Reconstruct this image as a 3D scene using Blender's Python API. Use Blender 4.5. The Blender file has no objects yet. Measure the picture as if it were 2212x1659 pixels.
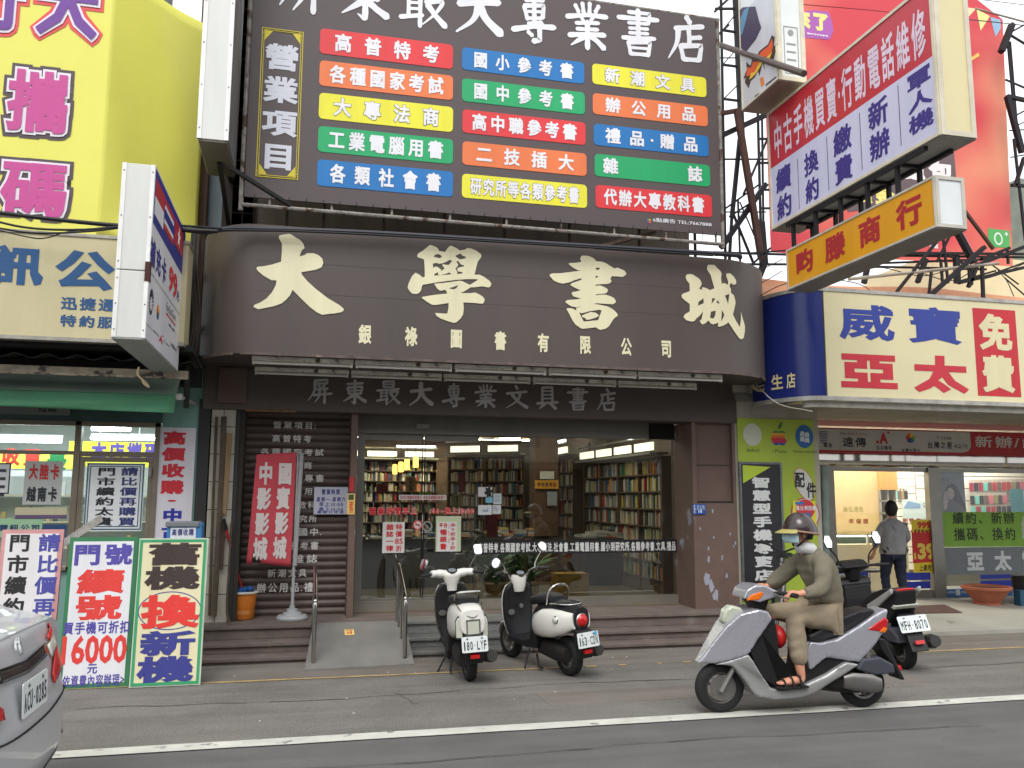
import bpy, bmesh, math, random
from mathutils import Vector, Matrix
SC = bpy.context.scene
COL = SC.collection
R = math.radians
rnd = random.Random(11)

# ---------------------------------------------------------------- camera, sky, sun, exposure
IW, IH, FPX = 2212.0, 1659.0, 1852.8          # reference frame in which the place was measured
YAW, PITCH, ROLL, EYE = R(13.5), R(7.5), R(0.25), Vector((0, 0, 1.6))
FW = Vector((math.sin(YAW)*math.cos(PITCH), math.cos(YAW)*math.cos(PITCH), math.sin(PITCH)))
_rt = Vector((math.cos(YAW), -math.sin(YAW), 0)); _up = _rt.cross(FW)
RT = math.cos(ROLL)*_rt + math.sin(ROLL)*_up
UP = -math.sin(ROLL)*_rt + math.cos(ROLL)*_up
cam = bpy.data.objects.new('camera', bpy.data.cameras.new('camera')); COL.objects.link(cam)
cam.data.sensor_width = 36; cam.data.lens = 36*FPX/IW
cam.data.clip_start = 0.05; cam.data.clip_end = 2000
m = Matrix((RT, UP, -FW)).transposed().to_4x4(); m.translation = EYE
cam.matrix_world = m
SC.camera = cam
world = bpy.data.worlds.new("World"); SC.world = world; world.use_nodes = True
wn = world.node_tree; bg = wn.nodes['Background']
sky = wn.nodes.new('ShaderNodeTexSky'); sky.sky_type = 'NISHITA'; sky.sun_disc = False
sky.sun_elevation = R(52); sky.sun_rotation = R(200); sky.air_density = 1.0; sky.dust_density = 4.0
hs = wn.nodes.new('ShaderNodeHueSaturation'); hs.inputs['Saturation'].default_value = 0.12
wn.links.new(sky.outputs[0], hs.inputs['Color'])
oc = wn.nodes.new('ShaderNodeMix'); oc.data_type = 'RGBA'; oc.inputs[0].default_value = .7      # thin even cloud over the sky
wn.links.new(hs.outputs[0], oc.inputs[6]); oc.inputs[7].default_value = (7.4, 7.6, 7.9, 1); wn.links.new(oc.outputs[2], bg.inputs[0])
bg.inputs[1].default_value = 0.15
sun = bpy.data.objects.new('sun', bpy.data.lights.new('sun', 'SUN')); COL.objects.link(sun)
sun.data.energy = 0.9; sun.data.angle = R(25); sun.data.color = (1, .97, .93)
# sun_rotation 200 deg: behind the camera, a little to the left; the lamp points the same way
_az = R(200); _d = Vector((math.sin(_az)*math.cos(R(52)), math.cos(_az)*math.cos(R(52)), math.sin(R(52))))
sun.rotation_euler = (-_d).to_track_quat('-Z', 'Y').to_euler()
SC.view_settings.view_transform = 'Standard'; SC.view_settings.look = 'None'
SC.view_settings.exposure = 0.65; SC.view_settings.gamma = 1
SC.cycles.use_denoising = True
SC.cycles.max_bounces = 8; SC.cycles.transparent_max_bounces = 12

# ---------------------------------------------------------------- measuring helpers
def ray(x, y): return FW + RT*((x-IW/2)/FPX) - UP*((y-IH/2)/FPX)
def PY(x, y, Y):
    d = ray(x, y); return EYE + d*(Y/d.y)
def PX(x, y, X):
    d = ray(x, y); return EYE + d*(X/d.x)
def PZ(x, y, Z):
    d = ray(x, y); return EYE + d*((Z-1.6)/d.z)
class Fr:                                       # a flat frame: origin, right, up; n points at the viewer
    def __init__(s, o, u, v):
        s.o = Vector(o); s.u = Vector(u).normalized(); s.v = Vector(v).normalized(); s.n = s.u.cross(s.v)
    def P(s, u, v, n=0): return s.o + s.u*u + s.v*v + s.n*n
    def px(s, x, y):
        d = ray(x, y); t = (s.o-EYE).dot(s.n)/d.dot(s.n); q = EYE + d*t - s.o
        return q.dot(s.u), q.dot(s.v)
    def rect(s, x0, y0, x1, y1):
        a = s.px(x0, y0); b = s.px(x1, y1)
        return min(a[0], b[0]), min(a[1], b[1]), max(a[0], b[0]), max(a[1], b[1])
    def up(s, n): return Fr(s.o + s.n*n, s.u, s.v)
def FY(Y): return Fr((0, Y, 0), (1, 0, 0), (0, 0, 1))
def FX(X, left=True): return Fr((X, 0, 0), (0, -1 if left else 1, 0), (0, 0, 1))

# ---------------------------------------------------------------- materials
def lin(c):
    return tuple((x/255/12.92 if x/255 <= .04045 else ((x/255+.055)/1.055)**2.4) for x in c)
MC = {}
def M(name, col, rough=.6, metal=0., dirt=.12, scale=3., streak=False, bump=0., bscale=60., spec=.4, coat=0., grime=None):
    if name in MC: return MC[name]
    m = bpy.data.materials.new(name); m.use_nodes = True; t = m.node_tree; N = t.nodes; L = t.links
    b = N['Principled BSDF']; c = lin(col)
    b.inputs['Roughness'].default_value = rough; b.inputs['Metallic'].default_value = metal
    b.inputs['Specular IOR Level'].default_value = spec; b.inputs['Coat Weight'].default_value = coat
    b.inputs['Base Color'].default_value = (*c, 1)
    if dirt > 0:
        tc = N.new('ShaderNodeTexCoord'); mp = N.new('ShaderNodeMapping')
        mp.inputs['Scale'].default_value = (1, 1, .12) if streak else (1, 1, 1)
        nz = N.new('ShaderNodeTexNoise'); nz.inputs['Scale'].default_value = scale; nz.inputs['Detail'].default_value = 8
        nz.inputs['Roughness'].default_value = .65
        mr = N.new('ShaderNodeMapRange'); mr.inputs[1].default_value = .3; mr.inputs[2].default_value = .72
        mr.inputs[3].default_value = 1-dirt*1.3; mr.inputs[4].default_value = 1+dirt*.6
        L.new(tc.outputs['Object'], mp.inputs[0]); L.new(mp.outputs[0], nz.inputs['Vector']); L.new(nz.outputs['Fac'], mr.inputs[0])
        vm = N.new('ShaderNodeVectorMath'); vm.operation = 'SCALE'; vm.inputs[0].default_value = c
        L.new(mr.outputs[0], vm.inputs['Scale']); last = vm.outputs[0]
        if grime:
            n2 = N.new('ShaderNodeTexNoise'); n2.inputs['Scale'].default_value = grime[1]; n2.inputs['Detail'].default_value = 6
            L.new(mp.outputs[0], n2.inputs['Vector'])
            m2 = N.new('ShaderNodeMapRange'); m2.inputs[1].default_value = grime[2]; m2.inputs[2].default_value = grime[2]+.06
            L.new(n2.outputs['Fac'], m2.inputs[0])
            mx = N.new('ShaderNodeMix'); mx.data_type = 'RGBA'
            L.new(m2.outputs[0], mx.inputs[0]); L.new(last, mx.inputs[6]); mx.inputs[7].default_value = (*lin(grime[0]), 1)
            last = mx.outputs[2]
        L.new(last, b.inputs['Base Color'])
        rr = N.new('ShaderNodeMapRange'); rr.inputs[3].default_value = max(.03, rough-.1); rr.inputs[4].default_value = min(1, rough+.12)
        L.new(nz.outputs['Fac'], rr.inputs[0]); L.new(rr.outputs[0], b.inputs['Roughness'])
    if bump > 0:
        tc2 = N.new('ShaderNodeTexCoord'); n3 = N.new('ShaderNodeTexNoise'); n3.inputs['Scale'].default_value = bscale; n3.inputs['Detail'].default_value = 4
        bp = N.new('ShaderNodeBump'); bp.inputs['Strength'].default_value = bump; bp.inputs['Distance'].default_value = .02
        L.new(tc2.outputs['Object'], n3.inputs['Vector']); L.new(n3.outputs['Fac'], bp.inputs['Height']); L.new(bp.outputs[0], b.inputs['Normal'])
    MC[name] = m; return m
def INK(col, rough=.55): return M('print_%d_%d_%d' % tuple(col), col, rough, dirt=.1, scale=2.5, streak=True)
def EM(name, col, st):
    if name in MC: return MC[name]
    m = bpy.data.materials.new(name); m.use_nodes = True; b = m.node_tree.nodes['Principled BSDF']
    b.inputs['Base Color'].default_value = (*lin(col), 1); b.inputs['Emission Color'].default_value = (*lin(col), 1)
    b.inputs['Emission Strength'].default_value = st; MC[name] = m; return m
def GLASS(name, refl=.05, tint=(1, 1, 1), rough=.02):
    if name in MC: return MC[name]
    m = bpy.data.materials.new(name); m.use_nodes = True; t = m.node_tree; t.nodes.clear()
    o = t.nodes.new('ShaderNodeOutputMaterial'); mx = t.nodes.new('ShaderNodeMixShader')
    a = t.nodes.new('ShaderNodeBsdfTransparent'); a.inputs[0].default_value = (*tint, 1)
    g = t.nodes.new('ShaderNodeBsdfGlossy'); g.inputs['Roughness'].default_value = rough
    mx.inputs[0].default_value = refl
    t.links.new(a.outputs[0], mx.inputs[1]); t.links.new(g.outputs[0], mx.inputs[2]); t.links.new(mx.outputs[0], o.inputs[0])
    MC[name] = m; return m

# ---------------------------------------------------------------- objects
OFF = {}
def tag(o, label=None, cat=None, group=None, kind=None):
    if label: o['label'] = label
    if cat: o['category'] = cat
    if group: o['group'] = group
    if kind: o['kind'] = kind
    return o
def thing(name, label, cat, loc=(0, 0, 0), group=None, local=False, rot=None):
    o = bpy.data.objects.new(name, None); COL.objects.link(o); o.location = loc; o.empty_display_size = .1
    if rot: o.rotation_euler = rot
    OFF[o.name] = Vector((0, 0, 0)) if local else Vector(loc)
    return tag(o, label, cat, group)
class MB:
    def __init__(s): s.v = []; s.f = []
    def poly(s, pts):
        k = len(s.v); s.v += [Vector(p) for p in pts]; s.f.append(list(range(k, k+len(pts)))); return s
    def hexa(s, p):                              # 8 corners: bottom ring then top ring
        k = len(s.v); s.v += [Vector(q) for q in p]
        for f in ((3, 2, 1, 0), (4, 5, 6, 7), (0, 1, 5, 4), (1, 2, 6, 5), (2, 3, 7, 6), (3, 0, 4, 7)): s.f.append([k+i for i in f])
        return s
    def box(s, x0, x1, y0, y1, z0, z1):
        return s.hexa([(x0, y0, z0), (x1, y0, z0), (x1, y1, z0), (x0, y1, z0), (x0, y0, z1), (x1, y0, z1), (x1, y1, z1), (x0, y1, z1)])
    def fbox(s, fr, u0, v0, u1, v1, n0=0, n1=.01):
        q = [(u0, v0), (u1, v0), (u1, v1), (u0, v1)]
        return s.hexa([fr.P(a, b, n0) for a, b in q] + [fr.P(a, b, n1) for a, b in q])
    def prism(s, fr, pts, n0, n1):
        k = len(s.v); c = len(pts)
        s.v += [fr.P(a, b, n0) for a, b in pts] + [fr.P(a, b, n1) for a, b in pts]
        s.f.append([k+c-1-i for i in range(c)]); s.f.append([k+c+i for i in range(c)])
        for i in range(c): j = (i+1) % c; s.f.append([k+i, k+j, k+c+j, k+c+i])
        return s
    def rings(s, rs, cap=True, closed=False):
        k = len(s.v); c = len(rs[0])
        for r in rs: s.v += [Vector(p) for p in r]
        n = len(rs)
        for a in range(n if closed else n-1):
            b = (a+1) % n
            for i in range(c):
                j = (i+1) % c; s.f.append([k+a*c+i, k+a*c+j, k+b*c+j, k+b*c+i])
        if cap and not closed:
            s.f.append([k+c-1-i for i in range(c)]); s.f.append([k+(n-1)*c+i for i in range(c)])
        return s
    def tube(s, pts, r, seg=8, closed=False, cap=True):
        pts = [Vector(p) for p in pts]; n = len(pts); rs = []
        up = None
        for i, p in enumerate(pts):
            a = pts[i-1] if (i > 0 or closed) else p; b = pts[(i+1) % n] if (i < n-1 or closed) else p
            t = (b-a).normalized()
            if up is None: up = Vector((0, 0, 1)) if abs(t.z) < .9 else Vector((1, 0, 0))
            x = up.cross(t)
            if x.length < 1e-4: x = Vector((1, 0, 0)).cross(t)
            x.normalize(); y = t.cross(x).normalized(); up = y
            rr = r[i] if isinstance(r, (list, tuple)) else r
            rs.append([p + x*math.cos(2*math.pi*j/seg)*rr + y*math.sin(2*math.pi*j/seg)*rr for j in range(seg)])
        return s.rings(rs, cap, closed)
    def beam(s, a, b, w, h=None):                # square bar
        a = Vector(a); b = Vector(b); h = h or w; t = (b-a).normalized()
        up = Vector((0, 0, 1)) if abs(t.z) < .95 else Vector((0, 1, 0))
        x = t.cross(up).normalized()*w/2; y = x.cross(t).normalized()*h/2
        return s.rings([[p-x-y, p+x-y, p+x+y, p-x+y] for p in (a, b)])
    def lathe(s, prof, c=(0, 0, 0), axis='z', seg=24, cap=True):
        c = Vector(c); rs = []
        for r, h in prof:
            ring = []
            for j in range(seg):
                a = 2*math.pi*j/seg; p, q = r*math.cos(a), r*math.sin(a)
                ring.append(c + (Vector((p, q, h)) if axis == 'z' else Vector((q, h, p)) if axis == 'y' else Vector((h, p, q))))
            rs.append(ring)
        return s.rings(rs, cap)
    def sph(s, c, rx, ry=None, rz=None, seg=14, lat=9):
        ry = ry or rx; rz = rz or rx; c = Vector(c)
        rs = [[c+Vector((rx*math.sin(t)*math.cos(2*math.pi*j/seg), ry*math.sin(t)*math.sin(2*math.pi*j/seg), -rz*math.cos(t))) for j in range(seg)]
              for t in [math.pi*(i+.15)/(lat-1+.3) for i in range(lat)]]
        return s.rings(rs)
    def grid(s, fn, nu, nv):
        k = len(s.v); s.v += [Vector(fn(i/nu, j/nv)) for j in range(nv+1) for i in range(nu+1)]
        for j in range(nv):
            for i in range(nu):
                a = k+j*(nu+1)+i; s.f.append([a, a+1, a+nu+2, a+nu+1])
        return s
    def build(s, name, mat, parent=None, smooth=False, loc=None, bevel=0, sub=0, solid=0, recalc=False, angle=40, **kw):
        off = OFF[parent.name] if parent else Vector(loc or (0, 0, 0))
        me = bpy.data.meshes.new(name)
        me.from_pydata([tuple(p-off) for p in s.v], [], s.f); me.update()
        if recalc:
            b = bmesh.new(); b.from_mesh(me); bmesh.ops.recalc_face_normals(b, faces=b.faces); b.to_mesh(me); b.free()
        o = bpy.data.objects.new(name, me); COL.objects.link(o)
        me.materials.append(mat)
        if parent: o.parent = parent; OFF[o.name] = off
        else: o.location = off; OFF[o.name] = off
        if solid:
            md = o.modifiers.new('solid', 'SOLIDIFY'); md.thickness = solid; md.offset = 0
        if bevel:
            md = o.modifiers.new('bevel', 'BEVEL'); md.width = bevel; md.segments = 2; md.limit_method = 'ANGLE'; md.angle_limit = R(40)
        if sub:
            md = o.modifiers.new('sub', 'SUBSURF'); md.levels = sub; md.render_levels = sub
        if smooth:
            for p in me.polygons: p.use_smooth = True
            if not sub: me.set_sharp_from_angle(angle=R(angle))
        return tag(o, **kw) if kw else o

# ---------------------------------------------------------------- lettering
_GC = {}
def _curve_mesh(body, b, res=2):
    t = bpy.data.curves.new('t', 'FONT'); t.body = body; t.resolution_u = res
    if b > 0: t.bevel_depth = b; t.bevel_resolution = 0
    o = bpy.data.objects.new('t', t); COL.objects.link(o)
    me = bpy.data.meshes.new_from_object(o.evaluated_get(bpy.context.evaluated_depsgraph_get()))
    v = [tuple(p.co) for p in me.vertices]; f = [list(p.vertices) for p in me.polygons]
    bpy.data.objects.remove(o); bpy.data.curves.remove(t); bpy.data.meshes.remove(me)
    return v, f
def glyph(ch, b):
    k = (ch, b)
    if k not in _GC:
        if ch == ' ': _GC[k] = ([], [], .5)
        else:
            v, f = _curve_mesh(ch, b)
            if b > 0:                            # trim mitre spikes to the plain glyph's box plus the bold width
                w = _curve_mesh(ch, 0)[0]; X = [p[0] for p in w]; Y = [p[1] for p in w]
                v = [(min(max(p[0], min(X)-b), max(X)+b), min(max(p[1], min(Y)-b), max(Y)+b), p[2]) for p in v]
            cjk = ord(ch) > 0x2000
            x1 = max((p[0] for p in v), default=.5)
            z = b if b > 0 else 1
            _GC[k] = ([(p[0], p[1]+.12, (p[2]/z if b > 0 else 1)) for p in v], f, 1.0 if cjk else x1+.07)
    return _GC[k]
def text(mb, fr, body, rect, b=.02, vert=False, fill=.92, n=.004, th=.0004, brush=False, mapf=None, K=None):
    u0, v0, u1, v1 = rect; K = K or 1/(1+2*b); gl = [(brush_glyph(c) if brush and c in BRUSH else glyph(c, b)) for c in body]
    tot = sum(g[2] for g in gl); N = len(gl); x = 0
    for i, (vs, fs, adv) in enumerate(gl):
        if vert:
            ch = (v1-v0)/N; sx = (u1-u0)*min(1, 1/max(adv, .01)); sy = ch*fill
            ox = u0 + ((u1-u0)-sx*adv)/2; oy = v1 - ch*(i+1) + ch*(1-fill)/2
        else:
            cw = (u1-u0)*adv/tot; sx = cw/adv*fill; sy = (v1-v0)
            ox = u0 + (u1-u0)*x/tot + cw*(1-fill)/2; oy = v0; x += adv
        k = len(mb.v)
        for p in vs:
            nn = n + p[2]*(th*2 if brush else th) + th
            a_ = ox+(adv/2+(p[0]-adv/2)*K)*sx; b_ = oy+(.5+(p[1]-.5)*K)*sy; mb.v.append(mapf(a_, b_, nn) if mapf else fr.P(a_, b_, nn))
        mb.f += [[k+j for j in f] for f in fs]
def lettering(parent, fr, body, rect, col, b=.02, name='lettering', **kw):
    mb = MB(); text(mb, fr, body, rect, b, **kw); return mb.build(name, INK(col), parent)
def mono(mb, fr, body, rect, b=.02, n=.004, th=.0004):     # evenly spaced ink-box letters (number plates)
    u0, v0, u1, v1 = rect; k = len(body)
    for i, c in enumerate(body):
        a = u0+(u1-u0)*i/k; w = (u1-u0)/k
        if c == '-': mb.fbox(fr, a+w*.36, (v0+v1)/2-w*.12, a+w*.64, (v0+v1)/2+w*.12, n, n+th)
        elif c in '1I': word(mb, fr, c, (a+w*.3, v0, a+w*.68, v1), b, n, th)
        else: word(mb, fr, c, (a+w*.12, v0, a+w*.88, v1), b, n, th)
def word(mb, fr, body, rect, b=.0, n=.004, th=.0004):      # a whole word stretched to its ink box
    v, f = _curve_mesh(body, b); X = [p[0] for p in v]; Y = [p[1] for p in v]
    x0, x1, y0, y1 = min(X), max(X), min(Y), max(Y); k = len(mb.v); u0, v0, u1, v1 = rect
    for p in v:
        z = p[2]/b if b > 0 else 1
        mb.v.append(fr.P(u0+(p[0]-x0)/(x1-x0)*(u1-u0), v0+(p[1]-y0)/(y1-y0)*(v1-v0), n+z*th+th))
    mb.f += [[k+j for j in g] for g in f]
# brush characters: strokes on a 100-grid (y down), width; a negative width tapers to a point
BRUSH = {
'專': [([(50,0),(51,60)],12),([(30,14),(72,10)],9),([(28,26),(36,54)],10),([(27,26),(72,20),(69,48)],10),([(36,37),(67,34)],7),([(36,51),(68,47)],8),([(36,62),(68,55)],8),([(64,54),(72,63)],8),([(2,78),(50,66),(97,63)],12),([(62,60),(63,93),(47,97)],12),([(36,78),(47,86)],10)],
'業': [([(40,2),(43,24)],10),([(57,0),(56,24)],10),([(23,8),(32,24)],10),([(78,4),(69,20)],10),([(3,36),(50,27),(97,26)],11),([(36,31),(43,42)],9),([(65,29),(58,40)],9),([(24,47),(78,41)],9),([(26,59),(76,55)],9),([(8,74),(52,67),(92,65)],11),([(51,40),(51,98)],13),([(45,72),(14,94)],-12),([(58,70),(74,80),(90,94)],13)],
'店': [([(46,0),(56,14)],14),([(18,29),(88,17)],12),([(27,26),(22,60),(2,94)],-13),([(52,27),(53,62)],12),([(53,46),(82,41)],11),([(31,63),(38,95)],12),([(31,65),(82,59),(75,93)],12),([(38,93),(77,91)],11)],
'屏': [([(26,8),(76,3),(74,20)],11),([(28,21),(74,18)],10),([(27,6),(25,50),(2,90)],-13),([(41,27),(49,36)],10),([(66,25),(57,36)],10),([(34,44),(80,39)],10),([(20,68),(97,59)],11),([(46,39),(45,70),(28,97)],-12),([(67,37),(67,99)],12)],
'東': [([(18,18),(84,12)],11),([(19,31),(28,60)],11),([(20,33),(81,26),(74,58)],11),([(28,45),(72,42)],8),([(28,58),(74,55)],9),([(50,0),(51,97)],13),([(51,97),(36,88)],-9),([(46,62),(5,90)],-13),([(54,60),(74,75),(97,88)],15)],
'最': [([(28,2),(31,27)],10),([(28,3),(73,0),(70,25)],10),([(32,14),(68,12)],7),([(31,26),(70,23)],8),([(2,41),(96,31)],11),([(20,40),(20,80)],9),([(44,37),(44,98)],10),([(20,52),(44,50)],7),([(20,64),(44,62)],7),([(2,83),(50,74)],10),([(54,47),(89,42),(77,66),(50,92)],-11),([(58,50),(76,72),(98,92)],13)],
'文': [([(44,0),(54,15)],13),([(3,36),(96,24)],12),([(66,28),(54,62),(4,97)],-13),([(28,38),(56,68),(98,94)],15)],
'具': [([(26,4),(26,68)],11),([(26,5),(72,2),(72,66)],11),([(26,20),(72,18)],8),([(26,36),(72,34)],8),([(26,52),(72,50)],8),([(1,74),(98,66)],12),([(40,72),(12,97)],-13),([(61,70),(88,95)],15)],
'書': [([(50,0),(50,66)],13),([(26,8),(78,6),(74,28)],9),([(2,22),(98,17)],11),([(26,31),(76,28)],8),([(28,42),(74,39)],8),([(28,52),(74,49)],8),([(12,64),(90,58)],10),([(26,70),(32,98)],10),([(26,72),(78,67),(72,97)],10),([(33,83),(73,81)],7),([(32,96),(73,94)],9)],
'大': [([(4,40),(50,33),(94,27)],14),([(48,0),(47,40),(36,70),(2,97)],-18),([(50,40),(66,66),(98,92)],19)]}
def brush_glyph(ch):
    k = ('brush', ch)
    if k in _GC: return _GC[k]
    V = []; F = []
    for si, (pts, w) in enumerate(BRUSH[ch]):
        pie = w < 0; w = abs(w)/2; P = [Vector((x, -y)) for x, y in pts]; path = []
        for i in range(len(P)-1):
            for t in range(8):
                t /= 8; a = P[i-1] if i else P[i]*2-P[i+1]; d = P[i+2] if i+2 < len(P) else P[i+1]*2-P[i]
                sharp = len(P) > 2 and ch not in '大文' and not pie
                if sharp: path.append(P[i].lerp(P[i+1], t))
                else:
                    b_, c_ = P[i], P[i+1]
                    path.append(.5*((2*b_)+(c_-a)*t+(2*a-5*b_+4*c_-d)*t*t+(3*b_-a-3*c_+d)*t**3))
        path.append(P[-1]); n = len(path); L = []; Rr = []
        for i, p in enumerate(path):
            t = i/(n-1); d = (path[min(i+1, n-1)]-path[max(i-1, 0)]).normalized(); nn = Vector((-d.y, d.x))
            ww = w*(1.12-.5*t*(1-t)*2.2) if not pie else w*(1.1-.85*t**1.3)
            if i == 0: ww *= .75
            if i == n-1 and not pie: ww *= .7
            L.append(p+nn*ww); Rr.append(p-nn*ww)
        d0 = (path[1]-path[0]).normalized(); d1 = (path[-1]-path[-2]).normalized()
        ring = L + [path[-1]+d1*w*(.55 if not pie else .3)] + Rr[::-1] + [path[0]-d0*w*.5]
        k0 = len(V); m_ = len(L)
        V += [(q.x/100, q.y/100+1, si*.25) for q in L] + [(q.x/100, q.y/100+1, si*.25) for q in Rr]
        for i in range(m_-1): F.append([k0+m_+i, k0+m_+i+1, k0+i+1, k0+i])
        e = path[-1]+d1*w*(.55 if not pie else .3); s_ = path[0]-d0*w*.5
        V += [(e.x/100, e.y/100+1, si*.25), (s_.x/100, s_.y/100+1, si*.25)]
        F += [[k0+2*m_-1, k0+2*m_, k0+m_-1], [k0+m_, k0, k0+2*m_+1]]
    _GC[k] = (V, F, 1.0); return _GC[k]
def traced(polys, cuts=()):                     # filled outline(s) with holes -> 2D verts, faces
    cu = bpy.data.curves.new('t', 'CURVE'); cu.dimensions = '2D'; cu.fill_mode = 'FRONT'
    for p in polys:
        sp = cu.splines.new('POLY'); sp.points.add(len(p)-1); sp.use_cyclic_u = True
        for q, (x, y) in zip(sp.points, p): q.co = (x, y, 0, 1)
    o = bpy.data.objects.new('t', cu); COL.objects.link(o)
    me = bpy.data.meshes.new_from_object(o.evaluated_get(bpy.context.evaluated_depsgraph_get()))
    bm = bmesh.new(); bm.from_mesh(me)
    for c in cuts:
        bmesh.ops.bisect_plane(bm, geom=bm.verts[:]+bm.edges[:]+bm.faces[:], plane_co=(c, 0, 0), plane_no=(1, 0, 0))
    bm.verts.ensure_lookup_table(); bm.verts.index_update()
    v = [(p.co.x, p.co.y) for p in bm.verts]; f = [[q.index for q in p.verts] for p in bm.faces]
    bm.free(); bpy.data.objects.remove(o); bpy.data.curves.remove(cu); bpy.data.meshes.remove(me)
    return v, f
def rrect(u0, v0, u1, v1, r, k=4):
    P = []
    for cx, cy, a in ((u1-r, v1-r, 0), (u0+r, v1-r, 90), (u0+r, v0+r, 180), (u1-r, v0+r, 270)):
        P += [(cx+r*math.cos(R(a+90*i/k)), cy+r*math.sin(R(a+90*i/k))) for i in range(k+1)]
    return P
def ellipse(cx, cy, a, b, k=24, rot=0):
    return [(cx+a*math.cos(2*math.pi*i/k)*math.cos(rot)-b*math.sin(2*math.pi*i/k)*math.sin(rot), cy+a*math.cos(2*math.pi*i/k)*math.sin(rot)+b*math.sin(2*math.pi*i/k)*math.cos(rot)) for i in range(k)]
def smooth_path(P, k=6):
    P = [Vector(p) for p in P]; out = []
    for i in range(len(P)-1):
        a = P[i-1] if i else P[i]*2-P[i+1]; b, c = P[i], P[i+1]; d = P[i+2] if i+2 < len(P) else P[i+1]*2-P[i]
        for t in range(k):
            t /= k; out.append(.5*((2*b)+(c-a)*t+(2*a-5*b+4*c-d)*t*t+(3*b-a-3*c+d)*t**3))
    return out+[P[-1]]
# ================================================================ ground
def asphalt(name, col, patch):
    m = M(name, col, .93, dirt=.16, scale=1.1, spec=.2)
    t = m.node_tree; N = t.nodes; L = t.links; b = N['Principled BSDF']
    src = b.inputs['Base Color'].links[0].from_socket
    tc = N.new('ShaderNodeTexCoord')
    sp = N.new('ShaderNodeTexNoise'); sp.inputs['Scale'].default_value = 170; sp.inputs['Detail'].default_value = 2
    L.new(tc.outputs['Object'], sp.inputs['Vector'])
    r = N.new('ShaderNodeMapRange'); r.inputs[1].default_value = .35; r.inputs[2].default_value = .7; r.inputs[3].default_value = .7; r.inputs[4].default_value = 1.45
    L.new(sp.outputs['Fac'], r.inputs[0])
    mp = N.new('ShaderNodeMapping'); mp.inputs['Scale'].default_value = (.22, 2.2, 1); L.new(tc.outputs['Object'], mp.inputs[0])
    st = N.new('ShaderNodeTexNoise'); st.inputs['Scale'].default_value = 2; st.inputs['Detail'].default_value = 6; L.new(mp.outputs[0], st.inputs['Vector'])
    r2 = N.new('ShaderNodeMapRange'); r2.inputs[1].default_value = .35; r2.inputs[2].default_value = .7; r2.inputs[3].default_value = 1-patch; r2.inputs[4].default_value = 1+patch*.7
    L.new(st.outputs['Fac'], r2.inputs[0])
    mm = N.new('ShaderNodeMath'); mm.operation = 'MULTIPLY'; L.new(r.outputs[0], mm.inputs[0]); L.new(r2.outputs[0], mm.inputs[1])
    vm = N.new('ShaderNodeVectorMath'); vm.operation = 'SCALE'; L.new(src, vm.inputs[0]); L.new(mm.outputs[0], vm.inputs['Scale'])
    L.new(vm.outputs[0], b.inputs['Base Color'])
    bp = N.new('ShaderNodeBump'); bp.inputs['Strength'].default_value = .35; bp.inputs['Distance'].default_value = .01
    L.new(sp.outputs['Fac'], bp.inputs['Height']); L.new(bp.outputs[0], b.inputs['Normal'])
    return m
A_ROAD = asphalt('asphalt_lane', (99, 98, 97), .1); A_SIDE = asphalt('asphalt_worn', (116, 113, 108), .14); A_EDGE = asphalt('asphalt_edge', (120, 114, 107), .2)
MB().box(-300, 300, -60, 500, -.3, 0).build('road', A_ROAD, kind='structure')
MB().box(-60, 60, 6.06, 8.04, .001, .004).build('road_shoulder', A_SIDE, kind='structure')
MB().box(-60, 60, 8.04, 9.62, .001, .005).build('roadside_strip', A_EDGE, kind='structure')
def ragged(x0, x1, ya, yb, z, step, gap, j, kink=0):
    mb = MB(); x = x0; pts = []
    while x < x1:
        nx = min(x1, x+step*rnd.uniform(.5, 1.5)); pts.append((x, rnd.uniform(-j, j), rnd.uniform(-j, j))); x = nx
    pts.append((x1, 0, 0))
    for a, b in zip(pts, pts[1:]):
        if rnd.random() < gap: continue
        mb.hexa([(a[0], ya+a[1], z-.002), (b[0], ya+b[1], z-.002), (b[0], yb+b[2], z-.002), (a[0], yb+a[2], z-.002),
                 (a[0], ya+a[1], z), (b[0], ya+b[1], z), (b[0], yb+b[2], z), (a[0], yb+a[2], z)])
    return mb
ragged(-30, 40, 5.985, 6.135, .009, .3, 0, .004).build('white_lane_line', M('road_paint_white', (196, 196, 187), .75, dirt=.16, scale=5, grime=((128, 127, 123), 7, .63)), kind='structure')
ragged(-30, 2.6, 8.0, 8.045, .01, .12, .03, .006).build('yellow_edge_line', M('road_paint_yellow', (176, 152, 104), .8, dirt=.35, scale=7), kind='structure')
ragged(2.6, 3.9, 8.0, 8.045, .01, .07, .4, .01).build('worn_edge_line', MC['road_paint_yellow'], kind='structure')
ragged(3.9, 40, 8.0, 8.05, .01, .12, .02, .006).build('yellow_edge_line', MC['road_paint_yellow'], kind='structure')
mb = MB()
for i in range(26):                              # paper scraps and grit along the gutter
    x, y = rnd.uniform(-1, 8), rnd.choice([rnd.uniform(6.3, 8), rnd.uniform(8.05, 8.8)]); s = rnd.uniform(.003, .014); a = rnd.uniform(0, 6)
    mb.prism(Fr((x, y, .006), (math.cos(a), math.sin(a), 0), (-math.sin(a), math.cos(a), 0)), [(-s, -s*.5), (s, -s*.4), (s*.8, s*.5), (-s*.7, s*.6)], 0, .004)
mb.build('litter', M('paper_scrap', (200, 196, 190), .8), kind='stuff')

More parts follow.
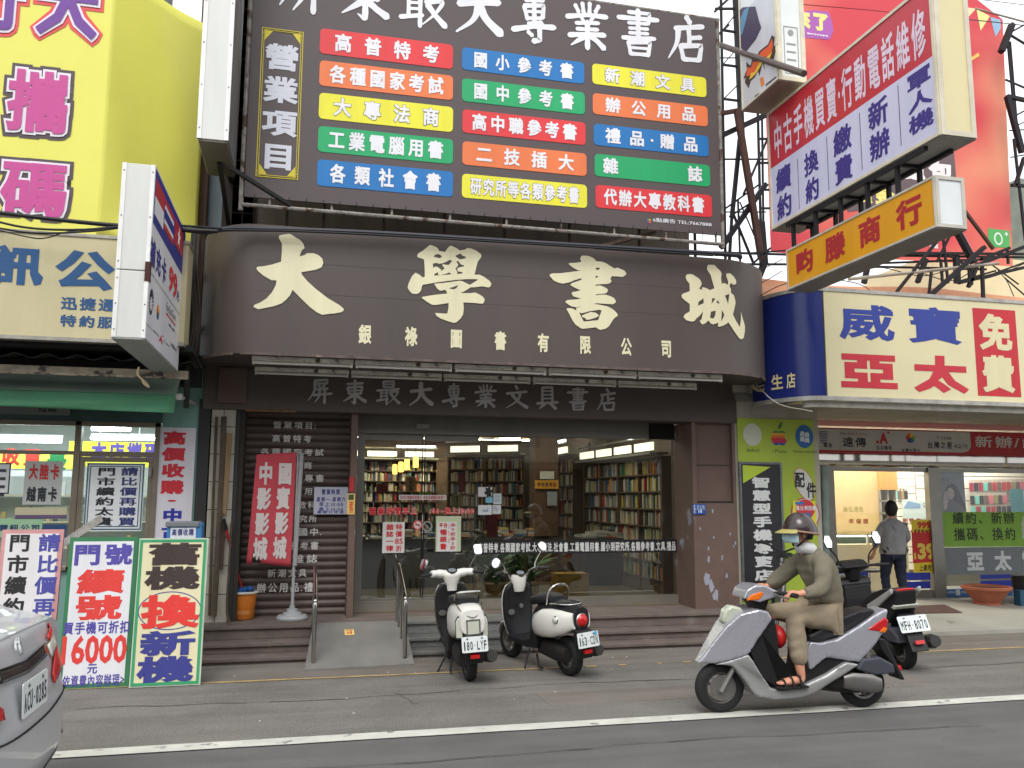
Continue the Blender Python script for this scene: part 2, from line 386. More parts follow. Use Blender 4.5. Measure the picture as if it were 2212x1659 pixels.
def crack(label, pts, w):
    mb = MB(); P = []
    for (x0, y0), (x1, y1) in zip(pts, pts[1:]):
        for i in range(10): P.append((x0+(x1-x0)*i/10+rnd.uniform(-.02, .02), y0+(y1-y0)*i/10+rnd.uniform(-.025, .025)))
    for a, b in zip(P, P[1:]):
        ww = w*rnd.uniform(.4, 1.2); mb.poly([(a[0], a[1]-ww, .0075), (b[0], b[1]-ww, .0075), (b[0]+.004, b[1]+ww, .0075), (a[0]+.004, a[1]+ww, .0075)])
    return mb.build('road_crack', M('crack_filler', (64, 62, 60), .9, dirt=.2), kind='structure')
crack('', [(-1.6, 7.3), (.4, 7.18), (2.2, 7.36), (4.4, 7.2), (7.5, 7.34)], .006); crack('', [(.6, 6.4), (.9, 6.9), (.8, 7.3), (1.1, 7.9)], .004); crack('', [(-1.2, 5.5), (.6, 5.42), (2.4, 5.52), (5, 5.4)], .005); crack('', [(4.6, 6.3), (4.9, 7.0), (5.6, 7.5)], .004)
MB().box(1.9, 5.4, 6.62, 7.06, .004, .0062).build('road_patch', A_EDGE, kind='structure')
# ================================================================ bookstore building
BY, GY = 9.6, 10.1                               # building line and glass line
DK = M('brown_panel', (86, 77, 72), .62, dirt=.14, scale=2, grime=((96, 84, 76), 3.5, .66))
STONE = M('brown_stone', (108, 96, 90), .78, dirt=.22, scale=5, bump=.15, grime=((120, 112, 104), 5, .64))
PIL = M('brown_paint', (104, 84, 76), .7, dirt=.12, scale=4, grime=((142, 144, 156), 2.6, .655))
STEEL = M('brushed_steel', (128, 126, 120), .42, .6, dirt=.12, scale=4, streak=True)
TILE = None
bk = thing('bookstore_building', 'dark brown single-front bookstore with a wide glass front and brown roller shutter', 'bookstore', (2, BY, 0))
xl = PY(440, 1000, BY).x; xr = PY(1592, 1000, BY).x          # -1.03 .. 5.15
pz = .30
# tiled column: real tiles with sunken joints
tmat = M('cream_tile', (176, 170, 156), .35, dirt=.22, scale=4, streak=True, grime=((120, 108, 88), 4, .62))
def tiles(mb, x0, x1, z0, z1, y, w=.1, h=.28, g=.008):
    n = max(1, round((x1-x0)/w)); k = max(1, round((z1-z0)/h)); w = (x1-x0)/n; h = (z1-z0)/k
    for i in range(n):
        for j in range(k):
            mb.box(x0+i*w+g/2, x0+(i+1)*w-g/2, y-.008, y+.01, z0+j*h+g/2, z0+(j+1)*h-g/2)
cx0, cx1 = PY(452, 1000, BY).x, PY(506, 1000, BY).x
mb = MB(); tiles(mb, cx0, cx1, .0, 2.62, BY, .105, .29); 
col = mb.build('tiled_column', tmat, bk)
mb = MB(); tiles(mb, cx0+.1, cx1+.08, 4.1, 9.5, BY+.01, .105, .3); mb.build('upper_tiles', tmat, bk)
MB().box(cx0, cx1+.09, BY+.002, BY+.3, 0, 9.5).build('joint_backing', M('dark_joint', (52, 46, 40), .9), col)
mb = MB(); mb.tube(smooth_path([PY(484, 900, BY-.06), PY(480, 1000, BY-.06), PY(474, 1120, BY-.05), PY(462, 1330, BY-.05)]), .028)
mb.tube([PY(468, 900, BY-.04), PY(461, 1060, BY-.04), PY(452, 1330, BY-.04)], .014)
mb.tube(smooth_path([PY(500, 1130, BY-.05), PY(494, 1240, BY-.05), PY(490, 1320, BY-.08), PY(498, 1352, BY-.25)]), .012)
mb.build('drain_pipe', M('rusty_pipe', (84, 72, 58), .8, dirt=.4, scale=8), bk, smooth=True)
a = PY(494, 935, BY-.05); b = PY(480, 1110, BY-.05)
MB().beam(a, b, .075, .02).build('wooden_batten', M('raw_wood', (142, 116, 84), .75, dirt=.3, scale=14, streak=True), bk)
MB().beam(PY(480, 1125, BY-.05), PY(474, 1230, BY-.05), .07, .02).build('wooden_batten', M('dark_wood', (66, 52, 42), .85, dirt=.3, scale=14, streak=True), bk)
mb = MB(); mb.box(xl-.07, cx0-.01, BY-.02, BY+.25, 0, 2.62); mb.box(cx1+.0, cx1+.04, BY-.015, BY+.2, pz, 2.5)
mb.build('column_edge', M('dark_metal_trim', (48, 46, 46), .6, dirt=.2), bk)
# roller shutter
sx0, sx1 = PY(505, 1000, 10.0).x, PY(759, 1000, 10.0).x
def slat(u, v):
    k = 28; zz = v*k; f = zz-math.floor(zz)
    return (sx0+(sx1-sx0)*u, 10.0-.018*math.sin(math.pi*min(1, f/.86)) if f < .86 else 10.012, pz+v*2.35)
sh = MB().grid(slat, 1, 28*8).build('roller_shutter', M('shutter_brown', (100, 86, 80), .5, dirt=.16, scale=5, streak=True, spec=.5), bk)
fs = FY(9.978); mb = MB()
for s, x0, y0, x1, y1 in (('營業項目:', 588, 909, 684, 928), ('高普特考', 586, 938, 675, 957), ('各種國家考試', 561, 967, 701, 986), ('大專法商', 586, 996, 676, 1014), ('專書', 656, 1024, 702, 1042),
        ('用書', 656, 1053, 700, 1070), ('教科書', 644, 1082, 702, 1100), ('究所', 645, 1112, 686, 1129), ('國中.', 643, 1140, 696, 1158), ('參考書', 624, 1170, 690, 1188), ('各種.雜誌', 562, 1198, 688, 1217), ('新潮文具', 576, 1229, 664, 1247), ('辦公用品.禮', 553, 1259, 678, 1279)):
    text(mb, fs, s, fs.rect(x0, y0, x1, y1), .018, fill=.86, n=0)
mb.build('lettering', M('faded_white_paint', (232, 228, 222), .7, dirt=.12, scale=9, grime=((120, 104, 96), 14, .72)), sh)
MB().box(PY(757, 1000, 9.66).x, PY(771, 1000, 9.66).x, 9.64, 10.12, pz, 2.55).build('door_post', PIL, bk)
# lintel with faded grey brush lettering
fl = FY(9.56); lz0, lz1 = fl.rect(510, 700, 511, 885)[1], 3.06
lx0, lx1 = fl.px(437, 880)[0], fl.px(1592, 880)[0]
lt = MB().box(lx0, lx1, 9.565, 9.9, lz0, lz1).build('lintel', DK, bk, bevel=.01)
mb = MB(); text(mb, fl, '屏東最大專業文具書店', fl.rect(656, 817, 1344, 890), 0, fill=.72, brush=True)
mb.build('lettering', M('faded_grey_letters', (186, 182, 180), .7, dirt=.15, scale=3), lt)
r_ = fl.rect(474, 795, 532, 872); MB().fbox(fl, *r_, -.002, .03).build('cover_plate', M('plain_brown_board', (98, 80, 72), .7, dirt=.1), lt)
MB().box(fl.px(530, 880)[0], fl.px(640, 880)[0], 9.557, 9.6, lz0-.012, lz0+.006).build('rusty_edge', M('rust_strip', (128, 96, 60), .8, dirt=.4, scale=14), lt)
# right pillar
fp = FY(BY-.02); px0, px1 = fp.px(1498, 1100)[0], fp.px(1592, 1100)[0]
rz0, rz1 = fp.px(1540, 1087)[1], fp.px(1540, 914)[1]
mb = MB(); mb.box(px0, px1, BY-.02, GY+.1, pz-.2, rz0); mb.box(px0, px1, BY-.02, GY+.1, rz1, lz0-.002)
mb.box(px0, px0+.05, BY-.02, GY+.1, rz0, rz1); mb.box(px1-.04, px1, BY-.02, GY+.1, rz0, rz1); mb.box(px0+.05, px1-.04, BY+.04, GY+.1, rz0, rz1)
pl = mb.build('pillar', PIL, bk)
mb = MB(); mb.box(px0+.05, px1-.04, BY+.036, BY+.0385, (rz0+rz1)/2-.03, (rz0+rz1)/2-.02); mb.box(px0+.05, px1-.04, BY+.03, BY+.0385, rz0, rz0+.025)
mb.build('panel_joint', M('dark_joint', (52, 46, 40), .9), pl)
mb = MB()
for i in range(14):
    u, v = rnd.uniform(px0+.03, px1-.03), rnd.uniform(pz+.05, rz0-.05); s = rnd.uniform(.008, .03)
    if i < 3: u, v, s = px0+.16+.05*i, pz+.35-.1*i, .05
    mb.prism(fp, [(u+s*rnd.uniform(.4, 1)*math.cos(a), v+s*rnd.uniform(.6, 2.2)*math.sin(a)) for a in [i_*math.pi/4 for i_ in range(8)]], .0005, .002)
mb.build('bare_patch', M('bare_plaster', (150, 152, 164), .8, dirt=.1), pl)
# upper wall behind the signs, roof and interior shell
mb = MB(); mb.box(cx1+.1, 4.6, BY+.05, BY+.25, 2.95, 6.6); mb.build('upper_wall', M('weathered_plaster', (128, 118, 106), .85, dirt=.3, scale=2, streak=True), bk)
mb = MB(); mb.box(cx1+.1, 4.6, BY-.03, BY+.04, 4.42, 4.56); mb.box(cx1+.1, 4.6, BY-.02, BY+.04, 4.14, 4.28)
mb.build('ledge', M('weathered_wood', (112, 98, 82), .85, dirt=.3, scale=3), bk)
IX0, IX1, IYB, IZC = xl+.12, 4.95, 19.0, 2.85
mb = MB(); mb.box(IX1, IX1+.15, GY+.1, IYB, 0, 3.1); mb.box(IX0, IX0+.1, GY, IYB, 0, 3.1); mb.box(IX0, IX1+.15, IYB, IYB+.1, 0, 3.1)
mb.box(IX0+.1, PY(757, 1000, 9.66).x, GY-.04, GY+.04, 0, 3.1)
mb.build('inner_wall', M('inner_wall_brown', (112, 92, 78), .8, dirt=.1), bk)
MB().box(IX0, IX1, GY+.12, IYB, IZC, IZC+.1).build('ceiling', M('shop_ceiling', (120, 104, 88), .85, dirt=.1), bk)
MB().box(IX0, IX1, GY-.1, IYB, pz-.1, pz+.01).build('floor', M('shop_floor', (110, 98, 80), .35, dirt=.1, scale=1.5), bk)
MB().box(PY(1156, 1100, 13).x, PY(1206, 1100, 13).x, 13, 13.35, pz, IZC).build('inner_column', M('varnished_brown', (98, 70, 52), .5, dirt=.1), bk)
# glass front
fg = FY(GY); gz0 = pz+.01
ghz = fg.px(900, 938)[1]; gtop = lz0+.05; gx0 = fg.px(772, 1000)[0]; gx1 = fg.px(1456, 1000)[0]; gm = fg.px(1034, 1100)[0]; gd = fg.px(914, 1100)[0]; gj = fg.px(787, 1000)[0]
gf = MB(); gf.box(gx0, fg.px(1398, 930)[0], GY-.05, GY+.06, ghz, ghz+.2); gf.box(gx0, gj, GY-.03, GY+.03, gz0, ghz)
gfo = gf.build('glass_front_frame', STEEL, bk)
MB().box(gx0-.3, gx1+.2, GY-.08, GY+.08, ghz+.2, lz0+.3).build('dark_header', M('shadow_board', (42, 38, 37), .8), gfo)  # dark board: the shadow of the recess under the lintel, put in as colour
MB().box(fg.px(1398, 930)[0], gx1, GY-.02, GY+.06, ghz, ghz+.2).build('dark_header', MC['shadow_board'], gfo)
MB().box(gx0, gx1+.05, GY-.04, GY+.04, gz0-.02, fg.px(1100, 1292)[1]).build('bottom_rail', M('rail_steel', (140, 134, 124), .45, .5, dirt=.15), gfo)
r_ = fg.rect(898, 916, 926, 927); MB().fbox(fg, *r_, .05, .09).build('door_sensor', M('sensor_grey', (150, 148, 140), .5), gfo, bevel=.008)
GL1 = GLASS('shop_glass', .13, (.72, .75, .70))
bz = fg.px(1100, 1292)[1]
for nm, a, b, y in (('sliding_door', gj, gd-.006, GY+.02), ('sliding_door', gd+.006, gm, GY+.02)):
    d = MB().box(a, b, y-.005, y+.005, bz, ghz).build(nm, GL1, bk)
    mb = MB(); mb.box(a, b, y-.02, y+.02, ghz-.075, ghz); mb.box(a, b, y-.015, y+.015, bz, bz+.03); mb.build('door_rail', STEEL, d)
    MB().box(b-.012 if a < gd-.1 else a, b if a < gd-.1 else a+.012, y-.012, y+.012, bz, ghz).build('door_seal', M('black_rubber', (22, 22, 22), .7), d)
for a, b in ((gm+.004, (gm+gx1)/2), ((gm+gx1)/2+.004, gx1)):
    MB().box(a, b, GY-.005, GY+.005, bz, ghz).build('shop_window', GL1, bk)
# steps, ramp, rails
prof = [(.066, 8.80), (.165, 9.03), (.30, 9.26)]
st = thing('entrance_steps', 'three worn brown stone steps below the bookstore front', 'steps', (2, 9.0, 0))
def flight(x0, x1, mat, nm, nose):
    mb = MB(); pzz = 0
    for z, y in prof:
        mb.box(x0, x1, y+.02, 9.62 if z == .30 else 9.4, pzz-.0 if pzz else 0, z-.035)
        mb.box(x0, x1, y-.005, 9.62 if z == .30 else y+.3, z-.035, z+.0005*pzz); pzz = z
    return mb.build(nm, mat, st, bevel=.006)
flight(xl, .12, STONE, 'step_flight', .03); flight(2.35, xr-.05, STONE, 'step_flight', .03)
CHK = M('checker_plate', (122, 122, 119), .5, .35, dirt=.2, scale=8, bump=.6, bscale=90)
flight(1.085, 2.345, CHK, 'steel_step_flight', .03)
MB().box(.12, 1.085, 9.3, 9.62, 0, pz+.002).build('landing', STONE, st)
MB().box(xl, xr-.05, 9.62, GY-.09, 0, pz-.002).build('landing', STONE, st)
rp = thing('wheelchair_ramp', 'grey concrete wheelchair ramp between two steel handrails', 'ramp', (.6, 8.9, 0))
MB().hexa([(.06, 8.38, 0), (1.08, 8.44, 0), (1.08, 9.3, 0), (.14, 9.3, 0), (.06, 8.38, .018), (1.08, 8.44, .018), (1.08, 9.3, pz+.004), (.14, 9.3, pz+.004)]).build('ramp_slab', M('ramp_concrete', (120, 118, 113), .85, dirt=.2, scale=2.2, bump=.15, bscale=120), rp)
def rzz(y): return .018+(y-8.4)/.9*.286
fr_ = Fr((0, 8.4, .018), (1, 0, 0), (0, .9, .286)); 
q = fr_.px(754, 1365); stk = MB(); stk.prism(fr_, rrect(q[0]-.045, q[1]-.085, q[0]+.05, q[1]+.04, .012), .006, .009)
so = stk.build('floor_sticker', INK((226, 200, 120)), loc=tuple(fr_.P(*q, .006)), label='yellow no-parking sticker on the concrete ramp', cat='sticker')
mb = MB(); c_ = ellipse(q[0]+.002, q[1]+.015, .034, .013, 20)
for i in range(20):
    a, b = c_[i], c_[(i+1) % 20]; k_ = .62
    mid = (q[0]+.002, q[1]+.015); mb.poly([fr_.P(*a, .011), fr_.P(*b, .011), fr_.P(mid[0]+(b[0]-mid[0])*k_, mid[1]+(b[1]-mid[1])*k_, .011), fr_.P(mid[0]+(a[0]-mid[0])*k_, mid[1]+(a[1]-mid[1])*k_, .011)])
text(mb, fr_, '勿停', (q[0]-.03, q[1]-.075, q[0]+.034, q[1]-.005), .02, fill=.95, n=.0105)
mb.build('lettering', INK((190, 50, 40)), so)
CHR = M('polished_steel', (190, 188, 184), .18, 1., dirt=.05)
for lab, x, ya, yb, nbal in (('left steel handrail with two posts beside the flag stand', .14, 8.50, 9.2, 0), ('right steel handrail with thin balusters beside the white scooters', 1.0, 8.55, 9.28, 2)):
    h = thing('handrail', lab, 'handrail', (x, ya, 0), 'steel handrails of the ramp')
    za, zb = .60, .88
    mb = MB().tube(smooth_path([(x, ya, rzz(ya)), (x, ya, za-.06), (x, ya+.03, za), (x, ya+.1, za+.045), (x, yb-.1, zb-.02), (x, yb-.02, zb), (x, yb, zb-.05), (x, yb, zb-.12)], 5)+[(x, yb, rzz(yb)-.02)], .021, 10)
    mb.build('rail_tube', CHR, h, smooth=True)
    mb = MB()
    for i in range(3):
        y = ya+.12+i*(yb-ya-.24)/2; mb.tube([(x, y, rzz(y)-.01), (x, y, za+.03+(zb-za)*(y-ya)/(yb-ya))], .010, 8)
    mb.build('baluster', CHR, h, smooth=True)
# ================================================================ curved shop sign over the entrance
CY = 8.6
fc = FY(CY)
cz0 = (fc.px(560, 766)[1]+fc.px(1540, 802)[1])/2; cz1 = (fc.px(560, 498)[1]+fc.px(1540, 545)[1])/2
cxl, cxr = fc.px(556, 600)[0], fc.px(1548, 600)[0]
cel = cxl-PY(437, 640, 9.5).x; cer = PY(1632, 700, 9.5).x-cxr
def cplan(n=14):
    P = [(cxl-cel*math.cos(math.pi/2*i/n), 9.56-(9.56-CY)*math.sin(math.pi/2*i/n)) for i in range(n+1)]
    P += [(cxr+cer*math.sin(math.pi/2*i/n), 9.56-(9.56-CY)*math.cos(math.pi/2*i/n)) for i in range(n+1)]
    return P
def csurf(u, n=0):                                # world x,y (and normal) on the sign face for a given x
    if u > cxr:
        t = math.asin(min(.999, (u-cxr)/cer)); x, y = u, 9.56-(9.56-CY)*math.cos(t)
        nx, ny = (9.56-CY)*math.sin(t), -cer*math.cos(t); l = math.hypot(nx, ny); return x+nx/l*n, y+ny/l*n
    return u, CY-n
def cpx(px, py):                                  # point of the face seen at a pixel
    u, v = fc.px(px, py)
    if u > cxr:
        for _ in range(30):
            y = csurf(u)[1]; q = PY(px, py, y); u = .5*u+.5*q.x; v = q.z
    return u, v
cs = thing('curved_shop_sign', 'wide dark brown sign with rounded ends and four cream brush characters over the bookstore', 'shop sign', (2, 9, cz0))
SGN = M('sign_brown', (83, 74, 70), .5, dirt=.12, scale=1.2, streak=True, spec=.45)
P_ = cplan(); fh = Fr((0, 0, 0), (1, 0, 0), (0, 1, 0))
cp = MB().prism(fh, P_, cz0, cz1).build('sign_body', SGN, cs, smooth=True, angle=30)
mb = MB()
for i in range(len(P_)-1):
    (x0, y0), (x1, y1) = P_[i], P_[i+1]
    if rnd.random() < .92 or i in (14,): mb.hexa([(x0, y0-.006, cz0-.012), (x1, y1-.006, cz0-.012), (x1, y1+.01, cz0-.012), (x0, y0+.01, cz0-.012), (x0, y0-.006, cz0+.014), (x1, y1-.006, cz0+.014), (x1, y1+.01, cz0+.014), (x0, y0+.01, cz0+.014)])
mb.build('edge_trim', M('scuffed_trim', (104, 90, 84), .7, dirt=.4, scale=9, grime=((140, 126, 112), 5, .6)), cs)
ZO = {'大': ((800, 730), 320/1770, [[(490,150),(500,118),(560,105),(670,90),(710,100),(790,155),(870,200),(925,265),(945,340),(900,375),(875,430),(858,487),(940,465),(990,430),(1105,430),(1190,465),(1255,520),(1275,600),(1245,680),(1130,725),(885,765),(900,810),(1000,930),(1150,1065),(1350,1220),(1560,1345),(1635,1410),(1630,1445),(1590,1470),(1480,1490),(1370,1500),(1250,1515),(1160,1470),(1040,1380),(900,1245),(733,1075),(690,1170),(620,1250),(540,1315),(400,1365),(200,1405),(130,1420),(45,1375),(60,1340),(160,1300),(270,1230),(370,1120),(435,1000),(452,910),(360,905),(220,825),(130,750),(95,700),(115,668),(210,662),(370,630),(530,580),(545,400),(545,255),(505,190)]]),
'學': ((1290, 770), 300/1843, [[(240,280),(265,235),(350,185),(485,75),(520,75),(600,105),(655,145),(668,185),(788,208),(830,140),(885,88),(920,90),(1010,130),(1075,178),(1180,160),(1225,128),(1300,140),(1410,190),(1490,250),(1500,290),(1480,330),(1430,395),(1405,480),(1365,655),(1465,650),(1560,700),(1660,775),(1695,830),(1680,880),(1640,903),(1510,880),(1400,895),(1290,900),(1190,965),(1090,1012),(1290,1012),(1380,1000),(1470,1045),(1530,1085),(1563,1140),(1545,1205),(1515,1222),(1350,1205),(1145,1195),(1155,1310),(1140,1430),(1090,1515),(1015,1580),(965,1598),(850,1565),(700,1510),(625,1460),(592,1400),(700,1408),(790,1415),(832,1410),(855,1300),(858,1208),(720,1228),(590,1245),(530,1240),(430,1180),(330,1105),(345,1085),(560,1050),(832,1020),(800,955),(780,948),(730,965),(680,960),(630,920),(575,830),(740,815),(900,795),(1060,770),(1120,775),(1270,850),(1300,835),(1435,750),(1400,740),(1200,740),(1000,755),(800,780),(580,812),(350,850),(330,890),(318,960),(285,1005),(230,1032),(140,1020),(85,960),(55,905),(75,820),(140,680),(210,612),(290,655),(345,705),(390,695),(390,560),(385,450),(375,355),(330,335),(265,318),(245,300)],
  [(565,305),(590,265),(660,245),(728,290),(695,330),(640,320),(600,305)], [(985,285),(1085,235),(1130,280),(1190,300),(1188,335),(1080,352),(1040,330)], [(550,435),(630,420),(660,440),(740,430),(800,405),(880,362),(928,385),(855,465),(740,447),(735,470),(778,530),(705,585),(710,550),(640,500),(600,495),(553,518)], [(1010,395),(1040,382),(1070,420),(1110,460),(1155,465),(1155,490),(1060,510),(1020,535),(1040,590),(1120,600),(1130,625),(1025,640),(1030,600),(990,535),(1050,465)], [(570,670),(590,635),(648,605),(650,650),(690,660),(800,640),(870,608),(915,645),(740,660)], [(868,915),(960,890),(1050,855),(1010,915),(960,940),(900,930)]]),
'書': ((1740, 800), 260/1659, [[(690,150),(725,98),(850,100),(950,140),(1000,180),(1015,212),(1130,220),(1210,250),(1300,305),(1390,360),(1450,342),(1530,375),(1590,400),(1635,465),(1610,500),(1555,532),(1440,520),(1335,515),(1305,575),(1330,605),(1310,655),(1240,675),(1100,680),(1005,692),(1010,715),(1090,702),(1170,730),(1240,770),(1260,795),(1240,845),(1215,865),(1100,880),(1010,888),(1015,905),(1150,890),(1200,890),(1300,920),(1370,955),(1410,1000),(1420,1050),(1350,1088),(1200,1078),(1050,1066),(955,1078),(1060,1092),(1250,1130),(1330,1170),(1400,1225),(1440,1270),(1460,1310),(1440,1335),(1385,1370),(1330,1450),(1280,1530),(1220,1580),(1110,1608),(1060,1590),(1015,1555),(900,1570),(740,1585),(690,1565),(600,1500),(540,1420),(480,1300),(412,1180),(450,1165),(530,1170),(620,1215),(605,1180),(620,1160),(725,1120),(690,1130),(620,1150),(520,1130),(450,1090),(385,1038),(435,1000),(600,990),(718,968),(670,960),(560,930),(520,880),(530,840),(600,830),(712,798),(660,786),(560,740),(490,690),(530,655),(718,592),(718,558),(600,590),(480,640),(340,668),(240,645),(150,600),(70,505),(85,475),(135,458),(300,455),(500,430),(712,402),(640,392),(560,350),(490,300),(455,265),(480,248),(600,243),(715,225)],
  [(672,1255),(730,1270),(900,1225),(1080,1200),(1130,1212),(1060,1410),(900,1425),(765,1440)], [(725,1320),(800,1282),(920,1242),(1010,1260),(1082,1320),(1000,1362),(900,1396),(812,1402),(800,1370),(738,1348)], [(1015,345),(1090,345),(1080,385),(1010,385)], [(1005,512),(1052,512),(1048,545),(1000,545)]]),
'城': ((2160, 830), 240/1531, [[(160,330),(180,290),(260,280),(310,295),(370,335),(430,375),(470,430),(482,480),(465,530),(430,575),(490,605),(488,560),(510,548),(580,570),(650,608),(740,570),(700,430),(665,300),(610,220),(590,170),(605,95),(740,93),(800,160),(860,215),(885,270),(875,360),(890,480),(940,462),(1020,502),(1015,420),(980,320),(985,270),(1060,268),(1130,330),(1180,410),(1182,470),(1150,495),(1112,500),(1100,470),(1060,475),(1045,530),(1075,590),(1075,660),(1135,715),(1160,800),(1168,870),(1145,980),(1115,1105),(1180,1240),(1255,1360),(1275,1200),(1275,1050),(1310,1170),(1358,1340),(1355,1450),(1330,1580),(1290,1607),(1245,1590),(1150,1460),(1025,1265),(940,1320),(840,1355),(810,1335),(820,1270),(720,1305),(660,1280),(620,1225),(560,1280),(490,1308),(440,1235),(480,1200),(512,1040),(440,1130),(370,1185),(340,1235),(270,1248),(170,1220),(112,1155),(140,1100),(240,1040),(240,890),(160,830),(80,760),(72,710),(110,675),(240,630),(235,475),(180,410),(160,365)],
  [(408,925),(415,850),(520,775),(522,875)], [(685,888),(695,770),(760,785)], [(778,860),(810,812),(850,888)], [(650,1170),(672,1048),(768,1025),(755,1130),(720,1185)], [(955,720),(1043,685),(1018,890)], [(878,1245),(893,1005),(942,1110),(910,1190)]])}
CRM = INK((226, 220, 184))
for ch, ((ox, oy), s, polys) in ZO.items():
    pp = [[cpx((ox+x*s)/1.4756, (oy+y*s)/1.4756) for x, y in p] for p in polys]
    v, f = traced(pp, [cxr+.03*i for i in range(0, 20)] if ch == '城' else ())
    mb = MB(); k = 0
    for u, w in v:
        x, y = csurf(u, .008); mb.v.append(Vector((x, y, w)))
    mb.f += [[k+j for j in q] for q in f]
    mb.build('brush_character', CRM, cs)
mb = MB(); a = fc.px(774, 708); b = fc.px(1452, 776); c0 = fc.px(774, 748)[1]
for i, ch in enumerate('銀祿圖書有限公司'):
    w = .133*1.02; x0 = a[0]+(b[0]-a[0]-w)*i/7; text(mb, fc, ch, (x0, fc.px(1120, 760)[1], x0+w, fc.px(1120, 716)[1]), .035, fill=1)
mb.build('small_lettering', CRM, cs)
# seam lines of the sheet metal face
mb = MB()
for py in (598, 660):
    z = fc.px(1100, py)[1]
    mb.box(cxl, cxr, CY-.0012, CY+.002, z, z+.004)
mb.build('sheet_seam', M('seam_dark', (76, 68, 64), .7), cs)
# fluorescent fittings under it
LTM = M('old_fitting_white', (236, 232, 218), .5, dirt=.3, scale=7, grime=((96, 84, 64), 10, .62)); TBM = M('dead_tube', (240, 238, 230), .3, dirt=.1)
for rowi, (segs, ya, yb, xa, xb) in enumerate((([(543, 764), (766, 977), (981, 1180), (1183, 1374), (1376, 1559)], 780, 817, 543, 1559), ([(549, 755), (757, 955), (957, 1146), (1149, 1331), (1333, 1504)], 799, 838, 549, 1504))):
    zz = cz0-.045
    Yr = (PZ(xa, ya, zz).y+PZ(xb, yb, zz).y)/2
    for i, (x0, x1) in enumerate(segs):
        yy = ya+(yb-ya)*((x0+x1)/2-xa)/(xb-xa)
        p, q = PY(x0+1, yy, Yr).x, PY(x1-1, yy, Yr).x
        t = thing('tube_light', ('%s unlit tube fitting in the %s row under the brown sign' % (['leftmost', 'second from left', 'middle', 'second from right', 'rightmost'][i], ['front', 'back'][rowi])), 'light', ((p+q)/2, Yr, zz), 'unlit tube fittings under the sign')
        MB().box(p, q, Yr-.03, Yr+.05, zz, cz0-.001).build('housing', LTM, t, bevel=.006)
        mb = MB().tube([(p+.03, Yr-.02, zz-.022), (q-.03, Yr-.02, zz-.022)], .0135, 8); mb.build('tube', TBM, t, smooth=True)
        mb = MB().box(p+.005, p+.028, Yr-.035, Yr, zz-.04, zz-.0005); mb.box(q-.028, q-.005, Yr-.035, Yr, zz-.04, zz-.0005); mb.build('lamp_holder', LTM, t)

# ================================================================ big brown billboard
BBY = 8.75; fb = FY(BBY)
bx0, bx1 = fb.px(527, 430)[0], fb.px(1558, 505)[0]; bz0 = (fb.px(527, 430)[1]+fb.px(1556, 503)[1])/2; bz1 = fb.px(1533, 40)[1]
bb = thing('billboard', 'large dark brown billboard of coloured plates naming the bookstore departments', 'billboard', (2, BBY, bz0))
MB().box(bx0, bx1, BBY, BBY+.02, bz0, bz1).build('banner', M('banner_brown', (88, 78, 78), .55, dirt=.08, scale=1), bb)
WH = (232, 232, 236)
mb = MB(); r_ = list(fb.rect(1090, -60, 1538, 137)); q = fb.px(1144, 0)[1]; w_ = fb.px(1538, 0)[0]-fb.px(1438, 0)[0]
tx0 = fb.px(592, 0)[0]; tx1 = fb.px(1538, 60)[0]
text(mb, fb, '屏東最大專業書店', (tx0, fb.px(1481, 136)[1], tx1, fb.px(1481, 36)[1]), 0, fill=.84, brush=True)
mb.build('brush_lettering', INK(WH), bb)
RED, ORG, YEL, GRN, BLU = (222, 58, 62), (232, 122, 70), (232, 226, 60), (30, 166, 102), (28, 116, 184)
plates = [('高普特考', RED, 692, 61, 978, 150), ('各種國家考試', ORG, 691, 130, 978, 217), ('大專法商', YEL, 690, 200, 978, 286), ('工業電腦用書', GRN, 688, 272, 978, 355), ('各類社會書', BLU, 686, 344, 978, 426),
          ('國小參考書', BLU, 998, 102, 1262, 182), ('國中參考書', GRN, 998, 169, 1263, 248), ('高中職參考書', RED, 999, 236, 1265, 314), ('二技插大', ORG, 999, 305, 1267, 381), ('研究所等各類參考書', YEL, 998, 375, 1268, 450),
          ('新潮文具', YEL, 1279, 137, 1526, 211), ('辦公用品', ORG, 1280, 201, 1529, 274), ('禮品·贈品', BLU, 1282, 267, 1531, 339), ('雜 誌', GRN, 1284, 332, 1534, 404), ('代辦大專教科書', RED, 1286, 399, 1538, 470)]
for s, c, x0, y0, x1, y1 in plates:
    u0, v0, u1, v1 = fb.rect(x0, y0, x1, y1); mv = (u1-u0)*.06*0
    pt = MB().prism(fb, rrect(u0, v0, u1, v1, .045), .002, .005).build('department_plate', INK(c, .45), bb)
    mx_ = .06*(u1-u0); my = .12*(v1-v0); rc = (u0+mx_, v0+my, u1-mx_, v1-my*.8); nn = len(s)
    fl_ = {4: .62, 5: .68, 6: .86, 7: .92, 9: .96}.get(nn, .8)
    if s == '雜 誌':
        mb = MB(); text(mb, fb, '雜', (rc[0], rc[1], rc[0]+.21, rc[3]), .033, n=.009); text(mb, fb, '誌', (rc[2]-.21, rc[1], rc[2], rc[3]), .033, n=.009)
    else:
        if c == YEL:
            mb = MB(); text(mb, fb, s, rc, .055, fill=fl_, n=.0065, K=1/1.066); mb.build('letter_outline', INK((70, 66, 50)), pt)
        mb = MB(); text(mb, fb, s, rc, .033, fill=fl_, n=.009)
    mb.build('lettering', INK(WH), pt)
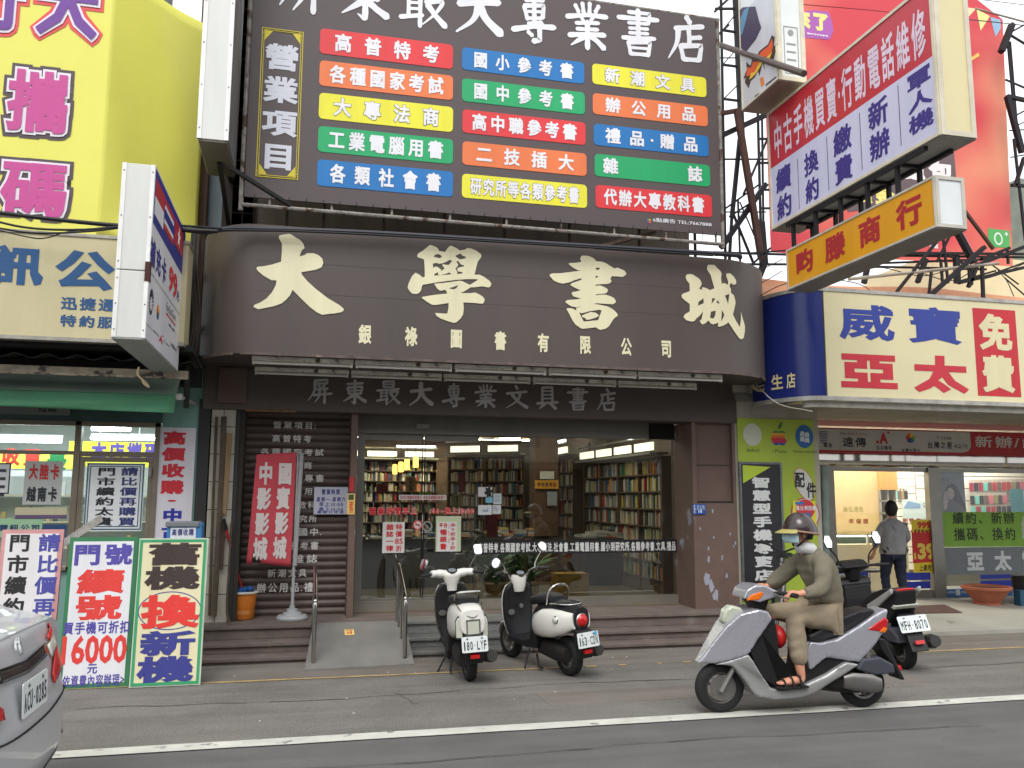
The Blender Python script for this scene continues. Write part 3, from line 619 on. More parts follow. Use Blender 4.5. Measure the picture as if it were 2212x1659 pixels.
# framed column on the left
fu0, fv0 = fb.px(552, 381); fu1, fv1 = fb.px(656, 70); mb = MB()
def frame(mb, fr, u0, v0, u1, v1, w, n0=.002, n1=.006):
    for a in ((u0, v0, u1, v0+w), (u0, v1-w, u1, v1), (u0, v0+w, u0+w, v1-w), (u1-w, v0+w, u1, v1-w)): mb.fbox(fr, *a, n0, n1)
frame(mb, fb, fu0, fv0, fu1, fv1, .008); frame(mb, fb, fu0+.02, fv0+.02, fu1-.02, fv1-.02, .006)
for cx, cy, sx, sy in ((fu0, fv0, 1, 1), (fu1, fv0, -1, 1), (fu0, fv1, 1, -1), (fu1, fv1, -1, -1)):
    tri = [(cx+sx*.03, cy+sy*.03), (cx+sx*.11, cy+sy*.03), (cx+sx*.03, cy+sy*.14)]
    mb.prism(fb, tri if sx*sy > 0 else tri[::-1], .002, .005); frame(mb, fb, *sorted((cx, cx+sx*.045))[:1], *sorted((cy, cy+sy*.06))[:1], *sorted((cx, cx+sx*.045))[1:], *sorted((cy, cy+sy*.06))[1:], .005, .0025, .0065)
yb = mb.build('gold_border', INK((214, 198, 60)), bb)
mb = MB(); text(mb, fb, '營業項目', fb.rect(571, 84, 640, 378), .036, vert=True, fill=.86); mb.build('lettering', INK((214, 216, 226)), bb)
mb = MB(); word(mb, fb, '6點廣告 TEL:7667888', fb.rect(1410, 470, 1537, 490), .012); mb.build('small_lettering', INK(WH), bb)
q = fb.px(1402, 478)
for i, c in enumerate(((214, 60, 60), (226, 190, 60), (70, 170, 90), (60, 120, 190), (150, 80, 170), (230, 130, 60))):
    MB().prism(fb, ellipse(q[0]+.018*math.cos(i*math.pi/3), q[1]+.018*math.sin(i*math.pi/3), .0105, .0105, 10), .003, .006).build('logo_petal', INK(c), bb)
# pipes around and behind the banner
PIPE = M('peeling_pipe', (150, 144, 136), .7, dirt=.45, scale=10, grime=((84, 62, 48), 9, .56))
mb = MB(); zp = bz0-.09
mb.tube([(bx0-.02, BBY+.02, zp+.01), (bx1+.03, BBY+.02, zp-.01)], .022); mb.tube([(bx0-.03, BBY+.03, zp-.05), (bx0-.03, BBY+.03, bz1+2)], .024)
mb.tube([(bx1+.03, BBY+.03, zp-.05), (bx1+.04, BBY+.03, bz1+.02)], .024); mb.tube([(bx0-.03, BBY+.03, bz1+.03), (bx1+.06, BBY+.03, bz1+.01)], .024)
x = bx0+.25
while x < bx1: mb.tube([(x, BBY+.03, zp), (x, BBY+.03, bz0+.06)], .013); x += .62
mb.build('pipe_frame', PIPE, bb, smooth=True)
mb = MB(); x = bx0+.1
while x < bx1: mb.tube([(x, BBY-.012, bz0+.03), (x+.005, BBY+.02, zp+.02)], .003, 4); x += .17
mb.build('tie_wire', M('dark_wire', (40, 38, 36), .7), bb)
mb = MB()
for z, w in ((4.40, .1), (4.16, .12)): mb.box(bx0+.05, bx1-.05, 9.25, 9.29, z-w/2, z+w/2)
mb.build('plank', M('weathered_wood', (112, 98, 82), .85), bb)
mb = MB()
for px in (620, 700, 830, 960, 1090, 1230, 1380, 1500): p = PY(px, 470, 9.1); mb.tube([(p.x, 9.1, cz1), (p.x, 9.1, bz0+.2)], .018, 6)
mb.build('support_post', M('rusty_angle', (74, 58, 50), .8, dirt=.3), bb)
p = PY(1275, 528, 8.9); q = PY(1385, 512, 8.9)
MB().beam(PY(1265, 541, 8.85), PY(1412, 503, 8.95), .1, .03).build('loose_plank', M('raw_plank', (120, 102, 84), .8, dirt=.25, scale=10), loc=tuple(p), label='loose wooden plank lying aslant between billboard and curved sign', cat='plank')
MB().beam(PY(497, 362, 8.3), PY(628, 444, 8.6), .035).build('sign_strut', M('black_iron', (34, 32, 32), .6, .3, dirt=.2), loc=tuple(PY(497, 362, 8.3)), label='black iron strut slanting across the lower left billboard corner', cat='strut')
# ================================================================ left phone shop
LY = 9.6; fw_ = FY(LY)
ls = thing('phone_shop', 'teal phone shop with lit windows under a green cloth awning, left of the bookstore', 'shop', (-2.5, LY, 0))
TEAL = M('teal_paint', (118, 156, 146), .6, dirt=.18, scale=2.5, streak=True)
DTEAL = M('dark_teal_board', (60, 84, 82), .6, dirt=.15)
ALU = M('bronze_aluminium', (128, 118, 104), .45, .3, dirt=.15)
X = lambda px, Y=LY: PY(px, 1000, Y).x
x_r = PY(431, 1000, LY).x
wz = fw_.px(100, 908)[1]; sill = .85
mb = MB(); mb.box(PY(346, 1000, LY).x, x_r, LY, LY+.2, 0, 2.95); mb.box(-7, PY(346, 1000, LY).x, LY+.02, LY+.2, 0, sill)
mb.box(-7, PY(346, 1000, LY).x, LY+.02, LY+.2, wz+.1, 2.95); mb.build('wall', TEAL, ls)
MB().box(-7, PY(346, 1000, LY).x, LY-.02, LY+.019, wz, wz+.26).build('fascia', DTEAL, ls)
mb = MB(); mb.box(-7, PY(360, 50, LY).x, LY+.05, LY+.3, 2.95, 9); mb.box(PY(455, 300, LY).x, cx0+.15, LY+.08, LY+.3, 2.95, 9); mb.build('upper_wall', M('grey_upper_wall', (128, 140, 146), .8, dirt=.1), ls)
MB().box(PY(423, 300, LY).x, PY(455, 300, LY).x, LY-.08, LY+.3, 2.95, 9).build('granite_pilaster', M('brown_granite', (92, 66, 56), .6, dirt=.35, scale=40), ls)
MB().box(-7, x_r, 9.2, 9.45, 2.72, 2.93).build('dark_void_beam', M('shade_black', (30, 30, 30), .9), ls)  # black colour stands for the shade in the recess under the cream sign
MB().box(-7, x_r, 8.55, LY, 2.96, 3.02).build('canopy_slab', M('shade_black', (30, 30, 30), .9), ls)  # slab underside in the same painted shade
# windows
def wrect(a, b, c, d): return fw_.rect(a, b, c, d)
wx = PY(343, 1000, LY).x; mm0, mm1 = fw_.px(156, 1040)[0], fw_.px(170, 1040)[0]; tz0, tz1 = fw_.px(80, 981)[1], fw_.px(80, 973)[1]
mb = MB(); mb.box(mm0, mm1, LY-.03, LY+.06, sill, wz); mb.box(-7, mm0, LY-.02, LY+.05, tz0, tz1); mb.box(mm1, wx, LY-.02, LY+.05, tz0-.015, tz1)
mb.box(wx-.05, wx, LY-.03, LY+.06, sill, wz); mb.box(-7, wx, LY-.03, LY+.06, wz-.05, wz-.001); mb.box(-7, wx, LY-.03, LY+.06, sill, sill+.04)
mb.build('window_frame', ALU, ls, bevel=.004)
mb = MB(); dz = tz0-.02; mb.box(mm1, mm1+.045, LY-.02, LY+.03, sill+.04, dz); mb.box(wx-.095, wx-.05, LY-.02, LY+.03, sill+.04, dz); mb.box(mm1+.045, wx-.095, LY-.02, LY+.03, dz-.05, dz)
d_ = mb.build('door_frame', ALU, ls, bevel=.004)
MB().box(wx-.08, wx-.06, LY-.05, LY-.02, fw_.px(332, 1030)[1], fw_.px(332, 1012)[1]).build('latch', M('latch_grey', (150, 150, 146), .4, .5), d_)
GL2 = GLASS('window_glass', .05, (.92, .97, .97))
for a, b, c, d in ((-7, mm0, tz1, wz-.05), (-7, mm0, sill+.04, tz0), (mm1, wx-.05, tz1, wz-.05), (mm1+.045, wx-.095, sill+.04, dz-.05)):
    MB().box(a, b, LY+.01, LY+.016, c, d).build('window_pane', GL2, ls)
# interior shell
mb = MB(); mb.box(-7, x_r+.1, 13.2, 13.3, 0, 3); mb.box(x_r, x_r+.1, LY+.2, 13.2, 0, 3)
mb.build('inner_wall', M('white_inner_wall', (206, 210, 206), .7, dirt=.06), ls)
MB().box(-7, x_r, LY+.2, 13.2, 2.62, 2.7).build('ceiling', M('white_ceiling', (210, 214, 212), .8, dirt=.05), ls)
MB().box(-7, x_r, LY+.2, 13.2, -.01, .1).build('floor', M('tile_floor', (150, 150, 146), .4), ls)
LIT = EM('lit_tube', (236, 242, 255), 14)
for i, (a, b, y, Y) in enumerate(((-60, 133, 948, 10.6), (198, 282, 926, 10.5), (196, 278, 946, 11.6), (281, 345, 947, 11.6))):
    p, q = PY(a, y, Y), PY(b, y, Y)
    t = thing('ceiling_tube', ['long bright tube lamp behind the upper left window', 'upper bright tube lamp over the shop door', 'lower bright tube lamp left of the vertical red banner side', 'short bright tube lamp nearest the vertical red banner'][i], 'lamp', ((p.x+q.x)/2, Y, p.z), 'lit tubes in the left phone shop')
    MB().tube([p, (q.x, Y, p.z)], .022 if i else .03, 8).build('tube', LIT, t, smooth=True)
    MB().box(p.x, q.x, Y+.0, Y+.06, p.z+.035, p.z+.06).build('housing', M('lamp_housing', (200, 204, 206), .4), t)
    MB().tube([(p.x+.1, Y+.03, p.z+.06), (p.x+.1, Y+.03, 2.63)], .006, 6).build('hanger', MC['lamp_housing'], t)
la = bpy.data.objects.new('shop_lamp', bpy.data.lights.new('shop_lamp', 'AREA')); COL.objects.link(la); la.parent = ls
la.location = Vector((-2.6, 11, 2.55))-OFF[ls.name]; la.data.energy = 70; la.data.shape = 'RECTANGLE'; la.data.size = 4; la.data.size_y = 2; la.data.color = (.92, .97, 1)
# interior yellow hanging banners, shelves and small goods
def flat(name, label, cat, fr, rect, col, th=.006, n0=0, r=0, group=None):
    u0, v0, u1, v1 = rect; t = thing(name, label, cat, tuple(fr.P((u0+u1)/2, v0, n0)), group)
    mb = MB(); mb.prism(fr, rrect(u0, v0, u1, v1, r) if r else [(u0, v0), (u1, v0), (u1, v1), (u0, v1)], n0, n0+th)
    mb.build('sheet', INK(col) if isinstance(col, tuple) else col, t); return t
f11 = FY(11.2)
t = flat('hanging_banner', 'yellow banner with purple characters hanging inside above the shop door', 'banner', f11, f11.rect(150, 953, 400, 1010), (238, 226, 60)); lettering(t, f11, '本店攜碼', f11.rect(196, 953, 346, 1000), (96, 76, 160), .045, n=.008)
f12 = FY(11.0)
t = flat('hanging_banner', 'yellow banner with red and green characters inside the left window', 'banner', f12, f12.rect(-60, 976, 168, 1014), (240, 232, 90)); lettering(t, f12, '收買', f12.rect(2, 966, 92, 1008), (206, 60, 44), .05, n=.008); lettering(t, f12, '最', f12.rect(100, 974, 146, 1018), (40, 130, 70), .04, n=.008)
f13 = FY(13.15)
t = flat('price_strip', 'narrow white paper strip with blue handwriting behind the phone card notice', 'paper strip', f12, f12.rect(10, 1016, 160, 1030), (226, 226, 220)); lettering(t, f12, '機樣式齊', f12.rect(22, 1018, 62, 1028), (70, 80, 140), .02)
sh_ = thing('display_shelf', 'wall shelf of small phone parts inside the left phone shop', 'shelf', (-3.4, 12.9, .1))
mb = MB()
for z in (.9, 1.25, 1.6): mb.box(-5, -1.3, 12.7, 13.15, z-.02, z)
mb.build('board', M('beige_laminate', (190, 178, 150), .5), sh_)
for i in range(46):
    x = -4.9+i*.078; z = rnd.choice((.9, 1.25, 1.6))
    c = rnd.choice(((186, 172, 120), (90, 110, 100), (200, 200, 196), (60, 70, 80), (176, 150, 90)))
    tag(MB().box(x, x+.05, 12.75, 12.79, z+.001, z+rnd.uniform(.1, .2)).build('boxed_accessory', INK(c), loc=(x, 12.77, z)), 'small boxed phone accessory standing on the back shelf', 'box', 'boxed accessories in the left phone shop')
# notices on the left glass
t = flat('notice_board', 'grey card with red and black characters hung in the left shop window', 'notice', fw_, fw_.rect(58, 996, 133, 1090), (176, 178, 176), n0=.035)
lettering(t, fw_, '大陸卡', fw_.rect(65, 1001, 131, 1038), (186, 52, 50), .045, n=.043); lettering(t, fw_, '越南卡', fw_.rect(60, 1050, 126, 1085), (38, 46, 50), .045, n=.043)
t = flat('price_sheet', 'white price sheet with black frame at the left picture edge', 'price list', fw_, fw_.rect(-40, 1000, 22, 1067), (210, 212, 214), n0=.035)
mb = MB(); u = fw_.rect(-40, 1000, 22, 1067); frame(mb, fw_, *u, .012, .042, .045)
for k in range(4): mb.fbox(fw_, u[2]-.2, u[3]-.09-k*.08, u[2]-.04, u[3]-.06-k*.08, .042, .045)
mb.build('print', INK((60, 60, 70)), t)
t = flat('window_poster', 'green and white poster naming the telecom company low in the left window', 'poster', fw_, fw_.rect(-30, 1120, 92, 1160), (150, 186, 150), n0=.035); lettering(t, fw_, '電訊公司', fw_.rect(0, 1132, 90, 1148), (30, 60, 96), .03, n=.043)
flat('window_poster', 'dark blue poster beside the door post low in the left window', 'poster', fw_, fw_.rect(94, 1133, 144, 1170), (34, 66, 110), n0=.035)
t = flat('window_poster', 'wide pale poster with a purple band under the phone card notice', 'poster', fw_, fw_.rect(36, 1096, 146, 1121), (186, 180, 150), n0=.035)
u = fw_.rect(36, 1112, 146, 1120); mb = MB(); mb.fbox(fw_, *u, .042, .045); mb.build('band', INK((96, 80, 110)), t)
fdo = FY(LY-.0)
t = flat('door_poster', 'white poster of two columns of brushed characters on the shop door', 'poster', fdo, fdo.rect(190, 1000, 306, 1147), (222, 224, 224), n0=.02)
mb = MB(); u = fdo.rect(191, 1001, 305, 1144); frame(mb, fdo, *u, .012, .027, .03); frame(mb, fdo, u[0]+.025, u[1]+.03, u[2]-.03, u[3]-.025, .009, .027, .03); mb.build('border', INK((60, 96, 116)), t)
mb = MB(); text(mb, fdo, '請比價再購買', fdo.rect(262, 1008, 294, 1137), .03, vert=True, n=.027); mb.build('lettering', INK((52, 58, 110)), t)
mb = MB(); text(mb, fdo, '門市續約太貴', fdo.rect(211, 1008, 246, 1137), .03, vert=True, n=.027); mb.build('lettering', INK((36, 38, 44)), t)
t = flat('vertical_banner', 'tall white banner with red and blue characters on the teal pilaster', 'banner', fw_, fw_.rect(341, 923, 405, 1290), (210, 206, 212), n0=.004, th=.01)
mb = MB(); text(mb, fw_, '高價收購', fw_.rect(352, 928, 398, 1070), .055, vert=True, n=.016, fill=.9); text(mb, fw_, '·', fw_.rect(358, 1070, 390, 1092), .05, n=.016); mb.build('lettering', INK((196, 44, 56)), t)
mb = MB(); text(mb, fw_, '中古機', fw_.rect(350, 1095, 392, 1205), .05, vert=True, n=.016, fill=.9); mb.build('lettering', INK((44, 50, 150)), t)
f_b = FY(8.7)
t = thing('box_sign', 'small blue box with a white paper sign behind the leaning boards', 'box sign', tuple(f_b.P(f_b.px(395, 1170)[0], .3)))
u = f_b.rect(361, 1130, 428, 1300); MB().fbox(f_b, *u, -.2, 0).build('box', M('blue_plastic', (66, 132, 186), .45), t, bevel=.01)
u = f_b.rect(358, 1127, 431, 1138); MB().fbox(f_b, *u, -.22, .02).build('lid', M('grey_plastic', (122, 126, 130), .5), t, bevel=.008)
u = f_b.rect(369, 1140, 422, 1172); MB().fbox(f_b, *u, .001, .004).build('paper', INK((226, 230, 234)), t); lettering(t, f_b, '高價收購', f_b.rect(371, 1142, 419, 1157), (70, 70, 130), .02, n=.007)
t = flat('number_plate', 'dark blue house number plate under the green awning', 'house number', FY(LY-.03), fw_.rect(314, 880, 344, 893), (34, 42, 84)); lettering(t, FY(LY-.03), '18-2', fw_.rect(318, 881, 340, 892), (120, 130, 170), .0, n=.008)
t = flat('fascia_sign', 'shaded white sign with a red mark under the green awning', 'sign', FY(LY-.03), fw_.rect(-40, 868, 153, 898), (120, 122, 122)); lettering(t, FY(LY-.03), '冠超', fw_.rect(84, 872, 126, 892), (40, 60, 50), .02, n=.008)
# canopy sign (cream), awning, gutter
BSY = 8.45; fs_ = FY(BSY)
bgs = thing('fascia_sign', 'long cream light box with blue characters above the left phone shop', 'shop sign', (-3, BSY, 3))
v0 = fs_.px(130, 728)[1]; v1 = fs_.px(130, 509)[1]; ur = fs_.px(404, 600)[0]
MB().box(-8, ur, BSY, BSY+.35, v0, v1).build('light_box', M('yellowed_acrylic', (198, 188, 150), .35, dirt=.1, scale=1.5, streak=True, grime=((150, 110, 60), 1.6, .72)), bgs)
mb = MB(); mb.box(-8, ur+.01, BSY-.012, BSY+.36, v0-.035, v0-.001); mb.box(-8, ur+.01, BSY-.012, BSY+.36, v1+.001, v1+.03)
mb.build('edge_trim', M('aluminium_trim', (170, 166, 156), .4, .5, dirt=.25, scale=8), bgs)
DB = (40, 84, 132); mb = MB(); text(mb, fs_, '訊', fs_.rect(-18, 524, 95, 622), .045, fill=1); text(mb, fs_, '公', fs_.rect(116, 532, 250, 634), .045, fill=1); text(mb, fs_, '司', fs_.rect(275, 540, 392, 640), .045, fill=1); mb.build('large_lettering', INK(DB), bgs)
mb = MB(); text(mb, fs_, '迅捷通', fs_.rect(130, 639, 249, 675), .03); text(mb, fs_, '特約服務', fs_.rect(128, 678, 287, 713), .03); mb.build('small_lettering', INK(DB), bgs)
gz = FY(8.75); g0 = gz.px(200, 811)[1]; g1 = gz.px(200, 794)[1]; gu = gz.px(406, 810)[0]
mb = MB(); mb.box(-8, gu, 8.75, 8.8, g0, g1); mb.box(-8, gu, 8.70, 8.75, g0-.012, g0+.008)
mb.build('gutter', M('old_gutter', (150, 138, 118), .6, dirt=.45, scale=7, grime=((52, 46, 40), 6, .58)), ls)
def corr(u, v): return (-8+(gu+8)*u, 8.72+.75*v, g1+.09+.022*math.sin(u*2*math.pi*26)+.12*v)
MB().grid(corr, 26*8, 2).build('corrugated_roof', M('dark_sheet', (58, 56, 54), .8, dirt=.3), ls, solid=.006)  # dark corrugated sheet with mottled tone
a1 = FY(8.95); au = a1.px(380, 850)[0]; az1 = a1.px(200, 820)[1]; az0 = a1.px(200, 847)[1]
MB().hexa([(-8, 8.95, az0), (au, 8.95, az0), (au, 8.97, az0), (-8, 8.97, az0), (-8, 9.15, az1+.12), (au+.02, 9.15, az1+.12), (au+.02, 9.17, az1+.12), (-8, 9.17, az1+.12)]).build('awning_top', M('grey_green_canvas', (128, 146, 132), .8, dirt=.12), ls)
az2 = a1.px(200, 882)[1]
def val(u, v):
    x = -8+(au+8)*u; k = max(0, (x+3.2)/(au+3.2))
    return (x, 8.945-.03*v+.014*math.sin(9*v+4*k+x*1.5)*v+.008*math.sin(x*7), az0-(az0-az2+.03*k*v)*v)
MB().grid(val, 90, 8).build('awning_valance', M('green_canvas', (76, 134, 100), .75, dirt=.14, scale=2), ls, smooth=True, solid=.004, angle=180)
mb = MB(); mb.tube([(au+.04, 8.97, az0-.02), (au+.1, LY, az0-.02)], .02); mb.box(au, au+.06, 8.95, 9.0, az0-.05, az0+.01); mb.build('awning_arm', M('white_bracket', (176, 176, 170), .5), ls)
# folded yellow tarpaulin banner
KY, EY = 8.5, 9.3
kx, kz = PY(225, 250, KY).x, PY(210, 508, KY).z
yb = thing('tarpaulin_banner', 'huge bright yellow folded tarpaulin with pink and purple outlined characters', 'banner', (-2.5, KY, 4))
YT = M('yellow_tarp', (224, 220, 100), .45, dirt=.05, scale=1)
ex = PY(436, 300, EY).x; ztop = PY(449, 55, EY).z
def side(u, v):
    x = kx+(ex-kx)*u; y = KY+(EY-KY)*u; z = kz+(ztop-kz)*v
    w = math.sin(u*math.pi)*.03*math.sin(5*u+7*v)+(.05*math.exp(-((u-.25-.5*v)**2)/.004)*max(0, .35-v)*2)
    return (x+w*.6, y-w, z-.12*(1-v)*u)
mb = MB().grid(side, 24, 24); mb.build('side_sheet', YT, yb, smooth=True, solid=.004, angle=180)
MB().box(-9, kx, KY, KY+.02, kz, 9).build('front_sheet', YT, yb)
fk = FY(KY-.001)
def outlined(par, s, rc, c, brush=False):
    for b, col_, n in zip((.13, .075, .035), c, (.004, .012, .02)):
        mb = MB(); text(mb, fk, s, rc, b, n=n, fill=1, K=1/1.07); mb.build('lettering' if col_ is c[2] else 'letter_outline', INK(col_), par)
outlined(yb, '攜', fk.rect(18, 142, 150, 300), ((86, 74, 78), (232, 224, 232), (196, 78, 146)))
outlined(yb, '碼', fk.rect(4, 338, 148, 478), ((86, 74, 78), (232, 224, 232), (196, 78, 146)))
outlined(yb, '大', fk.rect(82, -70, 214, 96), ((226, 84, 84), (232, 224, 236), (112, 66, 150)))
outlined(yb, '行', fk.rect(-76, -90, 52, 78), ((226, 84, 84), (232, 224, 236), (112, 66, 150)))
# ---- projecting light box with the flags
BX = -1.2; fx = FX(BX, False)
lb = thing('projecting_sign', 'white projecting light box with three flags and phone card prices, left of the bookstore', 'blade sign', (BX, 7.5, 2.8))
pn = fx.px(324, 560)[0]; pf = fx.px(393, 640)[0]; zt = fx.px(336, 356)[1]; zb = fx.px(316, 733)[1]; zm = fx.px(327, 592)[1]
wd = .235
FR = M('white_lacquer', (220, 221, 216), .35, dirt=.13, scale=2, streak=True)
for nm, a, b in (('upper_box', zm+.004, zt), ('lower_box', zb, zm-.004)):
    o = MB().box(BX-wd, BX-.004, pn, pf, a, b).build(nm, FR, lb, bevel=.004)
    mb = MB(); mb.box(BX-.03, BX-.002, pn-.006, pn+.02, a, b); mb.box(BX-wd-.002, BX-wd+.03, pn-.006, pn+.02, a, b); mb.build('edge_strip', M('bright_strip', (238, 238, 234), .3), o)
    mb = MB()
    for z in (a+.06, (a+b)/2, b-.06):
        for x in (BX-.016, BX-wd+.014): mb.sph((x, pn-.007, z), .006, seg=6, lat=4)
    mb.build('rivet', M('rivet_grey', (120, 120, 118), .4, .6), o)
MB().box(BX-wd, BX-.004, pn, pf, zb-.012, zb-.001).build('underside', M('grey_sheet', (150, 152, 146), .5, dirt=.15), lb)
MB().box(BX-.03, BX+.006, pn-.012, pn+.05, zm-.08, zm+.07).build('rust_bracket', M('rust_brown', (72, 40, 34), .8, dirt=.3), lb)
PB = INK((222, 222, 226), .3); NV = INK((44, 48, 130))
mb = MB(); mb.fbox(fx, pn, zb, pf, zm-.01, -.004, .001); mb.fbox(fx, pn, zm+.012, pf, zt, -.004, .001); mb.build('face', PB, lb)
zd = fx.px(331, 482)[1]; mb = MB(); mb.fbox(fx, pn+.02, zd, pf, zt-.02, .001, .003); mb.build('blue_field', NV, lb)
def fl_(name, tl, br, stripes, star=None):
    u0, v0, u1, v1 = fx.rect(*tl, *br); t = sum(w for w, _ in stripes); v = v1
    par = None
    for w, c in stripes:
        h = (v1-v0)*w/t; mb = MB().fbox(fx, u0, v-h, u1, v, .003, .005); o = mb.build(name if par is None else 'stripe', INK(c), par or lb); par = par or o; v -= h
    if star:
        cx, cy = (u0+u1)/2, (v0+v1)/2; r = .1
        mb = MB().prism(fx, [(cx+(r if i % 2 == 0 else r*.4)*math.sin(i*math.pi/5), cy+(r if i % 2 == 0 else r*.4)*math.cos(i*math.pi/5)) for i in range(10)][::-1], .0055, .007); mb.build('star', INK((226, 226, 222)), par)
fl_('flag', (337, 385), (351, 496), [(1, (180, 40, 50)), (1, (214, 214, 216))])
fl_('flag', (357, 429), (372, 530), [(1, (180, 40, 50)), (.7, (214, 214, 216)), (1.6, (44, 48, 130)), (.7, (214, 214, 216)), (1, (180, 40, 50))])
fl_('flag', (378, 470), (392, 556), [(1, (180, 40, 50))], True)
mb = MB(); text(mb, fx, '補充卡', fx.rect(325, 504, 357, 622), .03, fill=.9); mb.build('lettering', NV, lb)
mb = MB(); word(mb, fx, '99', fx.rect(366, 569, 380, 652), .03); mb.build('price_lettering', INK((206, 40, 50)), lb)
mb = MB(); text(mb, fx, '元', fx.rect(381, 622, 386, 655), .02); mb.build('lettering', NV, lb)
u0, v0, u1, v1 = fx.rect(320, 627, 332, 684); mb = MB(); cx, cy = (u0+u1)/2, (v0+v1)/2
for i in range(22):
    a = 2*math.pi*i/22; r0, r1 = .05, .085+.02*math.sin(a*.5+1); w = .05
    q = [(cx+r0*math.cos(a), cy+r0*1.1*math.sin(a)), (cx+r1*math.cos(a), cy+r1*1.1*math.sin(a)), (cx+r1*math.cos(a+w*3), cy+r1*1.1*math.sin(a+w*3)), (cx+r0*math.cos(a+w*3), cy+r0*1.1*math.sin(a+w*3))]
    mb.prism(fx, q, .001, .003)
mb.build('logo_ring', INK((40, 40, 70)), lb)
def ball(fr, cx, cy, r, par, n=.001):
    for i, c in enumerate(((226, 190, 50), (110, 160, 60), (40, 96, 150), (50, 60, 120), (196, 50, 50), (222, 110, 50))):
        MB().prism(fr, [(cx, cy)]+[(cx+r*math.cos(-math.pi/2*-1-(i+j/5)*math.pi/3), cy+r*math.sin(math.pi/2-(i+j/5)*math.pi/3)) for j in range(6)][::-1], n, n+.002).build('logo_segment', INK(c), par)
u0, v0, u1, v1 = fx.rect(334, 645, 347, 703); ball(fx, (u0+u1)/2, (v0+v1)/2, (v1-v0)*.42, lb)
mb = MB()
for s, r_ in (('中華電信', (313, 697, 328, 712)), ('台灣大哥大', (329, 714, 343, 725)), ('亞太電信', (352, 733, 365, 750)), ('遠傳', (363, 696, 376, 718))): text(mb, fx, s, fx.rect(*r_), .02)
word(mb, fx, 'Vibo', fx.rect(368, 738, 380, 760), .02); word(mb, fx, 'FarEasTone', fx.rect(358, 668, 379, 680), 0); mb.build('small_lettering', INK((60, 60, 66)), lb)
mb = MB(); word(mb, fx, 'A', fx.rect(343, 722, 350, 744), .04); u = fx.rect(358, 678, 379, 684); mb.fbox(fx, u[0], u[1], u[2], u[1]+.012, .002, .004); text(mb, fx, '+', fx.rect(349, 720, 353, 732), .03); mb.build('red_mark', INK((206, 44, 56)), lb)
mb = MB()
for z in (zm+.05, zm+.6, zb+.55, zb+.15): mb.beam((BX-.1, pf-.01, z), (BX-.02, LY, z), .05)
mb.beam((BX+.02, 9.1, zb-.3), (BX+.02, 9.1, zt+.2), .05); mb.build('mounting_iron', M('dark_iron', (46, 44, 42), .7, .2, dirt=.3), lb)
# ---- tall white box sign next to the pilaster
X2 = -.8; f2 = FX(X2, False); n2 = f2.px(500, 150)[0]; z2 = f2.px(494, 312)[1]
tb = thing('projecting_sign', 'tall plain white projecting sign box beside the brown billboard', 'blade sign', (X2, n2, z2))
MB().box(X2-.27, X2, n2, n2+.9, z2, 9).build('box', FR, tb, bevel=.004)
mb = MB(); mb.box(X2-.275, X2-.235, n2-.008, n2+.02, z2, 9); mb.box(X2-.035, X2+.003, n2-.008, n2+.02, z2, 9); mb.build('edge_strip', MC['bright_strip'], tb)
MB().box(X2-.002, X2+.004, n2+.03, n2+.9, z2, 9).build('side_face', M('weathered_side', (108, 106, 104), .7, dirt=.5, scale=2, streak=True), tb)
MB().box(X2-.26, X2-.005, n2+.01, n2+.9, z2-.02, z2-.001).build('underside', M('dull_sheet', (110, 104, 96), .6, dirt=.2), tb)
mb = MB()
for i in range(7):
    for x in (X2-.255, X2-.016): mb.sph((x, n2-.01, z2+.1+i*.42), .007, seg=6, lat=4)
mb.build('rivet', MC['rivet_grey'], tb)
mb = MB(); mb.beam((X2-.12, n2+.5, z2-.02), (X2-.1, LY, z2-.35), .04); mb.beam((X2-.12, n2+.85, z2+.2), (X2-.1, LY, z2+.2), .05); mb.build('bracket', MC['dark_iron'], tb)
# ---- leaning boards
vv = Vector((0, .07, 1.25)).normalized()
def lean(name, label, tl, tr, br, bl, edge, face, y0):
    o = PZ(*bl, 0.01); o.y = y0 if y0 else o.y
    d = PZ(*br, 0.01)-PZ(*bl, 0.01); u = Vector((1, 0, 0)); u = (u - vv*u.dot(vv)).normalized()
    fr = Fr(o, u, vv); a, b = fr.px(*tl), fr.px(*br); w0, w1 = fr.px(*bl)[0], b[0]; h = a[1]
    t = thing(name, label, 'sign board', tuple(o))
    MB().prism(fr, [(w0, 0), (w1, 0), (w1+.004, h), (w0+.004, h)], -.03, 0).build('panel', edge, t)
    mb = MB(); e = .035; mb.prism(fr, [(w0+e, e), (w1-e, e), (w1-e, h-e), (w0+e, h-e)], .0005, .003); mb.build('face', face, t)
    return t, fr, (w0, 0, w1, h)
GRB = M('green_board_edge', (58, 124, 84), .6, dirt=.15)
t, fr, bx = lean('leaning_board', 'green framed white board reading 16000, leaning beside the car', (150, 1161), (305, 1166), (277, 1484), (123, 1489), GRB, INK((226, 226, 230)), None)
PU, RD = (86, 76, 160), (222, 66, 60)
for s, r_, c, b in (('門號', (157, 1173, 288, 1222), PU, .036), ('續', (163, 1228, 274, 1283), RD, .036), ('號', (160, 1284, 267, 1340), RD, .036), ('買手機可折扣', (137, 1343, 281, 1368), PU, .03), ('元', (188, 1432, 211, 1456), PU, .03), ('<依資費內容辦理>', (124, 1459, 269, 1481), PU, .02)):
    mb = MB(); text(mb, fr, s, fr.rect(*r_), b, fill=.96, n=.004); mb.build('lettering', INK(c), t)
mb = MB(); word(mb, fr, '16000', fr.rect(136, 1373, 272, 1432), .03, n=.004); mb.build('price_lettering', INK(RD), t)
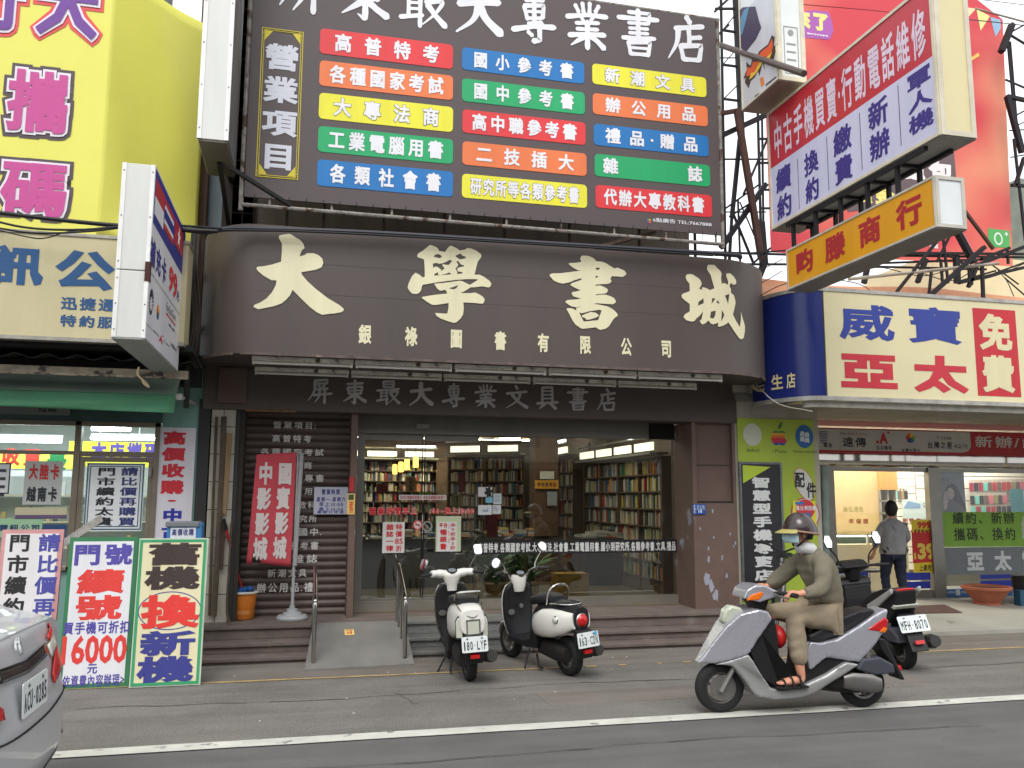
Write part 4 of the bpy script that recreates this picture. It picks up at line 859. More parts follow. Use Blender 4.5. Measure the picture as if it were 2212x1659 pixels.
t, fr, bx = lean('leaning_board', 'cream board with green line border and a circled red character, nearest the steps', (305, 1163), (453, 1163), (432, 1483), (278, 1486), M('cream_board_edge', (200, 210, 190), .6, dirt=.15), INK((228, 220, 180)), None)
mb = MB(); frame(mb, fr, bx[0]+.012, bx[1]+.012, bx[2]-.012, bx[3]-.012, .022, .003, .0055); mb.build('green_line', INK((60, 160, 110)), t)
BRN, IND = (66, 54, 52), (62, 66, 140)
for s, r_, c in (('舊', (314, 1171, 442, 1222), BRN), ('機', (308, 1222, 438, 1274), BRN), ('換', (301, 1283, 435, 1358), (226, 62, 56)), ('新', (297, 1362, 428, 1416), IND), ('機', (291, 1417, 424, 1473), IND)):
    mb = MB(); text(mb, fr, s, fr.rect(*r_), .042, fill=.96, n=.006); mb.build('lettering', INK(c), t)
c = fr.px(367, 1319); e = ellipse(*c, .255, .16, 40); e2 = ellipse(*c, .247, .152, 40); mb = MB()
for i in range(40): j = (i+1) % 40; mb.poly([fr.P(*e[i], .0045), fr.P(*e[j], .0045), fr.P(*e2[j], .0045), fr.P(*e2[i], .0045)])
mb.build('oval_line', INK((70, 70, 150)), t)
t, fr, bx = lean('leaning_board', 'white brush-lettered board half hidden behind the silver car', (3, 1144), (142, 1144), (108, 1486), (-30, 1492), M('pink_board_edge', (206, 150, 150), .6, dirt=.2), INK((224, 222, 222)), None)
mb = MB(); text(mb, fr, '請比價再購買', fr.rect(84, 1150, 110, 1428), .03, vert=True, fill=.92); mb.build('lettering', INK((76, 76, 156)), t)
mb = MB(); text(mb, fr, '門市續約太貴', fr.rect(20, 1150, 44, 1428), .03, vert=True, fill=.92); mb.build('lettering', INK((44, 42, 44)), t)
o = MB().prism(Fr(PY(176, 1148, 8.55), (.8, -.1, .6), (-.6, 0, .8)), [(-.22, -.03), (.2, -.035), (.22, .03), (-.2, .035)], 0, .012).build('rolled_paper', M('newspaper', (170, 166, 160), .8, dirt=.3, scale=20), loc=tuple(PY(176, 1148, 8.55)), label='rolled newspaper stuck above the green framed board', cat='paper')
# ================================================================ right phone shop
RY = 11.6
rs = thing('phone_shop', 'open-fronted phone shop with bright white interior, right of the bookstore', 'shop', (7.5, 9.6, 0))
fgp = FY(BY-.01)
gx0, gx1 = fgp.px(1592, 1000)[0], fgp.px(1771, 1000)[0]; gz1 = fgp.px(1680, 903)[1]
PLW = M('pale_plaster', (176, 170, 156), .8, dirt=.2, streak=True)
mb = MB(); mb.box(gx0-.03, gx1, BY, BY+.6, 0, 2.95); mb.build('pillar', PLW, rs)
RX0, RX1 = gx1-.5, 14.
zcs = 2.78
mb = MB(); mb.box(gx0-.03, 5.72, 9.52, RY+.2, zcs, zcs+.1); mb.box(5.722, RX1, 8.75, RY+.2, zcs, zcs+.1); mb.build('porch_ceiling', M('porch_soffit', (136, 132, 122), .8, dirt=.25, scale=1.5), rs)
mb = MB(); mb.box(RX0, RX0+.1, RY+.1, 17, 0, 2.9); mb.box(RX1, RX1+.1, 9.6, 17, 0, 2.9); mb.box(RX0, RX1, 17, 17.1, 0, 2.9); mb.build('inner_wall', M('cream_inner_wall', (226, 214, 186), .7, dirt=.05), rs)
MB().box(RX0, RX1, RY, 17, 2.7, 2.78).build('ceiling', M('white_ceiling', (210, 214, 212), .8), rs)
MB().box(RX0, RX1, RY-.1, 17, .02, .1).build('floor', M('tile_floor', (150, 150, 146), .4), rs)
pf = MB().hexa([(gx0, 8.9, 0), (RX1, 8.9, 0), (RX1, RY, 0), (gx0, RY, 0), (gx0, 8.9, .05), (RX1, 8.9, .05), (RX1, RY, .09), (gx0, RY, .09)]).build('porch_slab', M('terrazzo', (158, 156, 146), .6, dirt=.16, scale=1.6, grime=((124, 118, 108), 3, .66)), rs)
mb = MB(); mb.box(gx0-.05, RX1, 9.52, 9.7, 2.885, 3.9); mb.build('upper_wall', PLW, rs)
# upper part: copper parapet and cream building behind
fpa = FY(9.5); pz0, pz1 = 3.7, fpa.px(1900, 608)[1]
def par(u, v):
    x = gx0-.1+(RX1-gx0)*u
    return (x, 9.5+.25*v+.02*math.sin(x*3), pz0+(pz1-pz0)*v+.03*math.sin(x*1.7)*v)
MB().grid(par, 60, 4).build('copper_parapet', M('copper_sheet', (206, 146, 108), .55, .1, dirt=.25, scale=1.2, grime=((136, 84, 62), 1.1, .68)), rs, smooth=True, solid=.01)
cb = thing('cream_building', 'plain cream rear wing seen through the sign ironwork at right', 'building', (12, 13, 0))
p = PY(2020, 600, 13).x; MB().box(p, 20, 13, 15, 2.9, PY(2100, 565, 13).z+.1).build('wall', M('cream_render', (234, 218, 176), .8, dirt=.08), cb)
MB().box(PY(2195, 300, 13.5).x, 20, 13.5, 15, 5, PY(2205, 385, 13.5).z).build('roof_block', M('grey_green_roof', (130, 140, 132), .7, dirt=.2), cb)
# curved cream and blue sign
RSY = 8.6; fr5 = FY(RSY)
rz0 = (fr5.px(1790, 856)[1]+fr5.px(2200, 869)[1])/2; rz1 = (fr5.px(1790, 632)[1]+fr5.px(2200, 654)[1])/2
uxl = fr5.px(1778, 700)[0]; rel = uxl-PY(1629, 760, 9.4).x
rsg = thing('curved_shop_sign', 'cream light box sign with a rounded blue end, over the right shop', 'shop sign', (8, 9, rz0))
def rsurf(u, n=0):
    if u < uxl:
        t = math.asin(min(.999, (uxl-u)/rel)); y = 9.5-(9.5-RSY)*math.cos(t); nx, ny = -(9.5-RSY)*math.sin(t), -rel*math.cos(t); l = math.hypot(nx, ny)
        return u+nx/l*n, y+ny/l*n
    return u, RSY-n
arc = [rsurf(uxl-rel*math.sin(math.pi/2*(1-i/12))) for i in range(13)]
fh = Fr((0, 0, 0), (1, 0, 0), (0, 1, 0))
MB().prism(fh, arc+[(uxl+.02, 9.5)], rz0, rz1).build('blue_end', M('blue_acrylic', (34, 46, 116), .25, dirt=.1, scale=2, streak=True), rsg, smooth=True, angle=30)
MB().box(uxl+.021, 14, RSY, 9.5, rz0, rz1).build('cream_box', M('cream_acrylic', (222, 212, 170), .3, dirt=.06, scale=1.2), rsg)
mb = MB()
for z0, z1, o in ((rz0-.05, rz0-.001, .02), (rz1+.001, rz1+.045, .012)):
    pts = [rsurf(uxl-rel*math.sin(math.pi/2*(1-i/12)), o) for i in range(13)]+[(14, RSY-o)]
    for a, b in zip(pts, pts[1:]): mb.hexa([(*a, z0), (*b, z0), (b[0], b[1]+.05, z0), (a[0], a[1]+.05, z0), (*a, z1), (*b, z1), (b[0], b[1]+.05, z1), (a[0], a[1]+.05, z1)])
mb.build('metal_trim', M('dirty_aluminium', (182, 178, 170), .45, .4, dirt=.3, scale=6), rsg)
mb = MB(); pts = [rsurf(uxl-rel*math.sin(math.pi/2*(1-i/12)), -.06) for i in range(8, 13)]+[(9.5, RSY+.06)]
for a, b in zip(pts, pts[1:]): mb.hexa([(*a, rz0-.12), (*b, rz0-.12), (b[0], b[1]+.05, rz0-.12), (a[0], a[1]+.05, rz0-.12), (*a, rz0-.05), (*b, rz0-.05), (b[0], b[1]+.05, rz0-.05), (a[0], a[1]+.05, rz0-.05)])
mb.build('light_strip', M('old_white_strip', (196, 192, 180), .5, dirt=.3, scale=8), rsg)
NB, NR = (44, 62, 150), (198, 46, 60)
for s, r_, c in (('威', (1806, 651, 1938, 741), NB), ('寶', (1953, 657, 2086, 749), NB), ('亞', (1807, 754, 1946, 848), NR), ('太', (1966, 762, 2097, 854), NR)):
    mb = MB(); text(mb, fr5, s, fr5.rect(*r_), .03 if s in '威寶' else .05, fill=1, n=.003); mb.build('large_character', INK(c, .35), rsg)
MB().fbox(fr5, *fr5.rect(2100, 665, 2206, 858), .001, .003).build('red_field', INK((196, 48, 58)), rsg)
mb = MB(); text(mb, fr5, '免費', fr5.rect(2108, 671, 2198, 855), .045, vert=True, fill=.96, n=.005); mb.build('large_character', INK((222, 212, 170)), rsg)
mb = MB(); mb.fbox(fr5, *fr5.rect(2222, 680, 2300, 740), .001, .003); mb.build('lettering', INK(NB), rsg)
ua = PY(1640, 820, 9.2).x; ub = fr5.px(1740, 815)[0]; za = fr5.px(1720, 834)[1]; zb_ = fr5.px(1720, 797)[1]
mb = MB(); text(mb, fr5, '民生店', (ua+.02, za, ub, zb_), .02, fill=.8, mapf=lambda u, v, n: Vector((*rsurf(u, n+.004), v))); mb.build('branch_lettering', INK((224, 210, 160)), rsg)
mb = MB(); mb.tube(smooth_path([(*rsurf(uxl-.42, .02), rz1+.02), (*rsurf(uxl-.47, .03), rz1-.4), (*rsurf(uxl-.52, .03), rz1-.75), (*rsurf(uxl-.38, .03), rz0-.02), (*rsurf(uxl-.15, .03), rz0-.18)]), .006, 6)
mb.build('loose_string', M('pale_cord', (200, 196, 180), .7), loc=(uxl-.45, RSY, rz0), label='thin pale string dangling over the blue end of the cream sign', cat='string')
# ---- pillar panels
def lw(name, s, r_, par, fr, col, b=0.0, n=.006): mb = MB(); word(mb, fr, s, fr.rect(*r_), b, n=n); return mb.build(name, INK(col), par)
gp = thing('signboard', 'lime green sign panel with phone system logos on the pillar', 'sign panel', tuple(fgp.P(5.7, .5)))
MB().fbox(fgp, *fgp.rect(1591, 903, 1771, 1300), .001, .012).build('panel', M('lime_print', (160, 180, 60), .45, dirt=.12, scale=2), gp)
c = fgp.px(1624, 939); MB().prism(fgp, ellipse(*c, .125, .14), .013, .016).build('white_disc', INK((196, 200, 180)), gp)
lw('small_lettering', 'Android', (1611, 967, 1639, 977), gp, fgp, (74, 84, 50), n=.013); lw('small_lettering', 'i Phone', (1668, 970, 1698, 979), gp, fgp, (74, 84, 50), n=.013); lw('small_lettering', 'Windowsmobile', (1711, 972, 1764, 979), gp, fgp, (74, 84, 50), n=.013)
ap = [(.5,.86),(.62,.9),(.76,.9),(.9,.82),(.95,.74),(.86,.64),(.84,.5),(.9,.38),(1.0,.3),(.92,.12),(.8,.0),(.68,-.02),(.56,.03),(.45,.03),(.33,-.02),(.2,0),(.08,.14),(.0,.36),(.0,.6),(.08,.8),(.22,.9),(.36,.9)]
u0, v0, u1, v1 = fgp.rect(1664, 927, 1699, 962)
for i, cc in enumerate(((64, 130, 60), (214, 160, 50), (214, 110, 50), (196, 50, 60), (190, 40, 90), (50, 80, 150))):
    lo, hi = .92-(i+1)*.157, .92-i*.157
    def clip(P, y, keep_above):
        out = []
        for a, b in zip(P, P[1:]+P[:1]):
            ia = (a[1] >= y) == keep_above; ib = (b[1] >= y) == keep_above
            if ia: out.append(a)
            if ia != ib: t = (y-a[1])/(b[1]-a[1]); out.append((a[0]+(b[0]-a[0])*t, y))
        return out
    q = clip(clip(ap, lo, True), hi, False)
    if len(q) > 2: MB().prism(fgp, [(u0+(u1-u0)*x, v0+(v1-v0)*y) for x, y in q][::-1], .013, .016).build('logo_band', INK(cc), gp)
MB().prism(fgp, ellipse(u0+(u1-u0)*.6, v1+.045, .02, .05, 12, -.5), .013, .016).build('logo_leaf', INK((50, 110, 56)), gp)
c = fgp.px(1736, 943); MB().prism(fgp, ellipse(*c, .125, .145), .013, .016).build('blue_disc', INK((40, 96, 160)), gp)
for i in (0, 1):
    for j in (0, 1):
        x, y = c[0]-.062+i*.066, c[1]-.066+j*.066-.012*i
        MB().prism(fgp, [(x, y), (x+.03, y+.008), (x+.058, y-.004), (x+.062, y+.054), (x+.034, y+.066), (x+.004, y+.058)], .017, .019).build('logo_pane', INK((196, 204, 206)), gp)
c = fgp.px(1736, 1046)
MB().prism(fgp, ellipse(*c, .12, .215, 28, .45), .013, .015).build('oval_rim', INK((206, 120, 60)), gp); MB().prism(fgp, ellipse(*c, .112, .207, 28, .45), .0155, .017).build('oval', INK((206, 206, 198)), gp)
mb = MB(); text(mb, fgp, '配', fgp.rect(1713, 1018, 1738, 1055), .03, n=.018, fill=1); text(mb, fgp, '件', fgp.rect(1739, 1040, 1763, 1077), .03, n=.018, fill=1); mb.build('lettering', INK((40, 40, 44)), gp)
c = fgp.px(1738, 1110); MB().prism(fgp, ellipse(*c, .2, .2, 28), .013, .0145).build('red_ring', INK((190, 60, 70)), gp); MB().prism(fgp, ellipse(*c, .185, .185, 28), .015, .0165).build('ring_field', INK((206, 206, 198)), gp)
f6 = FY(BY-.032)
t = flat('discount_poster', 'yellow poster with a red disc reading 1000 percent on the lime panel', 'poster', f6, f6.rect(1712, 1082, 1764, 1152), (226, 214, 70))
c = f6.px(1739, 1100); MB().prism(f6, ellipse(*c, .13, .12), .007, .009).build('red_disc', INK((206, 60, 66)), t)
mb = MB(); word(mb, f6, '1000%', f6.rect(1716, 1107, 1752, 1122), .05, n=.012); mb.build('price_lettering', INK((50, 110, 180)), t)
mb = MB(); text(mb, f6, '高比例回饋', f6.rect(1718, 1092, 1762, 1103), .03, n=.0105); mb.build('lettering', INK((226, 226, 230)), t)
u = f6.rect(1717, 1084, 1736, 1090); mb = MB().fbox(f6, *u, .007, .01); mb.build('blue_tag', INK((60, 120, 190)), t)
t = thing('signboard', 'tall black sign with white characters framed in steel on the pillar foot', 'sign panel', tuple(f6.P(5.4, .5)))
u = f6.rect(1598, 1001, 1694, 1290); MB().fbox(f6, u[0], u[1], u[2], u[3], -.005, .012).build('panel', M('black_print', (42, 42, 46), .4, dirt=.1), t)
MB().prism(f6, [(u[0]+.03, u[3]-.24), (u[2]-.13, u[3]-.04), (u[0]+.03, u[3]-.02)], .0125, .014).build('green_corner', INK((172, 194, 58)), t)
mb = MB(); frame(mb, f6, u[0]-.02, u[1]-.02, u[2]+.02, u[3]+.02, .028, -.004, .02); mb.build('steel_frame', M('worn_steel_edge', (120, 124, 126), .4, .6, dirt=.3, scale=9), t)
mb = MB(); text(mb, f6, '智慧型手機專賣店', f6.rect(1621, 1028, 1672, 1256), .045, vert=True, fill=.9, n=.013); mb.build('lettering', INK((206, 208, 206)), t)
MB().tube([PY(1781, 1005, BY+.05), PY(1785, 1290, BY+.05)], .05, 10).build('drain_pipe', M('grey_green_pipe', (120, 134, 126), .5, dirt=.25, scale=6), rs, smooth=True)
# ---- shop front at RY
f7 = FY(RY)
ls_ = thing('logo_strip', 'white and red strip of phone company logos over the right shop door', 'shop sign', (9, RY, 2.3))
f8 = FY(RY-.3); u = f8.rect(1774, 923, 2240, 984); w1 = f8.px(2096, 950)[0]
v0, v1 = f8.px(1990, 981)[1], f8.px(1990, 929)[1]
MB().box(u[0]-.4, 14, RY-.3, RY-.2, v0, v1).build('red_strip', INK((176, 44, 48)), ls_)
MB().prism(f8, [(u[0]-.4, v0+.035), (w1-.15, v0+.035), (w1-.05, v0+.06), (w1, v0+.13), (w1, v1-.02), (u[0]-.4, v1-.02)], .001, .004).build('white_field', INK((190, 186, 178)), ls_)
DG = (58, 58, 62)
mb = MB()
for s, r_ in (('遠傳', (1817, 943, 1873, 967)), ('亞太電信', (1891, 962, 1927, 972)), ('台灣大哥大', (1946, 968, 1988, 977)), ('台灣之星', (2001, 953, 2058, 970)), ('電信', (1777, 956, 1798, 967))): text(mb, f8, s, f8.rect(*r_), .02, n=.006)
word(mb, f8, 'T STAR', f8.rect(2022, 943, 2056, 950), .01, n=.006); word(mb, f8, '4GLTE', f8.rect(2060, 960, 2090, 969), .01, n=.006); word(mb, f8, 'FarEasTone', f8.rect(1815, 934, 1872, 939), 0, n=.006)
mb.build('lettering', INK(DG), ls_)
mb = MB(); word(mb, f8, 'A', f8.rect(1898, 934, 1918, 959), .05, n=.006); text(mb, f8, '+', f8.rect(1913, 928, 1924, 940), .04, n=.006); w = f8.rect(1812, 939, 1876, 941); mb.fbox(f8, *w, .005, .007); mb.prism(f8, ellipse(*f8.px(1895, 955), .025, .025, 12), .005, .007); mb.build('red_mark', INK((196, 44, 56)), ls_)
ball(f8, *f8.px(1966, 946), .075, ls_, .005)
mb = MB(); c = f8.px(1775, 945)
for i in range(7): mb.fbox(f8, c[0]-.05+i*.004, c[1]+.08-i*.026, c[0]+.1-i*.003, c[1]+.09-i*.026, .005, .007)
mb.build('blue_logo', INK((44, 60, 120)), ls_)
mb = MB(); text(mb, f8, '新辦/續約', f8.rect(2102, 940, 2290, 971), .02, n=.003); mb.build('white_lettering', INK((206, 196, 190)), ls_)
MIR = M('mirror_steel', (176, 172, 164), .12, 1., dirt=.1)
hz1 = f7.px(1990, 984)[1]; hz0 = f7.px(1990, 1010)[1]
def hd(u, v): return (gx1-.2+(14-gx1)*u, RY-.06+.01*math.sin(u*60)+.006*math.sin(u*171), hz0+(v0+.1-hz0)*v)
MB().grid(hd, 120, 3).build('steel_header', MIR, rs, smooth=True, solid=.01)
jx0 = PY(1780, 1150, RY).x; jx1 = PY(1803, 1150, RY).x; dx1 = f7.px(2012, 1150)[0]; dx2 = f7.px(2032, 1150)[0]; sz = .09
mb = MB(); mb.box(jx0-.6, jx1, RY-.05, RY+.05, sz, hz0); mb.box(dx1-.04, dx2, RY-.06, RY+.05, sz, hz0); mb.box(dx2, 14, RY-.05, RY+.05, sz, f7.px(2100, 1272)[1]); mb.box(jx1, dx1-.04, RY-.03, RY+.03, sz, f7.px(1900, 1276)[1])
mb.box(jx1, 14, RY-.03, RY+.03, hz0-.07, hz0)
mb.build('door_frame', M('satin_steel', (140, 138, 130), .35, .6, dirt=.15), rs)
GL3 = GLASS('clear_glass', .04)
mb = MB().box(jx1, dx1-.04, RY-.005, RY+.005, sz+.1, hz0-.07); dg = mb.build('glass_door', GL3, rs)
mb = MB().box(dx2, 14, RY-.005, RY+.005, sz+.1, hz0-.07); mb.build('shop_window', GL3, rs)
BL = INK((34, 52, 160)); f9 = FY(RY-.012)
mb = MB()
for y0, y1 in ((1237, 1252), (1257, 1271)):
    for a, b in ((1806, 1876), (1946, 2010)):
        mb.fbox(f9, *f9.rect(a, y0, b, y1), .0, .003)
mb.build('blue_stripe', BL, dg)
t = flat('window_graphic', 'green and grey window film with black and white characters in the right shop window', 'window film', f9, (f9.px(2033, 1150)[0], f9.px(2100, 1181)[1], 14, f9.px(2100, 1106)[1]), (132, 178, 66))
u = (f9.px(2036, 1150)[0], f9.px(2100, 1241)[1], 14, f9.px(2100, 1182)[1]); MB().fbox(f9, *u, 0, .006).build('grey_film', INK((122, 128, 132)), t)
mb = MB(); text(mb, f9, '續約、新辦', f9.rect(2054, 1105, 2193, 1133), .015, n=.008); text(mb, f9, '攜碼、換約', f9.rect(2057, 1139, 2196, 1168), .015, n=.008); mb.build('black_lettering', INK((44, 60, 36)), t)
mb = MB(); text(mb, f9, '亞太電', f9.rect(2074, 1189, 2255, 1233), .045, n=.008, fill=.66); mb.build('white_lettering', INK((216, 220, 222)), t)
mb = MB(); text(mb, f9, '續', f9.rect(2201, 1112, 2240, 1166), .05, n=.0075); mb.build('pale_lettering', INK((190, 200, 180)), t)
mb = MB(); mb.fbox(f9, f9.px(2036, 0)[0], f9.px(2100, 1251)[1], 14, f9.px(2100, 1242)[1], 0, .005); mb.fbox(f9, f9.px(2036, 0)[0], f9.px(2100, 1271)[1], 14, f9.px(2100, 1255)[1], 0, .005); mb.build('blue_stripe', BL, t)
u = f9.rect(2040, 1272, 2400, 1285); MB().fbox(f9, u[0], u[1], 14, u[3], .035, .05).build('brand_strip', INK((40, 86, 140)), t)
for x in (2042, 2072, 2190): lw('small_lettering', 'NOKIA', (x, 1276, x+16, 1281), t, f9, (196, 206, 210), .0, n=.052)
for x in (2059, 2181): MB().fbox(f9, *f9.rect(x, 1273, x+10, 1285), .051, .054).build('photo_patch', INK((176, 186, 190)), t)
t = flat('price_poster', 'yellow and red price poster reading 999 and 39 on the shop door', 'poster', f9, f9.rect(1968, 1123, 2022, 1236), (232, 206, 48))
u = f9.rect(1968, 1152, 2021, 1216); n_ = 12; P = [(u[0], u[1]), (u[2], u[1]+.02)]+[(u[2]-(u[2]-u[0])*i/n_, u[3]+(.0 if i % 2 else .06)) for i in range(n_+1)]
MB().prism(f9, P, .007, .009).build('red_burst', INK((200, 44, 40)), t)
lw('price_lettering', '39', (1980, 1173, 2021, 1209), t, f9, (236, 206, 90), .05, n=.011); lw('price_lettering', '999', (1980, 1127, 2010, 1142), t, f9, (206, 50, 44), .05, n=.009); lw('price_lettering', '$', (1972, 1194, 1979, 1209), t, f9, (236, 206, 90), .02, n=.011)
mb = MB(); text(mb, f9, '不限速39折', f9.rect(1974, 1143, 2009, 1150), .01, n=.009); text(mb, f9, '上網吃到', f9.rect(1984, 1219, 2022, 1234), .02, n=.009); mb.build('lettering', INK((60, 50, 30)), t)
mb = MB(); text(mb, f9, '年保固', f9.rect(1831, 1120, 1878, 1132), .03, n=.002, fill=.8); text(mb, f9, '刷螢修', f9.rect(1948, 1119, 1990, 1131), .03, n=.002); mb.build('red_lettering', INK((214, 60, 50)), dg)
mb = MB(); text(mb, f9, '詠弘通信', f9.rect(1820, 1093, 1866, 1107), .0, n=.002); mb.build('green_lettering', INK((150, 190, 80)), dg)
t = flat('model_poster', 'grey blue poster of a long-haired woman inside the right shop window', 'poster', FY(RY+.05), f7.rect(2022, 1015, 2092, 1110), (112, 128, 142))
f10 = FY(RY+.044)
lw('lettering', 'R11s', (2034, 1031, 2049, 1039), t, f10, (50, 60, 70), .01); c = f10.px(2056, 1068)
def P10(pts): return [f10.px(x, y) for x, y in pts][::-1]
MB().prism(f10, P10([(2042, 1060), (2046, 1049), (2056, 1045), (2066, 1050), (2074, 1068), (2084, 1089), (2088, 1106), (2078, 1100), (2066, 1086), (2056, 1080), (2048, 1070)]), .003, .005).build('dark_hair', INK((44, 44, 52)), t)
MB().prism(f10, P10([(2046, 1056), (2052, 1053), (2059, 1058), (2061, 1070), (2056, 1079), (2049, 1077), (2046, 1068)]), .006, .008).build('face', INK((176, 166, 166)), t)
MB().prism(f10, P10([(2040, 1106), (2044, 1088), (2052, 1079), (2062, 1084), (2076, 1092), (2086, 1110)]), .0055, .007).build('jacket', INK((84, 86, 98)), t)
MB().prism(f10, P10([(2036, 1080), (2040, 1062), (2045, 1061), (2047, 1084), (2044, 1100), (2038, 1100)]), .0085, .01).build('hand', INK((170, 162, 164)), t)
lamp = bpy.data.objects.new('shop_lamp', bpy.data.lights.new('shop_lamp', 'AREA')); COL.objects.link(lamp); lamp.parent = rs
lamp.location = Vector((9.6, 13.6, 2.66))-OFF[rs.name]; lamp.data.energy = 330; lamp.data.shape = 'RECTANGLE'; lamp.data.size = 5; lamp.data.size_y = 3; lamp.data.color = (1, .95, .84)
for i, (px, Y) in enumerate(((1850, 13.2), (1960, 13.2), (2120, 13.4))):
    t = thing('ceiling_panel_lamp', ['left', 'middle', 'right'][i]+' lit ceiling panel in the bright right phone shop', 'lamp', (PY(px, 1000, Y).x, Y, 2.69), 'lit ceiling panels of the right shop')
    x = OFF[t.name].x; MB().box(x-.5, x+.5, Y-.15, Y+.15, 2.68, 2.695).build('diffuser', EM('lit_panel', (255, 246, 226), 6), t)
    mb = MB(); frame(mb, Fr((x, Y, 2.695), (1, 0, 0), (0, -1, 0)), -.52, -.17, .52, .17, .02, 0, .02); mb.build('rim', MC['lamp_housing'], t)
# interior walls, slatwall, packets, counter
t = thing('partition', 'warm beige partition wall inside the right shop behind the glass door', 'partition', (PY(1850, 1100, 13).x, 13, .1))
MB().box(PY(1790, 1100, 13).x, PY(1905, 1100, 13).x, 13, 13.1, .1, 2.69).build('panel', M('beige_panel', (214, 184, 130), .5, dirt=.1), t)
t = thing('cupboard', 'honey-coloured wooden cupboard standing beside the beige partition', 'cupboard', (PY(1925, 1100, 12.9).x, 12.9, .1))
a, b = PY(1907, 1100, 12.9).x, PY(1942, 1100, 12.9).x
MB().box(a, b, 12.9, 13.4, 1.75, 2.68).build('upper_door', M('honey_wood', (206, 150, 80), .45, dirt=.2, scale=5, streak=True), t)
mb = MB()
for k in range(6): mb.box(a, b, 12.95, 13.4, .5+k*.21, .52+k*.21)
mb.box(a, a+.02, 12.95, 13.4, .1, 1.75); mb.box((a+b)/2-.01, (a+b)/2+.01, 12.95, 13.4, .1, 1.75); mb.box(b-.02, b, 12.95, 13.4, .1, 1.75); mb.build('rack', M('grey_rack', (150, 146, 132), .6), t)
t = thing('slatwall', 'white slatted display wall behind the customer in the right shop', 'display wall', (PY(1970, 1100, 14).x, 14, .1))
a, b = PY(1940, 1100, 14).x, PY(2030, 1100, 14).x; mb = MB(); z = .3
while z < 2.6: mb.box(a, b, 14, 14.03, z, z+.125); z += .14
mb.build('slat', M('white_laminate', (226, 222, 210), .5), t)
MB().box(a, b, 14.03, 14.06, .1, 2.69).build('backing', M('grey_shadow', (120, 116, 108), .7), t)
t2 = thing('slatwall', 'long white display wall holding rows of phone cases at right', 'display wall', (PY(2150, 1100, 13).x, 13, .1))
a = PY(2090, 1100, 13).x; mb = MB(); z = .5
while z < 2.55: mb.box(a-1, 14, 13, 13.03, z, z+.2); z += .215
mb.build('slat', MC['white_laminate'], t2); MB().box(a-1, 14, 13.03, 13.06, .1, 2.69).build('backing', MC['grey_shadow'], t2)
f13 = FY(12.93); cols = [('dark grey', (70, 66, 66)), ('red', (170, 50, 54)), ('pink', (206, 110, 130)), ('brown', (110, 84, 76)), ('olive', (140, 132, 90)), ('teal', (110, 186, 176)), ('black', (46, 44, 48)), ('crimson', (150, 44, 66))]
def packet(px, py, Y, fr, row, k):
    c = cols[k % len(cols)]; x, z = fr.px(px, py)
    t = thing('phone_case_packet', '%s phone case packet on the %s, right shop' % (c[0], row), 'phone case', tuple(fr.P(x, z-.11)), 'phone case packets on the display walls')
    MB().prism(fr, rrect(x-.04, z-.1, x+.04, z+.05, .012, 2), 0, .012).build('case', INK(c[1], .35), t)
    MB().fbox(fr, x-.046, z-.108, x+.046, z+.1, -.004, -.001).build('card', INK((190, 180, 168), .3), t)
    MB().tube([fr.P(x, z+.085, .02), fr.P(x, z+.085, -.06)], .003, 5).build('hook', M('hook_wire', (150, 150, 150), .4, .7), t)
k = 0
for row, y, xs in (('top hook row', 1049, range(2098, 2216, 10)), ('second hook row', 1077, range(2100, 2172, 10)), ('third hook row', 1101, range(2102, 2190, 11))):
    for x in xs: packet(x, y-(x-2098)*.02, 12.93, f13, row, rnd.randrange(8)); k += 1
f14 = FY(13.95)
for x in range(1914, 1962, 7): packet(x, 1066, 13.95, f14, 'white slats beside the door', rnd.randrange(8))
flat('hanging_poster', 'teal poster hanging between the phone cases at far right', 'poster', f13, f13.rect(2178, 1056, 2210, 1106), (66, 130, 146), n0=.03)
t = flat('promo_board', 'pale blue product board behind the customer by the door', 'notice', f13, f13.rect(1948, 1080, 2016, 1120), (206, 220, 222)); u = f13.rect(1950, 1082, 1988, 1098)
mb = MB().prism(f13, [(u[0], u[1]), (u[2], u[1]), (u[2], u[3]-.05), (u[0]+.1, u[3])], .007, .009); mb.build('blue_print', INK((130, 160, 200)), t)
lw('lettering', 'Gt+', (1992, 1086, 2006, 1096), t, f13, (70, 70, 74), .0, n=.008)
t = thing('display_counter', 'cream display counter with lit glass top case inside the right shop', 'counter', (PY(1850, 1250, 12.4).x, 12.4, .1))
fcn = FY(12.4); a, b = fcn.px(1792, 1200)[0], fcn.px(1962, 1200)[0]; z0 = fcn.px(1850, 1176)[1]; z1 = fcn.px(1850, 1154)[1]
MB().box(a, b, 12.4, 13, .1, z0).build('base', M('cream_laminate', (226, 214, 184), .45, dirt=.05), t)
MB().box(a, b, 12.41, 13, z1, z1+.02).build('glass_top', GLASS('case_glass', .12), t)
mb = MB(); 
for x in (a, (a+b)/2-.02, b-.03): mb.box(x, x+.03, 12.4, 12.44, z0, z1)
mb.box(a, b, 12.4, 12.43, z1-.02, z1-.001); mb.build('case_frame', M('case_frame', (200, 196, 184), .4, .3), t)
MB().box(a+.03, b-.03, 12.6, 13, z0+.01, z0+.1).build('phone_stand', M('dark_phones', (60, 70, 66), .3), t)
MB().tube([(a+.05, 12.5, z1-.03), (b-.05, 12.5, z1-.03)], .012, 6).build('strip_lamp', EM('case_lamp', (230, 250, 236), 6), t)
MB().lathe([(.0, .45), (.15, .452), (.16, .47), (.15, .485), (0, .487)], (0, 0, 0)).build('x', M('black_vinyl', (30, 28, 30), .5), None) if False else None
t = thing('bar_stool', 'round black-topped stool in front of the shop counter', 'stool', (PY(1878, 1255, 12.0).x, 12.0, .1)); o = OFF[t.name]
zt = PY(1878, 1230, 12.0).z
